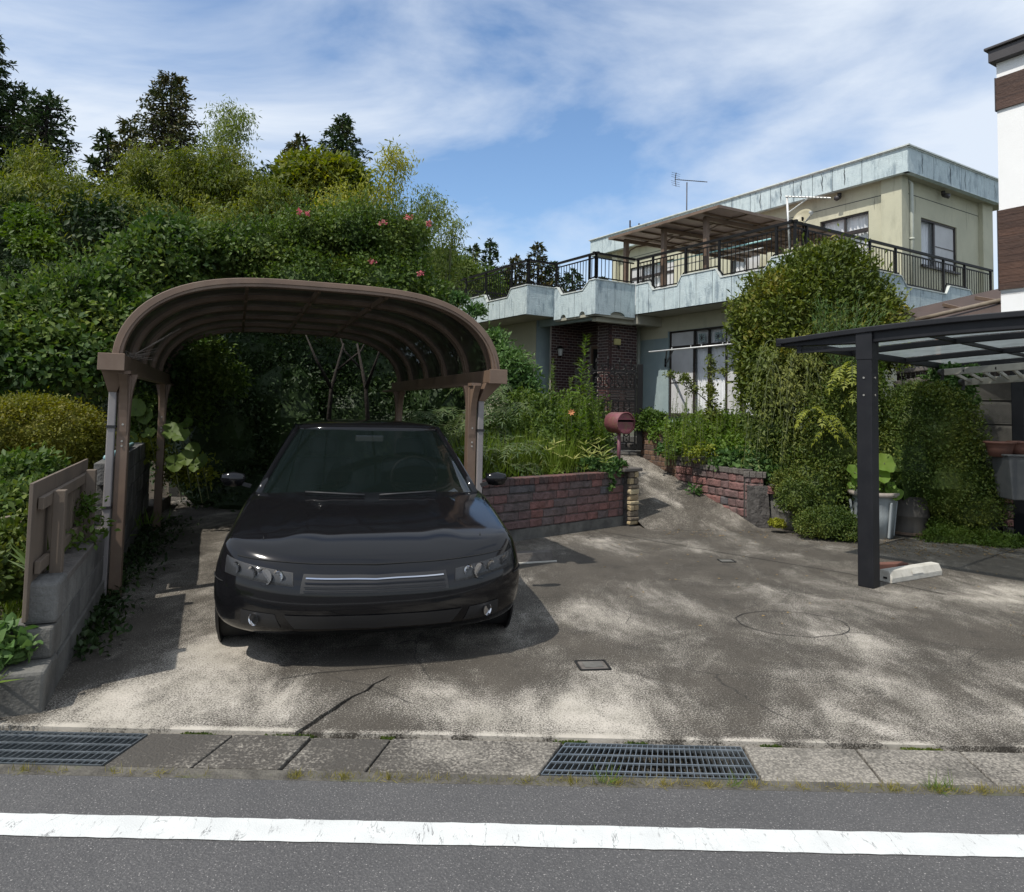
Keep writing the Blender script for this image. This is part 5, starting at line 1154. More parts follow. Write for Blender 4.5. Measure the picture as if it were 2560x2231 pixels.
# local x runs from the far corner towards the viewer; local +y points away to the right
def wy(b_): return b_
MB().box(.0, 7, .012, 4, 3.46, 6.78).obj('wall', M['white'], wt)
MB().box(.45, 7, 1.9, 4, 0, 3.46).obj('lower_wall', M['white'], wt); MB().box(.0, .45, .02, .50, 3.13, 3.45).obj('corner_column', M['white'], wt)
b = MB(); b.box(-.06, 7.1, -.10, 4.1, 6.77, 6.95); b.box(-.10, 7.1, -.14, 4.1, 6.95, 6.99); b.obj('roof_fascia', M['darktrim'], wt, bevel=.01)
def clad(x0, x1, z0, z1, n, y=.0):
    hh = (z1-z0)/n
    for i in range(n):
        dz = 0; g = .006; MB().hexa([(x0, y-.018, z0+hh*i+g), (x1, y-.018, z0+hh*i+g), (x1, y+.014, z0+hh*i+g), (x0, y+.014, z0+hh*i+g)], [(x0, y-.030, z0+hh*(i+1)), (x1, y-.030, z0+hh*(i+1)), (x1, y+.014, z0+hh*(i+1)), (x0, y+.014, z0+hh*(i+1))]).obj('board', M['cladding'], wt)
clad(.0, 7, 3.47, 4.61, 12); clad(0, 7, 6.07, 6.54, 4)
for z in (3.47, 6.06): MB().box(-.012, 0, -.03, .02, z, z+(1.15 if z < 4 else .49)).obj('corner_trim', M['darktrim'], wt)
MB().box(.0, 7, .02, .6, 3.40, 3.458).obj('overhang', M['white'], wt)

# ============================================================ NEIGHBOUR'S LEAN-TO, SHED AND BLOCK WALL
t = thing('lean_to', 'brown sheet lean to roof with bamboo pole behind the black carport', 'shelter')
yy = 11.6
RQ = [at(1812, 628, 12.4), at(2030, 578, 10.9), at(2060, 640, 9.9), at(1870, 652, 11.2)]
b = MB(); b.hexa([tuple(p) for p in RQ], [tuple(p+Vector((0, 0, .03))) for p in RQ]); b.obj('roof_sheet', M['rooffelt'], t)
MB().tube([at(1838, 643, 11.4), at(2010, 603, 10.6)], .035, 8).obj('pole', M['bamboopole'], t, True)
for a_, c_ in (((1895, 612, 11.6), (2010, 640, 10.4)), ((1960, 598, 11.2), (2050, 612, 10.2)), ((1900, 650, 11.0), (2010, 632, 10.4))): MB().bar(at(*a_), at(*c_), .05, .05).obj('rafter', M['bronze'], t)
MB().bar(at(1880, 640, 11.0), at(1885, 735, 11.0), .05).obj('post', M['rustpost'], t)
MB().bar(at(1828, 650, 11.4), at(1880, 662, 11.0), .08, .03).obj('rail', M['rustpost'], t)
t = thing('shed', 'dark brown board shed wall behind the round green bush', 'shed')
pa, pb_ = at(1800, 690, 12.0), at(2060, 690, 11.2); dd = (Vector((pb_.x, pb_.y, 0))-Vector((pa.x, pa.y, 0))); n_ = 26; nn = Vector((dd.y, -dd.x, 0)).normalized()
for i in range(n_):
    p = Vector((pa.x, pa.y, 0))+dd*(i/n_); q = Vector((pa.x, pa.y, 0))+dd*((i+.96)/n_); o_ = nn*(.01+.008*(i % 2))
    MB().hexa([tuple(p+Vector((0, 0, .8))), tuple(q+Vector((0, 0, .8))), tuple(q+o_+Vector((0, 0, .8))), tuple(p+o_+Vector((0, 0, .8)))], [tuple(p+Vector((0, 0, 3.2))), tuple(q+Vector((0, 0, 3.2))), tuple(q+o_+Vector((0, 0, 3.2))), tuple(p+o_+Vector((0, 0, 3.2)))]).obj('board', M['shedwall'], t)
MB().bar(at(1884, 660, 11.3), at(1884, 765, 11.3), .04).obj('rusty_stud', M['rustpost'], t)
t = thing('trellis', 'small pale plastic trellis panel leaning by the brown shed wall', 'trellis')
for i in range(7): MB().bar(at(1803+8*i, 700, 11.5), at(1803+8*i, 748, 11.5), .012).obj('slat', M['alu'], t)
for i in range(7): MB().bar(at(1800, 702+7*i, 11.5), at(1854, 702+7*i, 11.5), .012).obj('slat', M['alu'], t)
# block wall with slanting combed faces
t = thing('block_wall', 'tall grey combed concrete block wall beside the far post of the black carport', 'wall')
BP = at(1880, 760, 10.9); BP.z = 0; BD = (Vector((at(2130, 760, 10.2).x, at(2130, 760, 10.2).y, 0))-BP); BLn = BD.length; BD = BD.normalized()
M['combed'] = material('combed_block', (.24, .22, .195), (.16, .148, .13), 4, .9, 0, .3, 50, objrand=[(1, 1, 1), (.85, .85, .85), (1.1, 1.08, 1.05)], grime=[((.05, .045, .04), 3.2, (1, 1, .35), .54, .74, .8)])
nB = Vector((BD.y, -BD.x, 0))
b = MB(); q = [BP, BP+BD*BLn, BP+BD*BLn-nB*.2, BP-nB*.2]; b.hexa([tuple(v) for v in q], [tuple(v+Vector((0, 0, 2.27))) for v in q]); b.obj('wall_core', GM, t)
for c_ in range(6):
    z0 = .18+.35*c_-.0; u = -.45*(c_ % 2)-.05
    while u < BLn-.05:
        a, e = max(u, 0)+.012, min(u+.9*(1 if c_ % 2 else .62), BLn)-.012
        if e-a > .08:
            b = MB(); k = max(2, int((e-a)/.028)); H_ = .33; P = lambda uu, zz, o: tuple(BP+BD*uu+nB*o+Vector((0, 0, zz)))
            b.hexa([P(a, z0, 0), P(e, z0, 0), P(e, z0+H_, 0), P(a, z0+H_, 0)], [P(a+.006, z0+.006, .03), P(e-.006, z0+.006, .03), P(e-.006, z0+H_-.006, .03), P(a+.006, z0+H_-.006, .03)])
            sg = 1 if (c_+int(u*3)) % 2 else -1
            for i in range(int((e-a+H_)/.030)):
                s0 = a-H_+.030*i+.05; ua, za = s0, z0+.03; ub, zb_ = s0+H_-.05, z0+H_-.03
                if ua < a+.04: za += (a+.04-ua)*.9; ua = a+.04
                if ub > e-.04: zb_ -= (ub-(e-.04))*.9; ub = e-.04
                if ub-ua > .03:
                    if sg < 0: ua, ub = a+e-ua, a+e-ub
                    b.bar(P(ua, za, .032), P(ub, zb_, .032), .012, .012, upv=tuple(nB))
            b.obj('block', M['combed'], t)
        u += .9*(1 if c_ % 2 else .62)
for a_, c_, e_ in (((1800, 748, 11.2), (1920, 733, 10.8), .07), ((1795, 772, 11.0), (1905, 755, 10.7), .09)): MB().bar(at(*a_), at(*c_), .25, e_).obj('cap_slab', M['oldcap'], t, bevel=.015)
# pots, box and small red planter by the far post
def pot(label, p, r, h, mat, rim=.02, taper=.75, soil=True, name='plant_pot', ribs_=0):
    t = thing(name, label, 'pot', p); wob = (lambda th, z: .015*math.cos(th*ribs_)) if ribs_ else None
    MB().lathe([(.001, 0), (r*taper, 0), (r*(taper+.5*(1-taper)), h*.5), (r*.97, h-.035), (r, h-.03), (r+rim, h-.028), (r+rim, h), (r-.015, h), (r-.02, h-.05)], 36 if ribs_ else 28, wob=wob).obj('body', mat, t, True)
    if soil: MB().lathe([(r-.018, h-.05), (.001, h-.04)], 24).obj('soil', M['soil'], t)
    return t
p = at(2008, 917, 9.5); pot('wide brown plant pot on the grey box below the block wall', p, .17, .20, M['terracotta'])
p = at(2046, 912, 9.45); pot('small brown plant pot at the right edge on the grey box', p, .12, .17, M['terracotta'])
p0 = at(2052, 1003, 9.4); t = thing('storage_box', 'scuffed grey foam box standing on the red planter blocks', 'box', p0, R(-5)); b = MB(); b.hexa([(-.20, -.15, 0), (.34, -.15, 0), (.34, .2, 0), (-.20, .2, 0)], [(-.25, -.17, .56), (.38, -.17, .56), (.38, .24, .56), (-.25, .24, .56)]); b.obj('box', M['greybox'], t, bevel=.015); MB().box(-.27, .40, -.19, .26, .56, .585).obj('rim', M['greybox'], t, bevel=.008)
t = thing('brick_planter', 'low red block planter at the right edge under the grey box', 'planter'); PP = gnd(2014, 1072); PP.z = 0
block_wall(t, PP, Vector((.93, -.36, 0)), 1.0, .10, .115, 3, .3, M['redblock'], GM, .02); coping(t, PP, Vector((.93, -.36, 0)), 0, 1.0, .445, .07, .09, .03, M['copingbrick'])
# lidded things on the ground
p = gnd(1598, 1068); pot('round weathered concrete pot between the dark stone slab and the grey bin', p+Vector((.05, .2, 0)), .21, .28, M['pot'], .0, .8)
p = gnd(1772, 1083); tb = pot('tall grey ribbed plastic bin with lotus leaves behind the black post', p+Vector((0, .22, 0)), .285, .62, M['bucket'], .035, .80, name='plastic_bin', ribs_=12)
MB().lathe([(.285, .56), (.325, .565), (.328, .62), (.30, .625)], 32).obj('rim', M['bucketrim'], tb, True)
for a_ in (-1.9, -.9, .3, 1.5, 2.7):
    MB().box(-.012, .012, -.03, .0, .02, .50).obj('rib', M['bucket'], tb, bevel=.004).matrix_local = Matrix.Rotation(a_, 4, 'Z') @ Matrix.Translation((0, -.235, 0)) @ Matrix.Rotation(R(6), 4, 'X')
p = gnd(1845, 1080); t = thing('metal_drum', 'old dark drum half hidden under the round green bush', 'drum', p+Vector((0, .28, 0)))
MB().lathe([(.001, 0), (.27, 0), (.275, .04), (.265, .05), (.275, .27), (.285, .28), (.275, .29), (.275, .55), (.001, .55)], 32).obj('body', M['drum'], t, True)
MB().lathe([(.272, .02), (.290, .025), (.290, .055), (.272, .06)], 32).obj('hoop', M['bronze'], t)
# wheel stop and block
p = gnd(1782, 1172); q = gnd(1884, 1155); t = thing('wheel_stop', 'white concrete wheel stop block beside the black carport post', 'wheel stop', ((p.x+q.x)/2, (p.y+q.y)/2+.06, 0), math.atan2(q.y-p.y, q.x-p.x)+R(0)); L_ = (q-p).length
b = MB(); hl_ = L_/2; b.hexa([(-hl_, -.07, 0), (hl_, -.07, 0), (hl_, .09, 0), (-hl_, .09, 0)], [(-hl_+.0, -.07, .05), (hl_, -.07, .05), (hl_, .09, .05), (-hl_, .09, .05)])
b = MB(); prof_ = [(-.08, 0), (.08, 0), (.08, .05), (.045, .12), (-.045, .12), (-.08, .05)]
b.prism([(-hl_, y, z) for y, z in prof_], (L_, 0, 0)); b.obj('block', M['wheelstop'], t, bevel=.008)
MB().hexa([(-.09, -.079, .062), (.09, -.079, .062), (.085, -.058, .098), (-.085, -.058, .098)], [(-.09, -.083, .063), (.09, -.083, .063), (.085, -.062, .099), (-.085, -.062, .099)]).obj('raised_panel', M['wheelstop'], t)
MB().box(-hl_-.003, -hl_, -.03, .01, .035, .055).obj('slot', M['slotdark'], t)
p = gnd(1773, 1160); t = thing('paving_block', 'brown block lying behind the white wheel stop', 'block', (p.x+.2, p.y+.28, 0), math.atan2(q.y-p.y, q.x-p.x)); MB().box(-.28, .22, -.05, .05, 0, .095).obj('block', M['terracotta'], t, bevel=.008)
p = gnd(1095, 1132); t = thing('wheel_stop', 'mossy low concrete wheel stop lying right of the black car', 'wheel stop', (p.x-.22, p.y+.10, 0), CE); b = MB(); b.hexa([(-.3, -.09, 0), (.3, -.09, 0), (.3, .09, 0), (-.3, .09, 0)], [(-.3, -.06, .10), (.3, -.06, .10), (.3, .06, .10), (-.3, .06, .10)]); b.obj('block', M['oldcap'], t, bevel=.008); MB().box(-.33, .33, -.12, -.095, -.01, .012).obj('sill', M['wheelstop'], t)

# ============================================================ MAILBOX
mp_ = at(1237, 938, LW1.y-.05+.0); mp_.z = .835; mxy = Vector((LW1.x-.06, LW1.y+.05, .835))
t = thing('mailbox', 'faded maroon cylindrical mailbox on a thin pole above the stone pillar', 'mailbox', mxy, R(26))
MB().box(-.11, .11, -.07, .07, .0, .012).box(-.11, .11, -.07, -.062, .0, .06).box(-.11, .11, .062, .07, 0, .06).obj('base_tray', M['red'], t)
MB().tube([(0, 0, .01), (0, 0, .52)], .026, 12).obj('pole', M['maroonpole'], t, True)
b = MB(); k = 32; RM = .155; zc = .645
bd_ = MB(); bd_.lathe([(RM-.012, -.17), (RM, -.165), (RM, .165), (RM-.006, .17)], k); o = bd_.obj('body', M['red'], t, True); o.rotation_euler = (R(90), 0, 0); o.location = (0, 0, zc)
f = MB(); f.lathe([(.001, 0), (RM-.008, 0)], k); o = f.obj('back', M['red'], t); o.rotation_euler = (R(90), 0, 0); o.location = (0, .165, zc)
def seg(name, z0, z1, y, mat):
    P = []; 
    for i in range(13): z = z0+(z1-z0)*i/12; P.append((math.sqrt(max(0, (RM-.01)**2-z*z)), z))
    poly = [(x, y, zc+z) for x, z in P]+[(-x, y, zc+z) for x, z in P[::-1]]; MB().prism(poly, (0, .01, 0)).obj(name, mat, t)
seg('flap', .052, RM-.012, -.155, M['red']); seg('front_plate', -RM+.012, .015, -.155, M['red']); seg('slot', .012, .054, -.10, M['slotdark'])
MB().box(-.142, .142, -.178, -.155, .012+zc+.037, .012+zc+.047).obj('flap_lip', M['red'], t)
o = MB().lathe([(RM-.006, -.008), (RM+.006, -.006), (RM+.006, .006), (RM-.006, .008)], k).obj('front_ring', M['red'], t, True); o.rotation_euler = (R(90), 0, 0); o.location = (0, -.168, zc)

# ============================================================ LEFT BOUNDARY WALL AND FENCE
t = thing('block_wall', 'dark stained concrete block wall with pipe on top running back on the left', 'wall')
WD = Vector((-.385, .923, 0)); W0 = Vector((-2.52, 4.02, 0)); nW = Vector((WD.y, -WD.x, 0))
def wbox(parent, u0, u1, z0, z1, o0=0, o1=-.15, mat='blockgrey', name='block', bev=.006):
    q = [W0+WD*u0+nW*o0, W0+WD*u1+nW*o0, W0+WD*u1+nW*o1, W0+WD*u0+nW*o1]
    return MB().hexa([tuple(v+Vector((0, 0, z0))) for v in q], [tuple(v+Vector((0, 0, z1))) for v in q]).obj(name, M[mat], parent, bevel=bev)
wbox(t, -.18, .15, -.3, .215, .02, -1.3, 'concrete', 'footing', .02); wbox(t, .15, 8.2, -.3, .17, .015, -.2, 'concrete', 'footing'); wbox(t, .02, .30, .215, .385, .012, -.20, 'concrete', 'block', .015)
for r_ in range(2):
    u = .22-.0+(.2 if r_ else 0)
    while u < 2.2: wbox(t, u+.003, min(u+.39, 2.2)-.003, .175+.19*r_, .36+.19*r_, 0, -.12); u += .39
wbox(t, .20, 2.2, .555, .60, .015, -.135, 'oldcap', 'cap_slab'); wbox(t, .08, .34, .388, .62, .02, -.15, 'blockgrey', 'end_pillar', .02)
for r_ in range(5):
    u = 2.2+(.2 if r_ % 2 else 0)
    while u < 6.6: wbox(t, u+.004, min(u+.4, 6.6)-.004, .175+.19*r_, .36+.19*r_, random.uniform(-.006, .006), -.12); u += .4
t2 = thing('water_pipe', 'pale blue plastic pipe lying along the top of the left block wall', 'pipe'); MB().tube([tuple(W0+WD*2.35+nW*-.05+Vector((0, 0, 1.155))), tuple(W0+WD*4.6+nW*-.06+Vector((0, 0, 1.15)))], .025, 8).obj('pipe', M['hose'], t2, True)
t = thing('board_fence', 'brown board fence panel with two posts fixed on the low left wall', 'fence')
for u in (.36, 1.55): wbox(t, u, u+.075, .60, 1.10+.02*(u > 1), -.02, -.085, 'plank', 'post', .004)
for z in (.66, 1.02): wbox(t, .12, 1.85, z, z+.07, -.085, -.115, 'plank', 'rail', .004)
for i in range(6): wbox(t, .02+.315*i, .02+.315*i+.309, .42, 1.18, -.12-.002*(i % 2), -.14, 'plank', 'board', .003)

# ============================================================ VEGETATION
def Bb(x, y, Y, rx, rz, ry=None):
    """blob: centre seen at (x, y) at distance Y, radii from its apparent size"""
    p = at(x, y, Y); return (tuple(p), (rx*Y/1432, ry if ry else min(rx, rz)*Y/1432, rz*Y/1432))
# --- far cedars beyond the house
for i, (x, y, r_, lb) in enumerate(((950, 492, 1.9, 'dark distant cedar with forked top left of the balcony railing'), (985, 482, 1.5, 'slim dark distant cedar with a narrow pointed top above the balcony railing'), (1035, 515, 2.2, 'broad low distant cedar behind the middle of the balcony railing'), (1080, 490, 2.3, 'brownish distant cedar nearest to the two storey house'), (1010, 540, 2.2, 'low dark cedar seen through the far balcony balusters'), (1150, 545, 2.6, 'dark cedar seen through the balusters above the porch'), (1108, 528, 1.5, 'small distant cedar tip just right of the brownish cedar'), (1210, 560, 2.4, 'dark cedar seen between the porch parapet and the upper storey wall'))):
    Y = 38; p = at(x, y, Y); h = p.z-3; conifer(lb, p.x, Y, 3, h, r_, 5600, G['cedarb' if i in (3, 2) else 'cedar'], .25, .05, droopy=.1, group='distant cedars behind the house')
# --- conifers on the left
def con(x, ytop, Y, hgt, r_, n, mat, lb, size=.3, pw=.75, name='conifer_tree', bare=.1, dr=.2):
    p = at(x, ytop, Y); return conifer(lb, p.x, Y, p.z-hgt, hgt, r_, n, G[mat], size, bare, name, dr, 'conifers rising out of the wood', pw)
con(345, 150, 24, 7.5, 2.3, 19000, 'cedarb', 'tall brownish green conifer standing highest out of the bamboo', .165, .62)
con(-22, 55, 20, 9, 2.1, 15000, 'cedar', 'dark cedar cut off by the left edge of the picture', .18)
con(95, 190, 20, 7, 1.35, 13000, 'cedar', 'dark bluish cedar with a ragged column shape right of the cut off cedar', .17, .45)
con(30, 170, 21, 8, 1.9, 13000, 'cedar', 'dark cedar filling the gap between the two leftmost cedars', .18, .45)
con(217, 262, 26, 4.5, 1.1, 2600, 'cedar', 'small lone dark conifer tip left of the tall brownish conifer', .26)
con(688, 236, 24, 5.5, 1.7, 12000, 'cedar', 'dark pointed conifer at the right end of the wood', .17, .7)
con(600, 275, 25, 4.5, 1.4, 3500, 'cedarb', 'thin pale tipped conifer left of the dark pointed conifer', .24)
con(262, 238, 24.5, 4, 1.0, 2500, 'cedarb', 'short brownish side conifer leaning against the tall brownish conifer', .22)
# --- bamboo
def bam(x, ytop, Y, n, mat, lb, h=5, lean=(0, -.8), cul=3, spread=.5, size=.13, w=.26, start=.3, sx=.5):
    cs = []
    for i in range(cul):
        p = at(x+random.uniform(-1, 1)*sx*40*(i > 0), ytop+18*i, Y+random.uniform(-.5, .5)); lx, ly = lean[0]+random.uniform(-.5, .5), lean[1]+random.uniform(-.4, .4); hh = h*random.uniform(.9, 1.0)
        cs.append(((p.x-lx, p.y-ly, p.z-hh*.96), hh, lx, ly))
    return bamboo(lb, cs, n, size, G[mat], spread=spread, w=w, start=start, group='bamboo arching out of the wood')
bam(468, 212, 20, 6500, 'bamboo2', 'tall airy bamboo plume with sky showing through right of the tall conifer', 5.5, (.5, -.4), 3, .33, .12, .24, .25)
bam(795, 300, 15, 3200, 'yelbamboo', 'lone pale yellow green bamboo frond reaching up against the sky', 4.2, (.8, -.3), 2, .28, .12, .22, .3)
bam(862, 385, 15, 5200, 'bamboo2', 'feathery grey green bamboo tip above the pink flowering bush', 3.6, (.5, -.4), 3, .42, .09, .25, .2)
bam(905, 425, 16.5, 3600, 'bamboo2', 'last thin bamboo tip on the right before the distant cedars', 3.0, (.4, -.4), 3, .4, .09, .25, .2)
for a in ((290, 292, 17.5, 21000, 'bamboo', 'rounded olive bamboo clump left of the tall brownish conifer'), (372, 296, 17, 24000, 'bamboo', 'big drooping olive bamboo clump in front of the tall brownish conifer'), (455, 290, 17, 22500, 'bamboo', 'drooping bamboo clump below the airy bamboo plume'), (505, 340, 16.5, 18000, 'bamboo', 'bamboo clump with dark gaps right of the airy plume'), (225, 352, 16.5, 18000, 'bamboo', 'lower bamboo clump on the left slope'), (60, 290, 16.5, 19500, 'bamboo', 'green bamboo clump leaning out below the left cedars'), (20, 345, 15.5, 18000, 'bamboo', 'bamboo clump touching the left edge under the cedars'), (120, 395, 15, 18000, 'bamboo', 'low bamboo clump above the maple'), (290, 385, 15.3, 16500, 'bamboo', 'low olive bamboo clump over the left part of the vine hedge'), (560, 365, 17, 18000, 'bamboo', 'olive bamboo clump in front of the thin pale tipped conifer'), (640, 330, 17.5, 15000, 'bamboo', 'bamboo clump left of the dark pointed conifer'), (150, 345, 16, 19500, 'bamboo', 'grey green bamboo clump below the left cedars'), (410, 400, 15.5, 16500, 'bamboo', 'low front bamboo clump behind the vine covered hedge')):
    bam(a[0], a[1]+10, *a[2:], h=4.6, lean=(random.uniform(-.4, .5), -1.5), cul=5, spread=.50, size=.115, w=.24, start=.18, sx=.8)
bam(700, 370, 15, 6000, 'yelbamboo', 'bright yellow green bamboo over the pink flowering bush', h=3, lean=(.3, -.5), cul=4, spread=.6, size=.10, w=.26, start=.1, sx=1)
bam(930, 520, 23.5, 9000, 'bamboo2', 'soft bright green bamboo beyond the far end of the balcony', h=3.6, lean=(-.1, -.4), cul=6, spread=.62, size=.11, w=.22, start=.1, sx=1.0)
bush('distant_shrub', 'green shrub beyond the left end of the balcony railing', 'bush', [Bb(915, 560, 24, 45, 35), Bb(880, 545, 24, 40, 40), Bb(965, 575, 25, 45, 28)], 9000, .12, G['broad'], spread=.2)
# --- broad leaved trees of the wood
def tree(name, lb, blobs, n, size, mat, trunk_to=None, cat='tree', **k):
    c = blobs[0][0]; st = [([(c[0], c[1], .3), (c[0]+.1, c[1], c[2]*.6), (c[0], c[1], c[2])], [.16, .12, .05])]
    for cc, r in blobs[1:]: st.append(([(c[0], c[1], c[2]*.55), tuple((Vector(c)+Vector(cc))/2), tuple(cc)], [.08, .05, .02]))
    return bush(name, lb, cat, blobs, n, size, G[mat], stem=st, **k)
tree('broadleaf_tree', 'olive green rounded tree below the dark pointed conifer', [Bb(645, 385, 18, 75, 62), Bb(600, 350, 18.5, 38, 30), Bb(690, 360, 18, 38, 34), Bb(570, 415, 18, 45, 40)], 13000, .15, 'bamboo', spread=.16, group='trees of the wood', shell=.12)
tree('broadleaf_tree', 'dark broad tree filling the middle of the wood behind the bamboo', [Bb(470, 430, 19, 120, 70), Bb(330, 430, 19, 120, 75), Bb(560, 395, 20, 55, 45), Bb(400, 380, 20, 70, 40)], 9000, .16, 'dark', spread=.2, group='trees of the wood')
tree('maple_tree', 'bright green layered maple near the left edge above the dark clipped bushes', [Bb(58, 462, 12.5, 42, 26), Bb(78, 500, 12.3, 42, 24), Bb(45, 432, 12.7, 26, 14), Bb(100, 528, 12.3, 36, 14)], 9000, .08, 'bright', spread=.14, group='trees of the wood', shell=.4, lump=.45, coref=.5, droop=.4)
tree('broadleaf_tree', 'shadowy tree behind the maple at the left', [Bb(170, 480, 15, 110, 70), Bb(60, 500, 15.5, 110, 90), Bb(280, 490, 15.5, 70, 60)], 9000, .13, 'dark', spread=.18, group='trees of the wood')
bush('clipped_bush', 'dark rounded bushes below the maple at the left edge', 'bush', [Bb(30, 558, 11.5, 62, 28), Bb(100, 562, 11.3, 42, 24)], 8000, .05, G['dark'], group=None, spread=.08)
# --- great vine covered hedge behind the carport
bush('vine_hedge', 'great mass of vine leaves spilling over the hedge left of and behind the arched carport', 'hedge', [Bb(40, 660, 9.0, 100, 62, .6), Bb(140, 625, 9.6, 80, 55, .6), Bb(215, 590, 10.2, 70, 50, .6), Bb(300, 545, 10.9, 75, 60, .7), Bb(355, 500, 11.4, 60, 42, .7), Bb(400, 500, 12.0, 75, 38, .7), Bb(470, 525, 12.2, 80, 50, .7), Bb(110, 740, 8.8, 110, 75, .7), Bb(230, 690, 9.8, 100, 90, .8), Bb(20, 720, 8.6, 70, 60, .6), Bb(310, 640, 11, 90, 80, .8)], 50000, .088, G['vine'], coref=.70, spread=.15, lump=.32, tm='oval', w=.62, droop=.3, shell=.22)
bush('crape_myrtle', 'wide crape myrtle bush with a few pink flower heads behind the arched carport roof', 'bush', [Bb(555, 505, 12.4, 65, 50, .8), Bb(630, 478, 12.8, 65, 48, .8), Bb(710, 475, 12.8, 65, 52, .8), Bb(780, 492, 13, 52, 50, .8), Bb(822, 482, 13.2, 36, 38, .6), Bb(815, 550, 13, 42, 42, .6), Bb(600, 565, 12.2, 110, 50, .7), Bb(760, 570, 12.6, 100, 55, .7), Bb(865, 620, 12.9, 42, 50, .5), Bb(890, 670, 12.9, 50, 50, .5), Bb(800, 650, 12.9, 80, 60, .5)], 40000, .07, G['broad'], coref=.80, spread=.14, lump=.24, w=.55, shell=.16)
t = thing('flower_cluster', 'pink crape myrtle flower heads dotted over the bush behind the carport roof', 'flowers')
Lv = Leaves()
for x, y, r_ in ((822, 438, .13), (600, 430, .13), (770, 448, .10), (617, 432, .08), (748, 527, .10), (862, 450, .07), (845, 548, .08)):
    p = at(x, y, 11.6 if x < 700 else 11.9); blob(Lv, tuple(p), r_*.6, 40, .03, cl=5, spread=.05, shell=.4, w=.9)
Lv.obj('petals', M['pink'], t)
# --- dark thicket seen under the carport roof
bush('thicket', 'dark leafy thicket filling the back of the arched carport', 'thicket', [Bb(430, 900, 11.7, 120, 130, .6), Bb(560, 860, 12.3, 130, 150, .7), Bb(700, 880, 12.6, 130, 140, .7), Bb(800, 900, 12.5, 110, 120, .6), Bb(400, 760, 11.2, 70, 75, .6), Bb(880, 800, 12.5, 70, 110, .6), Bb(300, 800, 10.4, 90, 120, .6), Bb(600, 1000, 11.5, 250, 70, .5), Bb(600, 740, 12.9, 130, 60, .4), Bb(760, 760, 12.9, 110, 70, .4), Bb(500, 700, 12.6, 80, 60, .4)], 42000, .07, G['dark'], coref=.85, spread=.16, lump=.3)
bush('thicket', 'greener leafy branches hanging into the left back of the arched carport', 'branches', [Bb(415, 730, 10.3, 45, 45, .4), Bb(455, 770, 10.5, 40, 30, .4), Bb(380, 820, 10.4, 45, 60, .4), Bb(300, 850, 9.6, 40, 60, .4)], 5500, .07, G['broad'], coref=0, spread=.16, shell=.35)
t = thing('thin_tree', 'thin bare branching tree trunks under the back edge of the arched carport roof', 'tree'); b = MB()
for x, dx in ((655, 35), (742, -25)):
    p, q, r_ = at(x, 900, 11.6), at(x+dx*.3, 780, 11.6), at(x+dx, 690, 11.5); b.tube([p, q, r_], [.045, .032, .015], 6); b.tube([q, at(x-dx*.6, 720, 11.4), at(x-dx*1.2, 670, 11.4)], [.035, .02, .01], 5); b.tube([q.lerp(r_, .4), at(x+dx*2.0, 705, 11.6), at(x+dx*2.6, 660, 11.5)], [.025, .015, .008], 5)
b.obj('trunk', M['bark'], t, True)
# farfugium: big round leaves, each its own part
t = thing('farfugium', 'clump of large round farfugium leaves behind the rear left carport post', 'plant'); st = MB()
def roundleaf(p, nrm, r_, mat, par, k=16, i=0):
    nrm = Vector(nrm).normalized(); u_ = nrm.cross(Vector((0, 0, 1))).normalized(); v_ = nrm.cross(u_); vs_ = [tuple(Vector(p)-nrm*.02)]
    for q in range(k): a = 2*PI*q/k; rr = r_*(1+.07*math.sin(3*a+i)-(.3 if q == 0 else 0)); vs_.append(tuple(Vector(p)+(u_*math.cos(a)+v_*math.sin(a))*rr+nrm*(.018*math.sin(5*a+i)+.01)))
    return MB().add(vs_, [(0, q+1, (q+1) % k+1) for q in range(k)]).obj('leaf', mat, par, True)
for i, (x, y, r_) in enumerate(((272, 820, .13), (268, 850, .15), (290, 835, .11), (330, 860, .12), (345, 865, .13), (300, 870, .09), (365, 875, .11), (385, 905, .12), (372, 920, .10), (350, 930, .11), (392, 935, .09), (260, 880, .10), (315, 895, .10), (375, 850, .09), (405, 925, .09))):
    p = at(x, y, 9.2+random.uniform(-.3, .3)); roundleaf(p, (random.uniform(-.4, .4), -.8, random.uniform(.2, .9)), r_, G['broad'], t, i=i); st.tube([p, p+Vector((.05, .15, -.5))], .006, 4)
st.obj('stem', M['twig'], t)
bush('yellowing_weeds', 'yellowing leafy weeds at the back left corner of the carport', 'weeds', [Bb(375, 950, 9.6, 45, 30, .3), Bb(300, 905, 9.3, 30, 20, .25)], 1500, .07, G['yellow'], coref=0, shell=.4)
# --- left foreground
bush('azalea', 'clipped yellow green azalea bush at the left edge behind the board fence', 'bush', [Bb(80, 875, 7.0, 115, 70, .5), Bb(150, 905, 7.3, 65, 60, .4), Bb(10, 870, 6.8, 80, 60, .5), Bb(60, 830, 7.0, 80, 30, .4)], 30000, .030, G['azalea'], coref=.86, spread=.07, lump=.12, shell=.1)
bush('shrub', 'loose leafy shrub in front of the azalea at the left edge', 'bush', [Bb(25, 985, 5.6, 75, 55, .35), Bb(70, 960, 5.9, 50, 40, .3), Bb(15, 1060, 5.3, 60, 60, .35), Bb(60, 1030, 5.4, 40, 60, .3)], 6500, .06, G['vine'], coref=.7, spread=.10, shell=.3)
bush('shrub', 'dark lower shrub with reddish tint below the loose shrub at the left edge', 'bush', [Bb(30, 1110, 4.9, 60, 55, .3), Bb(60, 1170, 4.9, 40, 40, .2), Bb(5, 1160, 4.7, 50, 60, .3)], 3500, .05, G['box'], coref=.75, spread=.08, shell=.3)
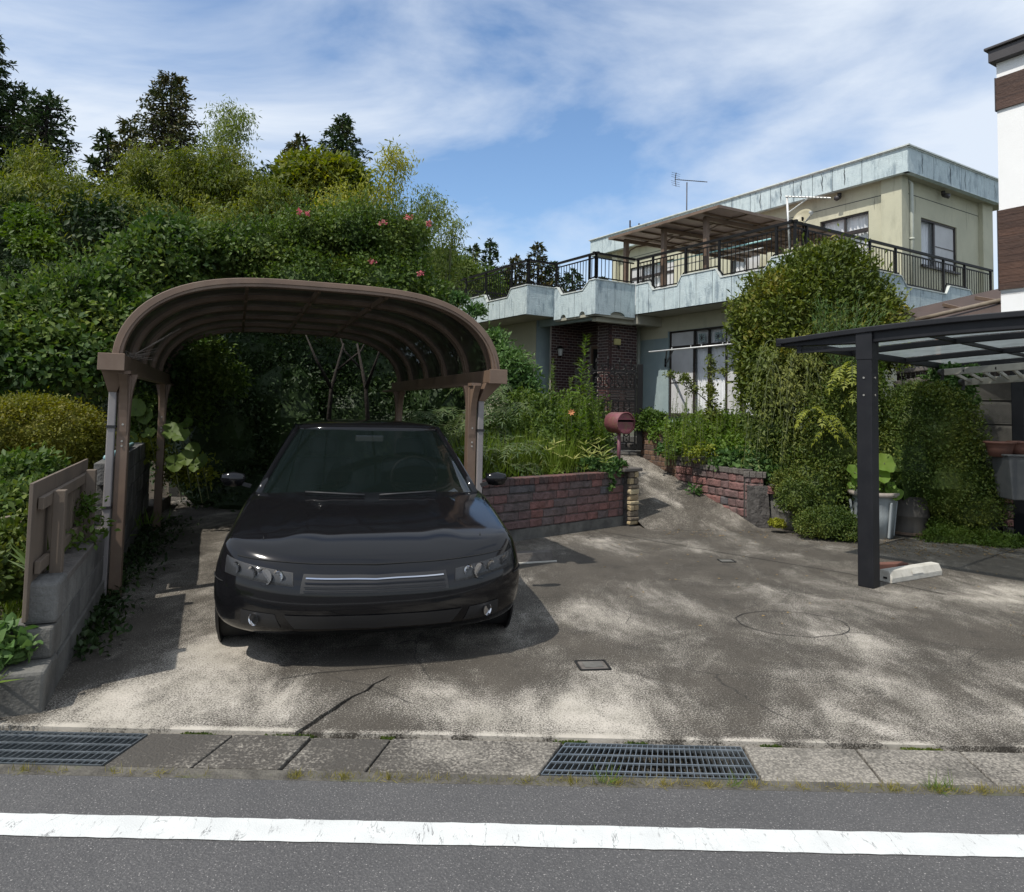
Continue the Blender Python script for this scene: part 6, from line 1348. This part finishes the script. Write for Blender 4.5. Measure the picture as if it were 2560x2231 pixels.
t = thing('dead_branch', 'pale bent dead branch poking out of the loose shrub at the left edge', 'branch'); MB().tube([at(-5, 1043, 5.0), at(20, 1038, 5.0), at(42, 1045, 5.0), at(45, 1085, 5.0)], [.010, .012, .010, .006], 6).obj('branch', M['bamboopole'], t, True)
def gpts(n, x0, x1, y0, y1, z=0): return np.stack([rng.uniform(x0, x1, n), rng.uniform(y0, y1, n), np.full(n, z)], 1)
Lv = Leaves(); P = []
for i in range(900): f = random.random(); p = W0+WD*random.uniform(-.6, 1.6)-nW*random.uniform(.2, .75); P.append((p.x, p.y, .17))
blades(Lv, P, .22, .06, .5); o = Lv.obj('grass_strip', G['grass'], None, 'blade'); tag(o, 'tall green grass growing behind the low end of the left block wall', 'grass', kind='stuff')
bush('leafy_plant', 'small round leaved plant on the lowest wall step at the left edge', 'plant', [Bb(28, 1318, 3.95, 40, 24, .12), Bb(0, 1295, 3.95, 30, 25, .12)], 420, .055, G['mid'], coref=.6, spread=.07, shell=.3, tm='big', w=.8)
t = thing('iris_leaves', 'long strap leaves arching over the low left wall below the fence post', 'plant')
for i in range(14):
    p = at(92+random.uniform(-8, 10), 1160, 4.45); Lv = Leaves(); Lv.add(np.array([p]), np.array([[random.uniform(-1, .4), random.uniform(-.3, .3), random.uniform(.3, 1)]]), np.array([[0, -.5, .6]]), .30, .10); Lv.obj('leaf', G['broad'], t, 'blade')
bush('vine', 'thin vine with bright leaves climbing the left board fence', 'vine', [Bb(165, 1030, 5.3, 20, 40, .06), Bb(185, 1065, 5.3, 22, 15, .06), Bb(150, 1085, 5.0, 22, 12, .06)], 260, .05, G['bright'], coref=0, shell=.5)
Lv = Leaves(); P = []
for i in range(1700):
    u = random.uniform(.6, 6.2); p = W0+WD*u+nW*abs(random.gauss(.05, .10+.045*max(0, u-2.2))); P.append((p.x, p.y, .02))
blob_pts = np.array(P); Lv.add(blob_pts+rng.normal(size=blob_pts.shape)*.02+np.array([0, 0, .03]), rng.normal(size=blob_pts.shape)+np.array([0, 0, .5]), rng.normal(size=blob_pts.shape)*.4+np.array([0, 0, 1]), .055, .6)
o = Lv.obj('ground_weeds', G['dark'], None); tag(o, 'low dark weeds along the foot of the left block wall', 'weeds', kind='stuff')

# --- bed left of the ramp, behind the red wall
def band(u0, u1, v0, v1, n, z=.68):
    u = rng.uniform(u0, u1, n); v = rng.uniform(v0, v1, n); B = np.array([WLd.y*-1, WLd.x]); return np.stack([LW0.x+WLd.x*u+B[0]*v, LW0.y+WLd.y*u+B[1]*v, np.full(n, z)], 1)
bush('broadleaf_shrub', 'glossy dark green shrub between the right carport beam and the cream house wall', 'bush', [Bb(1020, 740, 12.2, 36, 36, .4), Bb(990, 700, 12.4, 24, 30, .3), Bb(1045, 780, 12.0, 34, 36, .3), Bb(985, 760, 11.8, 50, 50, .4), Bb(955, 628, 12.6, 16, 10, .15), Bb(920, 602, 12.6, 16, 8, .15)], 12000, .085, G['mid'], coref=.7, spread=.14, shell=.25, w=.4)
for lb, (x, y, Y, rx, rz, n) in {'dark feathery bamboo grass fans beside the right carport post': (985, 850, 10.6, 50, 90, 62), 'lower bamboo grass fans hanging over the red wall by the car': (1000, 920, 10.0, 60, 40, 44), 'bamboo grass fans in front of the dark thicket inside the carport': (880, 890, 10.8, 60, 70, 40)}.items():
    Lv = Leaves(); st = MB()
    for i in range(n):
        p = at(x+random.uniform(-1, 1)*rx, y+random.uniform(-1, 1)*rz, Y+random.uniform(-.5, .5)); a = random.uniform(0, 2*PI)
        for k in range(3): frond(Lv, st, p, (math.cos(a+k*.7), math.sin(a+k*.7)-.2, random.uniform(.1, .8)), random.uniform(.22, .36), 8, .12, .16, .7)
    t = thing('bamboo_grass', lb, 'plant', group='bamboo grass clumps behind the red wall'); Lv.obj('leaf', G['fan'], t, 'blade'); st.obj('stem', M['twig'], t)
bush('undergrowth', 'dark undergrowth filling the bed behind the red wall', 'undergrowth', [Bb(1000, 900, 10.9, 90, 55, .3), Bb(1100, 900, 11.0, 90, 60, .3), Bb(1190, 900, 11.2, 40, 55, .25), Bb(1060, 850, 11.4, 90, 60, .3), Bb(1150, 850, 11.6, 70, 60, .3)], 16000, .06, G['broad'], coref=.8, spread=.12, shell=.3)
Lv = Leaves(); P = band(1.2, 3.2, .5, 1.7, 3000, .72); P[:, 2] += rng.uniform(0, .15, len(P)); P = P[(np.sin(P[:, 0]*9)+np.sin(P[:, 1]*11)) > -.6]; blades(Lv, P, .50, .028, .28)
P = band(.6, 3.3, .2, .9, 420, .72); blades(Lv, P, .28, .045, .5)
o = Lv.obj('tall_grass', G['grass'], None, 'blade'); tag(o, 'tall soft bright green grass standing in the bed behind the red wall', 'grass', kind='stuff')
def stems(name, lb, mat, spots, n=70, ls=.11, w=.16, cat='weed', group=None, **k):
    t = thing(name, lb, cat, group=group); Lv = Leaves(); st = MB()
    for (x, yb, yt, Y) in spots:
        p = at(x, yb, Y); q = at(x, yt, Y); stemplant(Lv, st, p, q.z-p.z, int(n*(q.z-p.z)/.8)+20, ls, w, (random.uniform(-.08, .08), random.uniform(-.08, .05)), **k)
    Lv.obj('leaf', G[mat], t, 'blade'); st.obj('stem', M['twig'], t); return t
stems('willow_weed', 'tall plant with whorled willow like leaves in front of the porch', 'weed', [(1157, 930, 675, 11.3)], 75, .26, .17, upang=.25)
stems('willow_weed', 'shorter willow leaved plant left of the tall one in front of the blue pillar', 'weed', [(1095, 890, 735, 11.6), (1108, 880, 720, 11.7)], 90, .14, .12)
stems('willow_weed', 'group of leafy weeds in front of the lower iron gate', 'weed', [(1135, 920, 760, 11.0), (1172, 930, 745, 11.1), (1190, 930, 770, 11.2), (1205, 940, 815, 11.0), (1160, 930, 800, 10.8), (1120, 930, 800, 10.9), (1215, 940, 850, 10.9), (1180, 940, 830, 10.7), (1145, 935, 850, 10.7)], 90, .16, .16)
stems('weed_clump', 'fine leaved bright weeds filling the bed between the porch pillar and mailbox', 'grass', [(random.uniform(1040, 1215), 935, random.uniform(790, 880), random.uniform(10.7, 11.9)) for i in range(120)], 110, .11, .12)
Lv = Leaves(); st = MB()
for i in range(50):
    p = at(random.uniform(1035, 1215), random.uniform(885, 950), random.uniform(10.1, 10.8)); a = random.uniform(0, 6.3)
    for k in range(5): Lv.add(np.array([p]), np.array([[math.cos(a+k*1.2), math.sin(a+k*1.2), random.uniform(.2, .9)]]), np.array([[0, -.4, .8]]), random.uniform(.10, .20), .13)
t = thing('striped_bamboo', 'low cream striped bamboo leaves along the top of the red wall', 'plant'); Lv.obj('leaf', G['stripe'], t, 'blade')
bush('ivy', 'ivy hanging over the stone pillar end of the red wall', 'ivy', [Bb(1232, 940, 10.35, 26, 16, .12), Bb(1218, 960, 10.25, 14, 22, .06), Bb(1222, 985, 10.25, 9, 10, .04), Bb(1195, 935, 10.4, 30, 12, .12), Bb(1222, 1010, 10.3, 5, 6, .03)], 620, .065, G['mid'], coref=0, spread=.07, shell=.4, tm='big', w=.75)
t = thing('day_lily', 'orange day lily flower in the weeds left of the mailbox', 'flower'); p = at(1147, 828, 10.7); Lv = Leaves()
for k in range(7): Lv.add(np.array([p]), np.array([[math.cos(k*.9), -.3, math.sin(k*.9)]]), np.array([[0, -1, .2]]), .06, .4)
Lv.obj('petal', M['orange'], t); MB().tube([p, p+Vector((.02, .05, -.6))], .005, 5).obj('stem', M['twig'], t)

# --- bed right of the ramp
bush('azalea', 'small round green azalea right of the iron gate post', 'bush', [Bb(1305, 848, 13.0, 32, 22, .3)], 3500, .05, G['bright'], coref=.8, spread=.06, shell=.12)
stems('weed_clump', 'fine leaved tall weeds below the ground floor window', 'grass', [(random.uniform(1330, 1515), 935, random.uniform(795, 885), random.uniform(11.3, 12.8)) for i in range(95)], 85, .10, .13)
stems('goldenrod', 'thin upright weed spikes in front of the white curtains', 'weed', [(1352, 900, 745, 12.3), (1378, 900, 790, 12.2), (1402, 900, 770, 12.1), (1455, 900, 765, 12.0), (1478, 900, 800, 11.9), (1500, 900, 790, 11.8), (1345, 900, 800, 12.4), (1440, 900, 810, 12), (1490, 905, 760, 12.2)], 80, .08, .12)
bush('young_shrub', 'narrow upright young shrub in front of the middle window post', 'bush', [Bb(1427, 745, 12.2, 9, 28, .06), Bb(1425, 790, 12.2, 11, 30, .07), Bb(1428, 835, 12.2, 14, 30, .09), Bb(1375, 765, 12.3, 14, 9, .08), Bb(1345, 755, 12.3, 12, 7, .06), Bb(1392, 785, 12.3, 12, 12, .06), Bb(1453, 745, 12.2, 9, 7, .06)], 1500, .055, G['willow'], coref=0, shell=.35, spread=.10, stem=[([tuple(at(1425, 930, 12.2)), tuple(at(1426, 720, 12.2))], [.018, .006]), ([tuple(at(1424, 810, 12.2)), tuple(at(1395, 785, 12.3)), tuple(at(1330, 752, 12.3))], [.010, .007, .004])])
bush('undergrowth', 'leafy undergrowth along the top of the right hand red wall', 'undergrowth', [Bb(1400, 893, 12.1, 60, 24, .22), Bb(1480, 903, 11.6, 55, 28, .22), Bb(1530, 930, 11.2, 50, 35, .25), Bb(1350, 868, 12.6, 45, 20, .22), Bb(1450, 870, 12.3, 90, 40, .3)], 11000, .065, G['weed'], coref=.75, spread=.13, shell=.35)
bush('yellow_weed', 'yellow leaved weeds above the step in the right hand wall', 'weeds', [Bb(1390, 915, 11.4, 34, 12, .14), Bb(1420, 905, 11.4, 18, 12, .1)], 260, .06, G['yellow'], coref=0, shell=.4)
bush('leafy_creeper', 'round leaved creeper spilling over the right hand wall beside the dark slab', 'creeper', [Bb(1530, 945, 10.9, 50, 30, .2), Bb(1575, 975, 10.7, 40, 35, .2), Bb(1480, 925, 11.2, 40, 16, .2), Bb(1345, 905, 12.1, 25, 12, .12), Bb(1450, 935, 11.2, 30, 10, .1)], 3200, .075, G['mid'], coref=.6, spread=.10, shell=.3, w=.75)
bush('wall_weed', 'small leafy weed at the foot of the right hand red wall', 'weed', [Bb(1394, 990, 11.4, 9, 12, .07)], 90, .07, G['mid'], coref=0, shell=.4)
# osmanthus
bush('osmanthus', 'large rounded glossy osmanthus bush hiding the right corner of the ground floor', 'bush', [Bb(1640, 680, 11.7, 150, 130, .9), Bb(1655, 590, 11.8, 105, 90, .7), Bb(1560, 650, 11.6, 88, 95, .6), Bb(1725, 680, 11.6, 88, 105, .7), Bb(1560, 730, 11.5, 85, 90, .6), Bb(1680, 540, 11.8, 50, 45, .4), Bb(1620, 560, 11.8, 50, 40, .4), Bb(1545, 790, 11.4, 55, 60, .5)], 56000, .082, G['osman'], coref=.80, spread=.11, lump=.18, shell=.14, w=.42, droop=-.15, stem=[([tuple(at(1640, 1000, 11.8)), tuple(at(1640, 680, 11.8))], [.12, .06])])
def sprays(label, spots, mat, n=60, ls=.07, lg=.3):
    t = thing('bush_shoots', label, 'shoots'); Lv = Leaves(); st = MB()
    for c, r in spots:
        for i in range(n):
            a = random.uniform(0, 2*PI); e = random.uniform(-.1, 1.2); d = Vector((math.cos(a)*math.cos(e), math.sin(a)*math.cos(e), math.sin(e)))
            if d.y > .4: continue
            p = Vector(c)+Vector((d.x*r[0], d.y*r[1], d.z*r[2]))*.95; q = p+(d+Vector((0, 0, .5))).normalized()*lg*random.uniform(.4, 1.1); k = 9; s_ = np.linspace(.15, 1, k)
            P = np.array(p)+np.outer(s_, np.array(q-p)); Lv.add(P, rng.normal(size=(k, 3))*.7+np.array((q-p).normalized()), rng.normal(size=(k, 3))*.5+np.array([0, -.3, .8]), ls*rng.uniform(.6, 1.3, k), .42); st.tube([p, q], [.004, .0015], 4)
    Lv.obj('leaf', G[mat], t, kind='stuff'); st.obj('stem', M['twig'], t); return t
sprays('loose new shoots standing out of the large osmanthus bush', [Bb(1640, 680, 11.7, 150, 130, .9), Bb(1655, 590, 11.8, 105, 90, .7), Bb(1560, 650, 11.6, 88, 95, .6), Bb(1725, 680, 11.6, 88, 105, .7)], 'osman', 90, .075, .26)
sprays('loose shoots sticking up from the vine covered hedge', [Bb(140, 625, 9.6, 80, 55, .6), Bb(215, 590, 10.2, 70, 50, .6), Bb(300, 545, 10.9, 75, 60, .7), Bb(355, 500, 11.4, 60, 42, .7), Bb(400, 500, 12.0, 75, 38, .7), Bb(470, 525, 12.2, 80, 50, .7), Bb(40, 660, 9.0, 100, 62, .6)], 'vine', 60, .08, .42)
sprays('thin flowering shoots rising from the crape myrtle', [Bb(555, 505, 12.4, 65, 50, .8), Bb(630, 478, 12.8, 65, 48, .8), Bb(710, 475, 12.8, 65, 52, .8), Bb(780, 492, 13, 52, 50, .8), Bb(822, 482, 13.2, 36, 38, .6)], 'vine', 70, .065, .5)
sprays('fine shoots on the round small leaved bush', [Bb(1862, 880, 10.3, 98, 105, .6), Bb(1855, 830, 10.4, 75, 55, .5), Bb(1940, 1010, 10.0, 65, 70, .45)], 'box', 120, .04, .14)
# feathery plant over it
t = thing('feathery_weed', 'grey green feathery weed growing out of the middle of the osmanthus', 'weed'); Lv = Leaves(); st = MB(); p = at(1688, 765, 10.6)
for i in range(20):
    a = random.uniform(-1, 1); d = Vector((a*.55, random.uniform(-.25, .1), 1)).normalized(); Lg = random.uniform(.9, 1.45); q = p+d*Lg; k = 65; s_ = rng.uniform(.25, 1, k)
    P = np.array(p)+np.outer(s_, np.array(d)*Lg)+rng.normal(size=(k, 3))*.045; Lv.add(P, rng.normal(size=(k, 3))*.6+np.array(d), rng.normal(size=(k, 3)), .085, .13); st.tube([p, q], [.006, .002], 4)
Lv.obj('leaf', G['mid'], t, 'blade'); st.obj('stem', M['twig'], t)
# weeping shrub
t = thing('weeping_shrub', 'weeping shrub with long yellowish arching stems below the osmanthus', 'bush'); Lv = Leaves(); st = MB()
for i in range(115):
    x0 = random.uniform(1540, 1760); y0 = random.uniform(690, 800); Y = random.uniform(10.6, 11.2); p = at(x0, y0, Y); dx = random.uniform(-1, .5)*.55; dz = random.uniform(.5, 1.9); n_ = 8
    path = [p+Vector((dx*s_**.8, -.25*s_, -dz*s_**2+.14*math.sin(s_*PI))) for s_ in np.linspace(0, 1, n_)]; st.tube(path, [.007*(1-.6*i_/n_) for i_ in range(n_)], 4)
    k = int(75*dz); s_ = rng.uniform(.08, 1, k); A = np.array([list(v) for v in path]); idx = s_*(n_-1); i0 = np.minimum(idx.astype(int), n_-2); P = A[i0]+(A[i0+1]-A[i0])*(idx-i0)[:, None]+rng.normal(size=(k, 3))*.05
    Lv.add(P, rng.normal(size=(k, 3))*.6+np.array([0, -.2, -.8]), rng.normal(size=(k, 3))*.5+np.array([0, -.6, .5]), .075*rng.uniform(.6, 1.3, k), .34)
Lv.obj('leaf', G['willow'], t, 'blade'); st.obj('stem', M['twig'], t)
bush('dense_shrub', 'dense small leaved shrub behind the black carport post', 'bush', [Bb(1680, 900, 10.5, 75, 110, .45), Bb(1715, 820, 10.4, 50, 80, .4), Bb(1640, 980, 10.4, 70, 75, .4), Bb(1740, 970, 10.5, 60, 90, .4), Bb(1600, 930, 10.8, 55, 70, .4), Bb(1560, 880, 11.2, 60, 70, .4)], 34000, .045, G['box'], coref=.78, spread=.12, lump=.28, shell=.2)
bush('round_bush', 'big round small leaved bush bulging beside the metal drum', 'bush', [Bb(1862, 880, 10.3, 98, 105, .6), Bb(1900, 960, 10.1, 85, 100, .55), Bb(1820, 930, 10.2, 65, 100, .5), Bb(1940, 1010, 10.0, 65, 70, .45), Bb(1855, 830, 10.4, 75, 55, .5)], 50000, .038, G['box'], coref=.86, spread=.085, lump=.16, shell=.10)
Lv = Leaves(); st = MB()
for (x, y, k_) in ((1712, 735, 9), (1700, 765, 7), (1722, 790, 7), (1690, 745, 4), (1628, 825, 6), (1655, 840, 6), (1675, 860, 6), (1640, 855, 4)):
    p = at(x, y, 10.15)
    for k in range(k_): a = random.uniform(0, 6.3); frond(Lv, st, p, (math.cos(a), math.sin(a)*.5-.4, random.uniform(-.1, .8)), random.uniform(.20, .34), 8, .085, .34, .9)
t = thing('mahonia', 'yellow green mahonia leaf rosettes behind the black carport post', 'plant'); Lv.obj('leaf', G['yellow'], t, 'blade'); st.obj('stem', M['twig'], t)
stems('tall_weed', 'tall leafy weed with pale buds right of the black carport post top', 'weed', [(1768, 830, 690, 10.6), (1778, 830, 715, 10.6)], 120, .13, .16)
stems('tall_weed', 'short spiky weed standing on the wall in front of the brown shed', 'weed', [(1808, 755, 700, 10.8), (1814, 755, 712, 10.8)], 70, .12, .14)
bush('ivy', 'ivy climbing over the left end of the tall combed block wall', 'ivy', [Bb(1920, 770, 10.3, 32, 32, .14), Bb(1940, 800, 10.25, 22, 35, .1), Bb(1890, 755, 10.5, 26, 14, .12), Bb(1955, 750, 10.2, 16, 12, .08)], 3200, .055, G['mid'], coref=.6, spread=.07, shell=.25, w=.7)
bush('ground_cover', 'low small leaved ground cover in front of the grey bin', 'ground cover', [Bb(1660, 1055, 9.7, 62, 34, .3), Bb(1710, 1070, 9.6, 40, 25, .25), Bb(1620, 1040, 10.0, 25, 25, .2)], 13000, .030, G['box'], coref=.75, spread=.06, shell=.15)
bush('ground_cover', 'low green ground cover spreading right of the metal drum', 'ground cover', [Bb(1930, 1085, 9.7, 80, 24, .25), Bb(2010, 1090, 9.5, 60, 16, .25), Bb(1890, 1070, 9.9, 30, 24, .2)], 11000, .032, G['bright'], coref=.75, spread=.06, shell=.2)
bush('pot_plant', 'dark leafy plant growing out of the round concrete pot', 'plant', [Bb(1600, 1000, 10.0, 35, 35, .2), Bb(1585, 975, 10.3, 30, 30, .2)], 5000, .035, G['box'], coref=.8, spread=.07, shell=.2)
bush('moss_tuft', 'bright yellow green moss tuft between the dark slab and concrete pot', 'moss', [Bb(1560, 1052, 10.1, 15, 10, .1)], 1600, .022, G['moss'], coref=.9, spread=.02, shell=.1)
# lotus leaves
t = thing('lotus', 'lotus with big round light green leaves in the grey plastic bin', 'plant'); Lv = Leaves(); st = MB(); st2 = MB(); bin_ = Vector(tb.location)
for i, (x, y, r_) in enumerate(((1715, 948, .12), (1776, 930, .15), (1768, 955, .13), (1757, 975, .08), (1795, 990, .12), (1718, 965, .07), (1708, 975, .05), (1790, 975, .06))):
    p = at(x, y, 9.75); nrm = Vector((random.uniform(-.3, .3), -.7, random.uniform(.3, .9))).normalized(); u_ = nrm.cross(Vector((0, 0, 1))).normalized(); v_ = nrm.cross(u_); k = 18; vs_ = [tuple(p-nrm*.02)]
    for q in range(k): a = 2*PI*q/k; rr = r_*(1+.07*math.sin(3*a+i)); vs_.append(tuple(p+(u_*math.cos(a)+v_*math.sin(a))*rr+nrm*(.018*math.sin(5*a+i)+.01)))
    MB().add(vs_, [(0, q+1, (q+1) % k+1) for q in range(k)]).obj('leaf', G['lotus'], t, True); st2.tube([p, bin_+Vector((random.uniform(-.1, .1), random.uniform(-.1, .1), .58))], .007, 5)
st2.obj('stem', M['twig'], t, True)
bush('bin_weeds', 'small weeds on the soil inside the grey plastic bin', 'weeds', [(tuple(bin_+Vector((0, 0, .60))), (.24, .24, .05))], 700, .035, G['weed'], coref=0, shell=.3)
# fallen leaves, grass along the kerb
Lv = Leaves(); P = gpts(420, 4.6, 6.6, 8.6, 9.9, .008); P = np.concatenate([P, gpts(120, 2.1, 3.6, 9.6, 10.6, .01), gpts(90, 1.0, 6.5, 5.5, 9.5, .008)]); Lv.add(P, np.stack([rng.normal(size=len(P)), rng.normal(size=len(P)), np.zeros(len(P))], 1), np.array([[0, 0, 1.]])+rng.normal(size=P.shape)*.2, .035, .5)
M['litter'] = leafmat('dry_leaf_litter', [(.10, .07, .04), (.22, .16, .09), (.06, .04, .025)], .1); o = Lv.obj('leaf_litter', M['litter'], None); tag(o, 'dry leaf litter scattered in front of the bin and drum', 'leaf litter', kind='stuff')
def tuft(spots, h, n, name, lb, mat, lean=.6, w=.03):
    Lv = Leaves()
    for x0, x1, dens in spots:
        k = int(n*dens*(x1-x0)); xs = rng.uniform(x0, x1, k); xs = xs+.03*np.sin(xs*31); P = np.stack([xs, rng.normal(3.262, .016, k), np.full(k, 0.)], 1); blades(Lv, P, h, w, lean)
    o = Lv.obj(name, G[mat], None, 'blade'); tag(o, lb, 'grass', kind='stuff')
tuft([(-.98, -.35, 1), (-.3, -.12, .5), (-.05, .12, .5), (.12, 1.15, 1.0), (1.15, 1.65, .5), (1.65, 2.6, 1.1), (-2.2, -1.95, .6), (-1.8, -1.3, .3)], .038, 800, 'kerb_grass', 'dry short grass along the edge between road and gutter', 'drygrass', .9, .06)
Lv = Leaves()
for (x, y) in ((1210, 1556), (1855, 1560), (1215, 1550), (1880, 1560), (1840, 1545), (1460, 1560)):
    p = gnd(x, y+6); k = 22; P = np.stack([rng.normal(p.x, .02, k), rng.normal(3.26, .008, k), np.zeros(k)], 1); blades(Lv, P, .085, .035, .7)
o = Lv.obj('grass_tufts', G['weed'], None, 'blade'); tag(o, 'green grass tufts sprouting beside the drain grating and right gutter lids', 'grass', kind='stuff')
Lv = Leaves()
for (x0, x1) in ((-1.62, -1.50), (-1.55, -1.45), (-1.2, -.95), (.25, .42), (.62, .72), (1.3, 1.4), (2.0, 2.2), (-.62, -.55)):
    k = int(1400*(x1-x0)); P = np.stack([rng.uniform(x0, x1, k), rng.normal(3.685, .012, k), np.full(k, -.022)], 1); Lv.add(P, rng.normal(size=(k, 3))+np.array([0, 0, .8]), rng.normal(size=(k, 3))+np.array([0, 0, .8]), .018, .6)
o = Lv.obj('moss', M['moss2'] if 'moss2' in M else G['box'], None); tag(o, 'dark moss cushions in the joint at the front edge of the driveway', 'moss', kind='stuff')
Lv = Leaves(); P = np.concatenate([gpts(2600, -9, -3.5, 3.9, 5.2, .18), gpts(2600, -9, -4.2, 5.2, 9, .18)]); blades(Lv, P, .2, .08, .6); o = Lv.obj('bed_grass', G['weed'], None, 'blade'); tag(o, 'rough grass behind the left block wall', 'grass', kind='stuff')
# backdrop of the wood: shadowy mass of undergrowth on the slope
wb2 = [((-16+3.6*i, 19+1.2*math.sin(i*2.1), 2.4+.5*math.sin(i)), (2.6, 1.5, 2.3)) for i in range(4)]
Lv = Leaves(); 
for c, r in wb2: blob(Lv, c, r, 2600, .17, spread=.25)
o = Lv.obj('wood_undergrowth', G['dark'], None); tag(o, 'dark undergrowth of the wood on the slope behind the hedge', 'undergrowth', kind='stuff'); cc_ = core('wood_undergrowth_mass', wb2, G['dark'], None, .85); tag(cc_, 'solid inner mass of undergrowth on the wooded slope', 'undergrowth', kind='stuff')
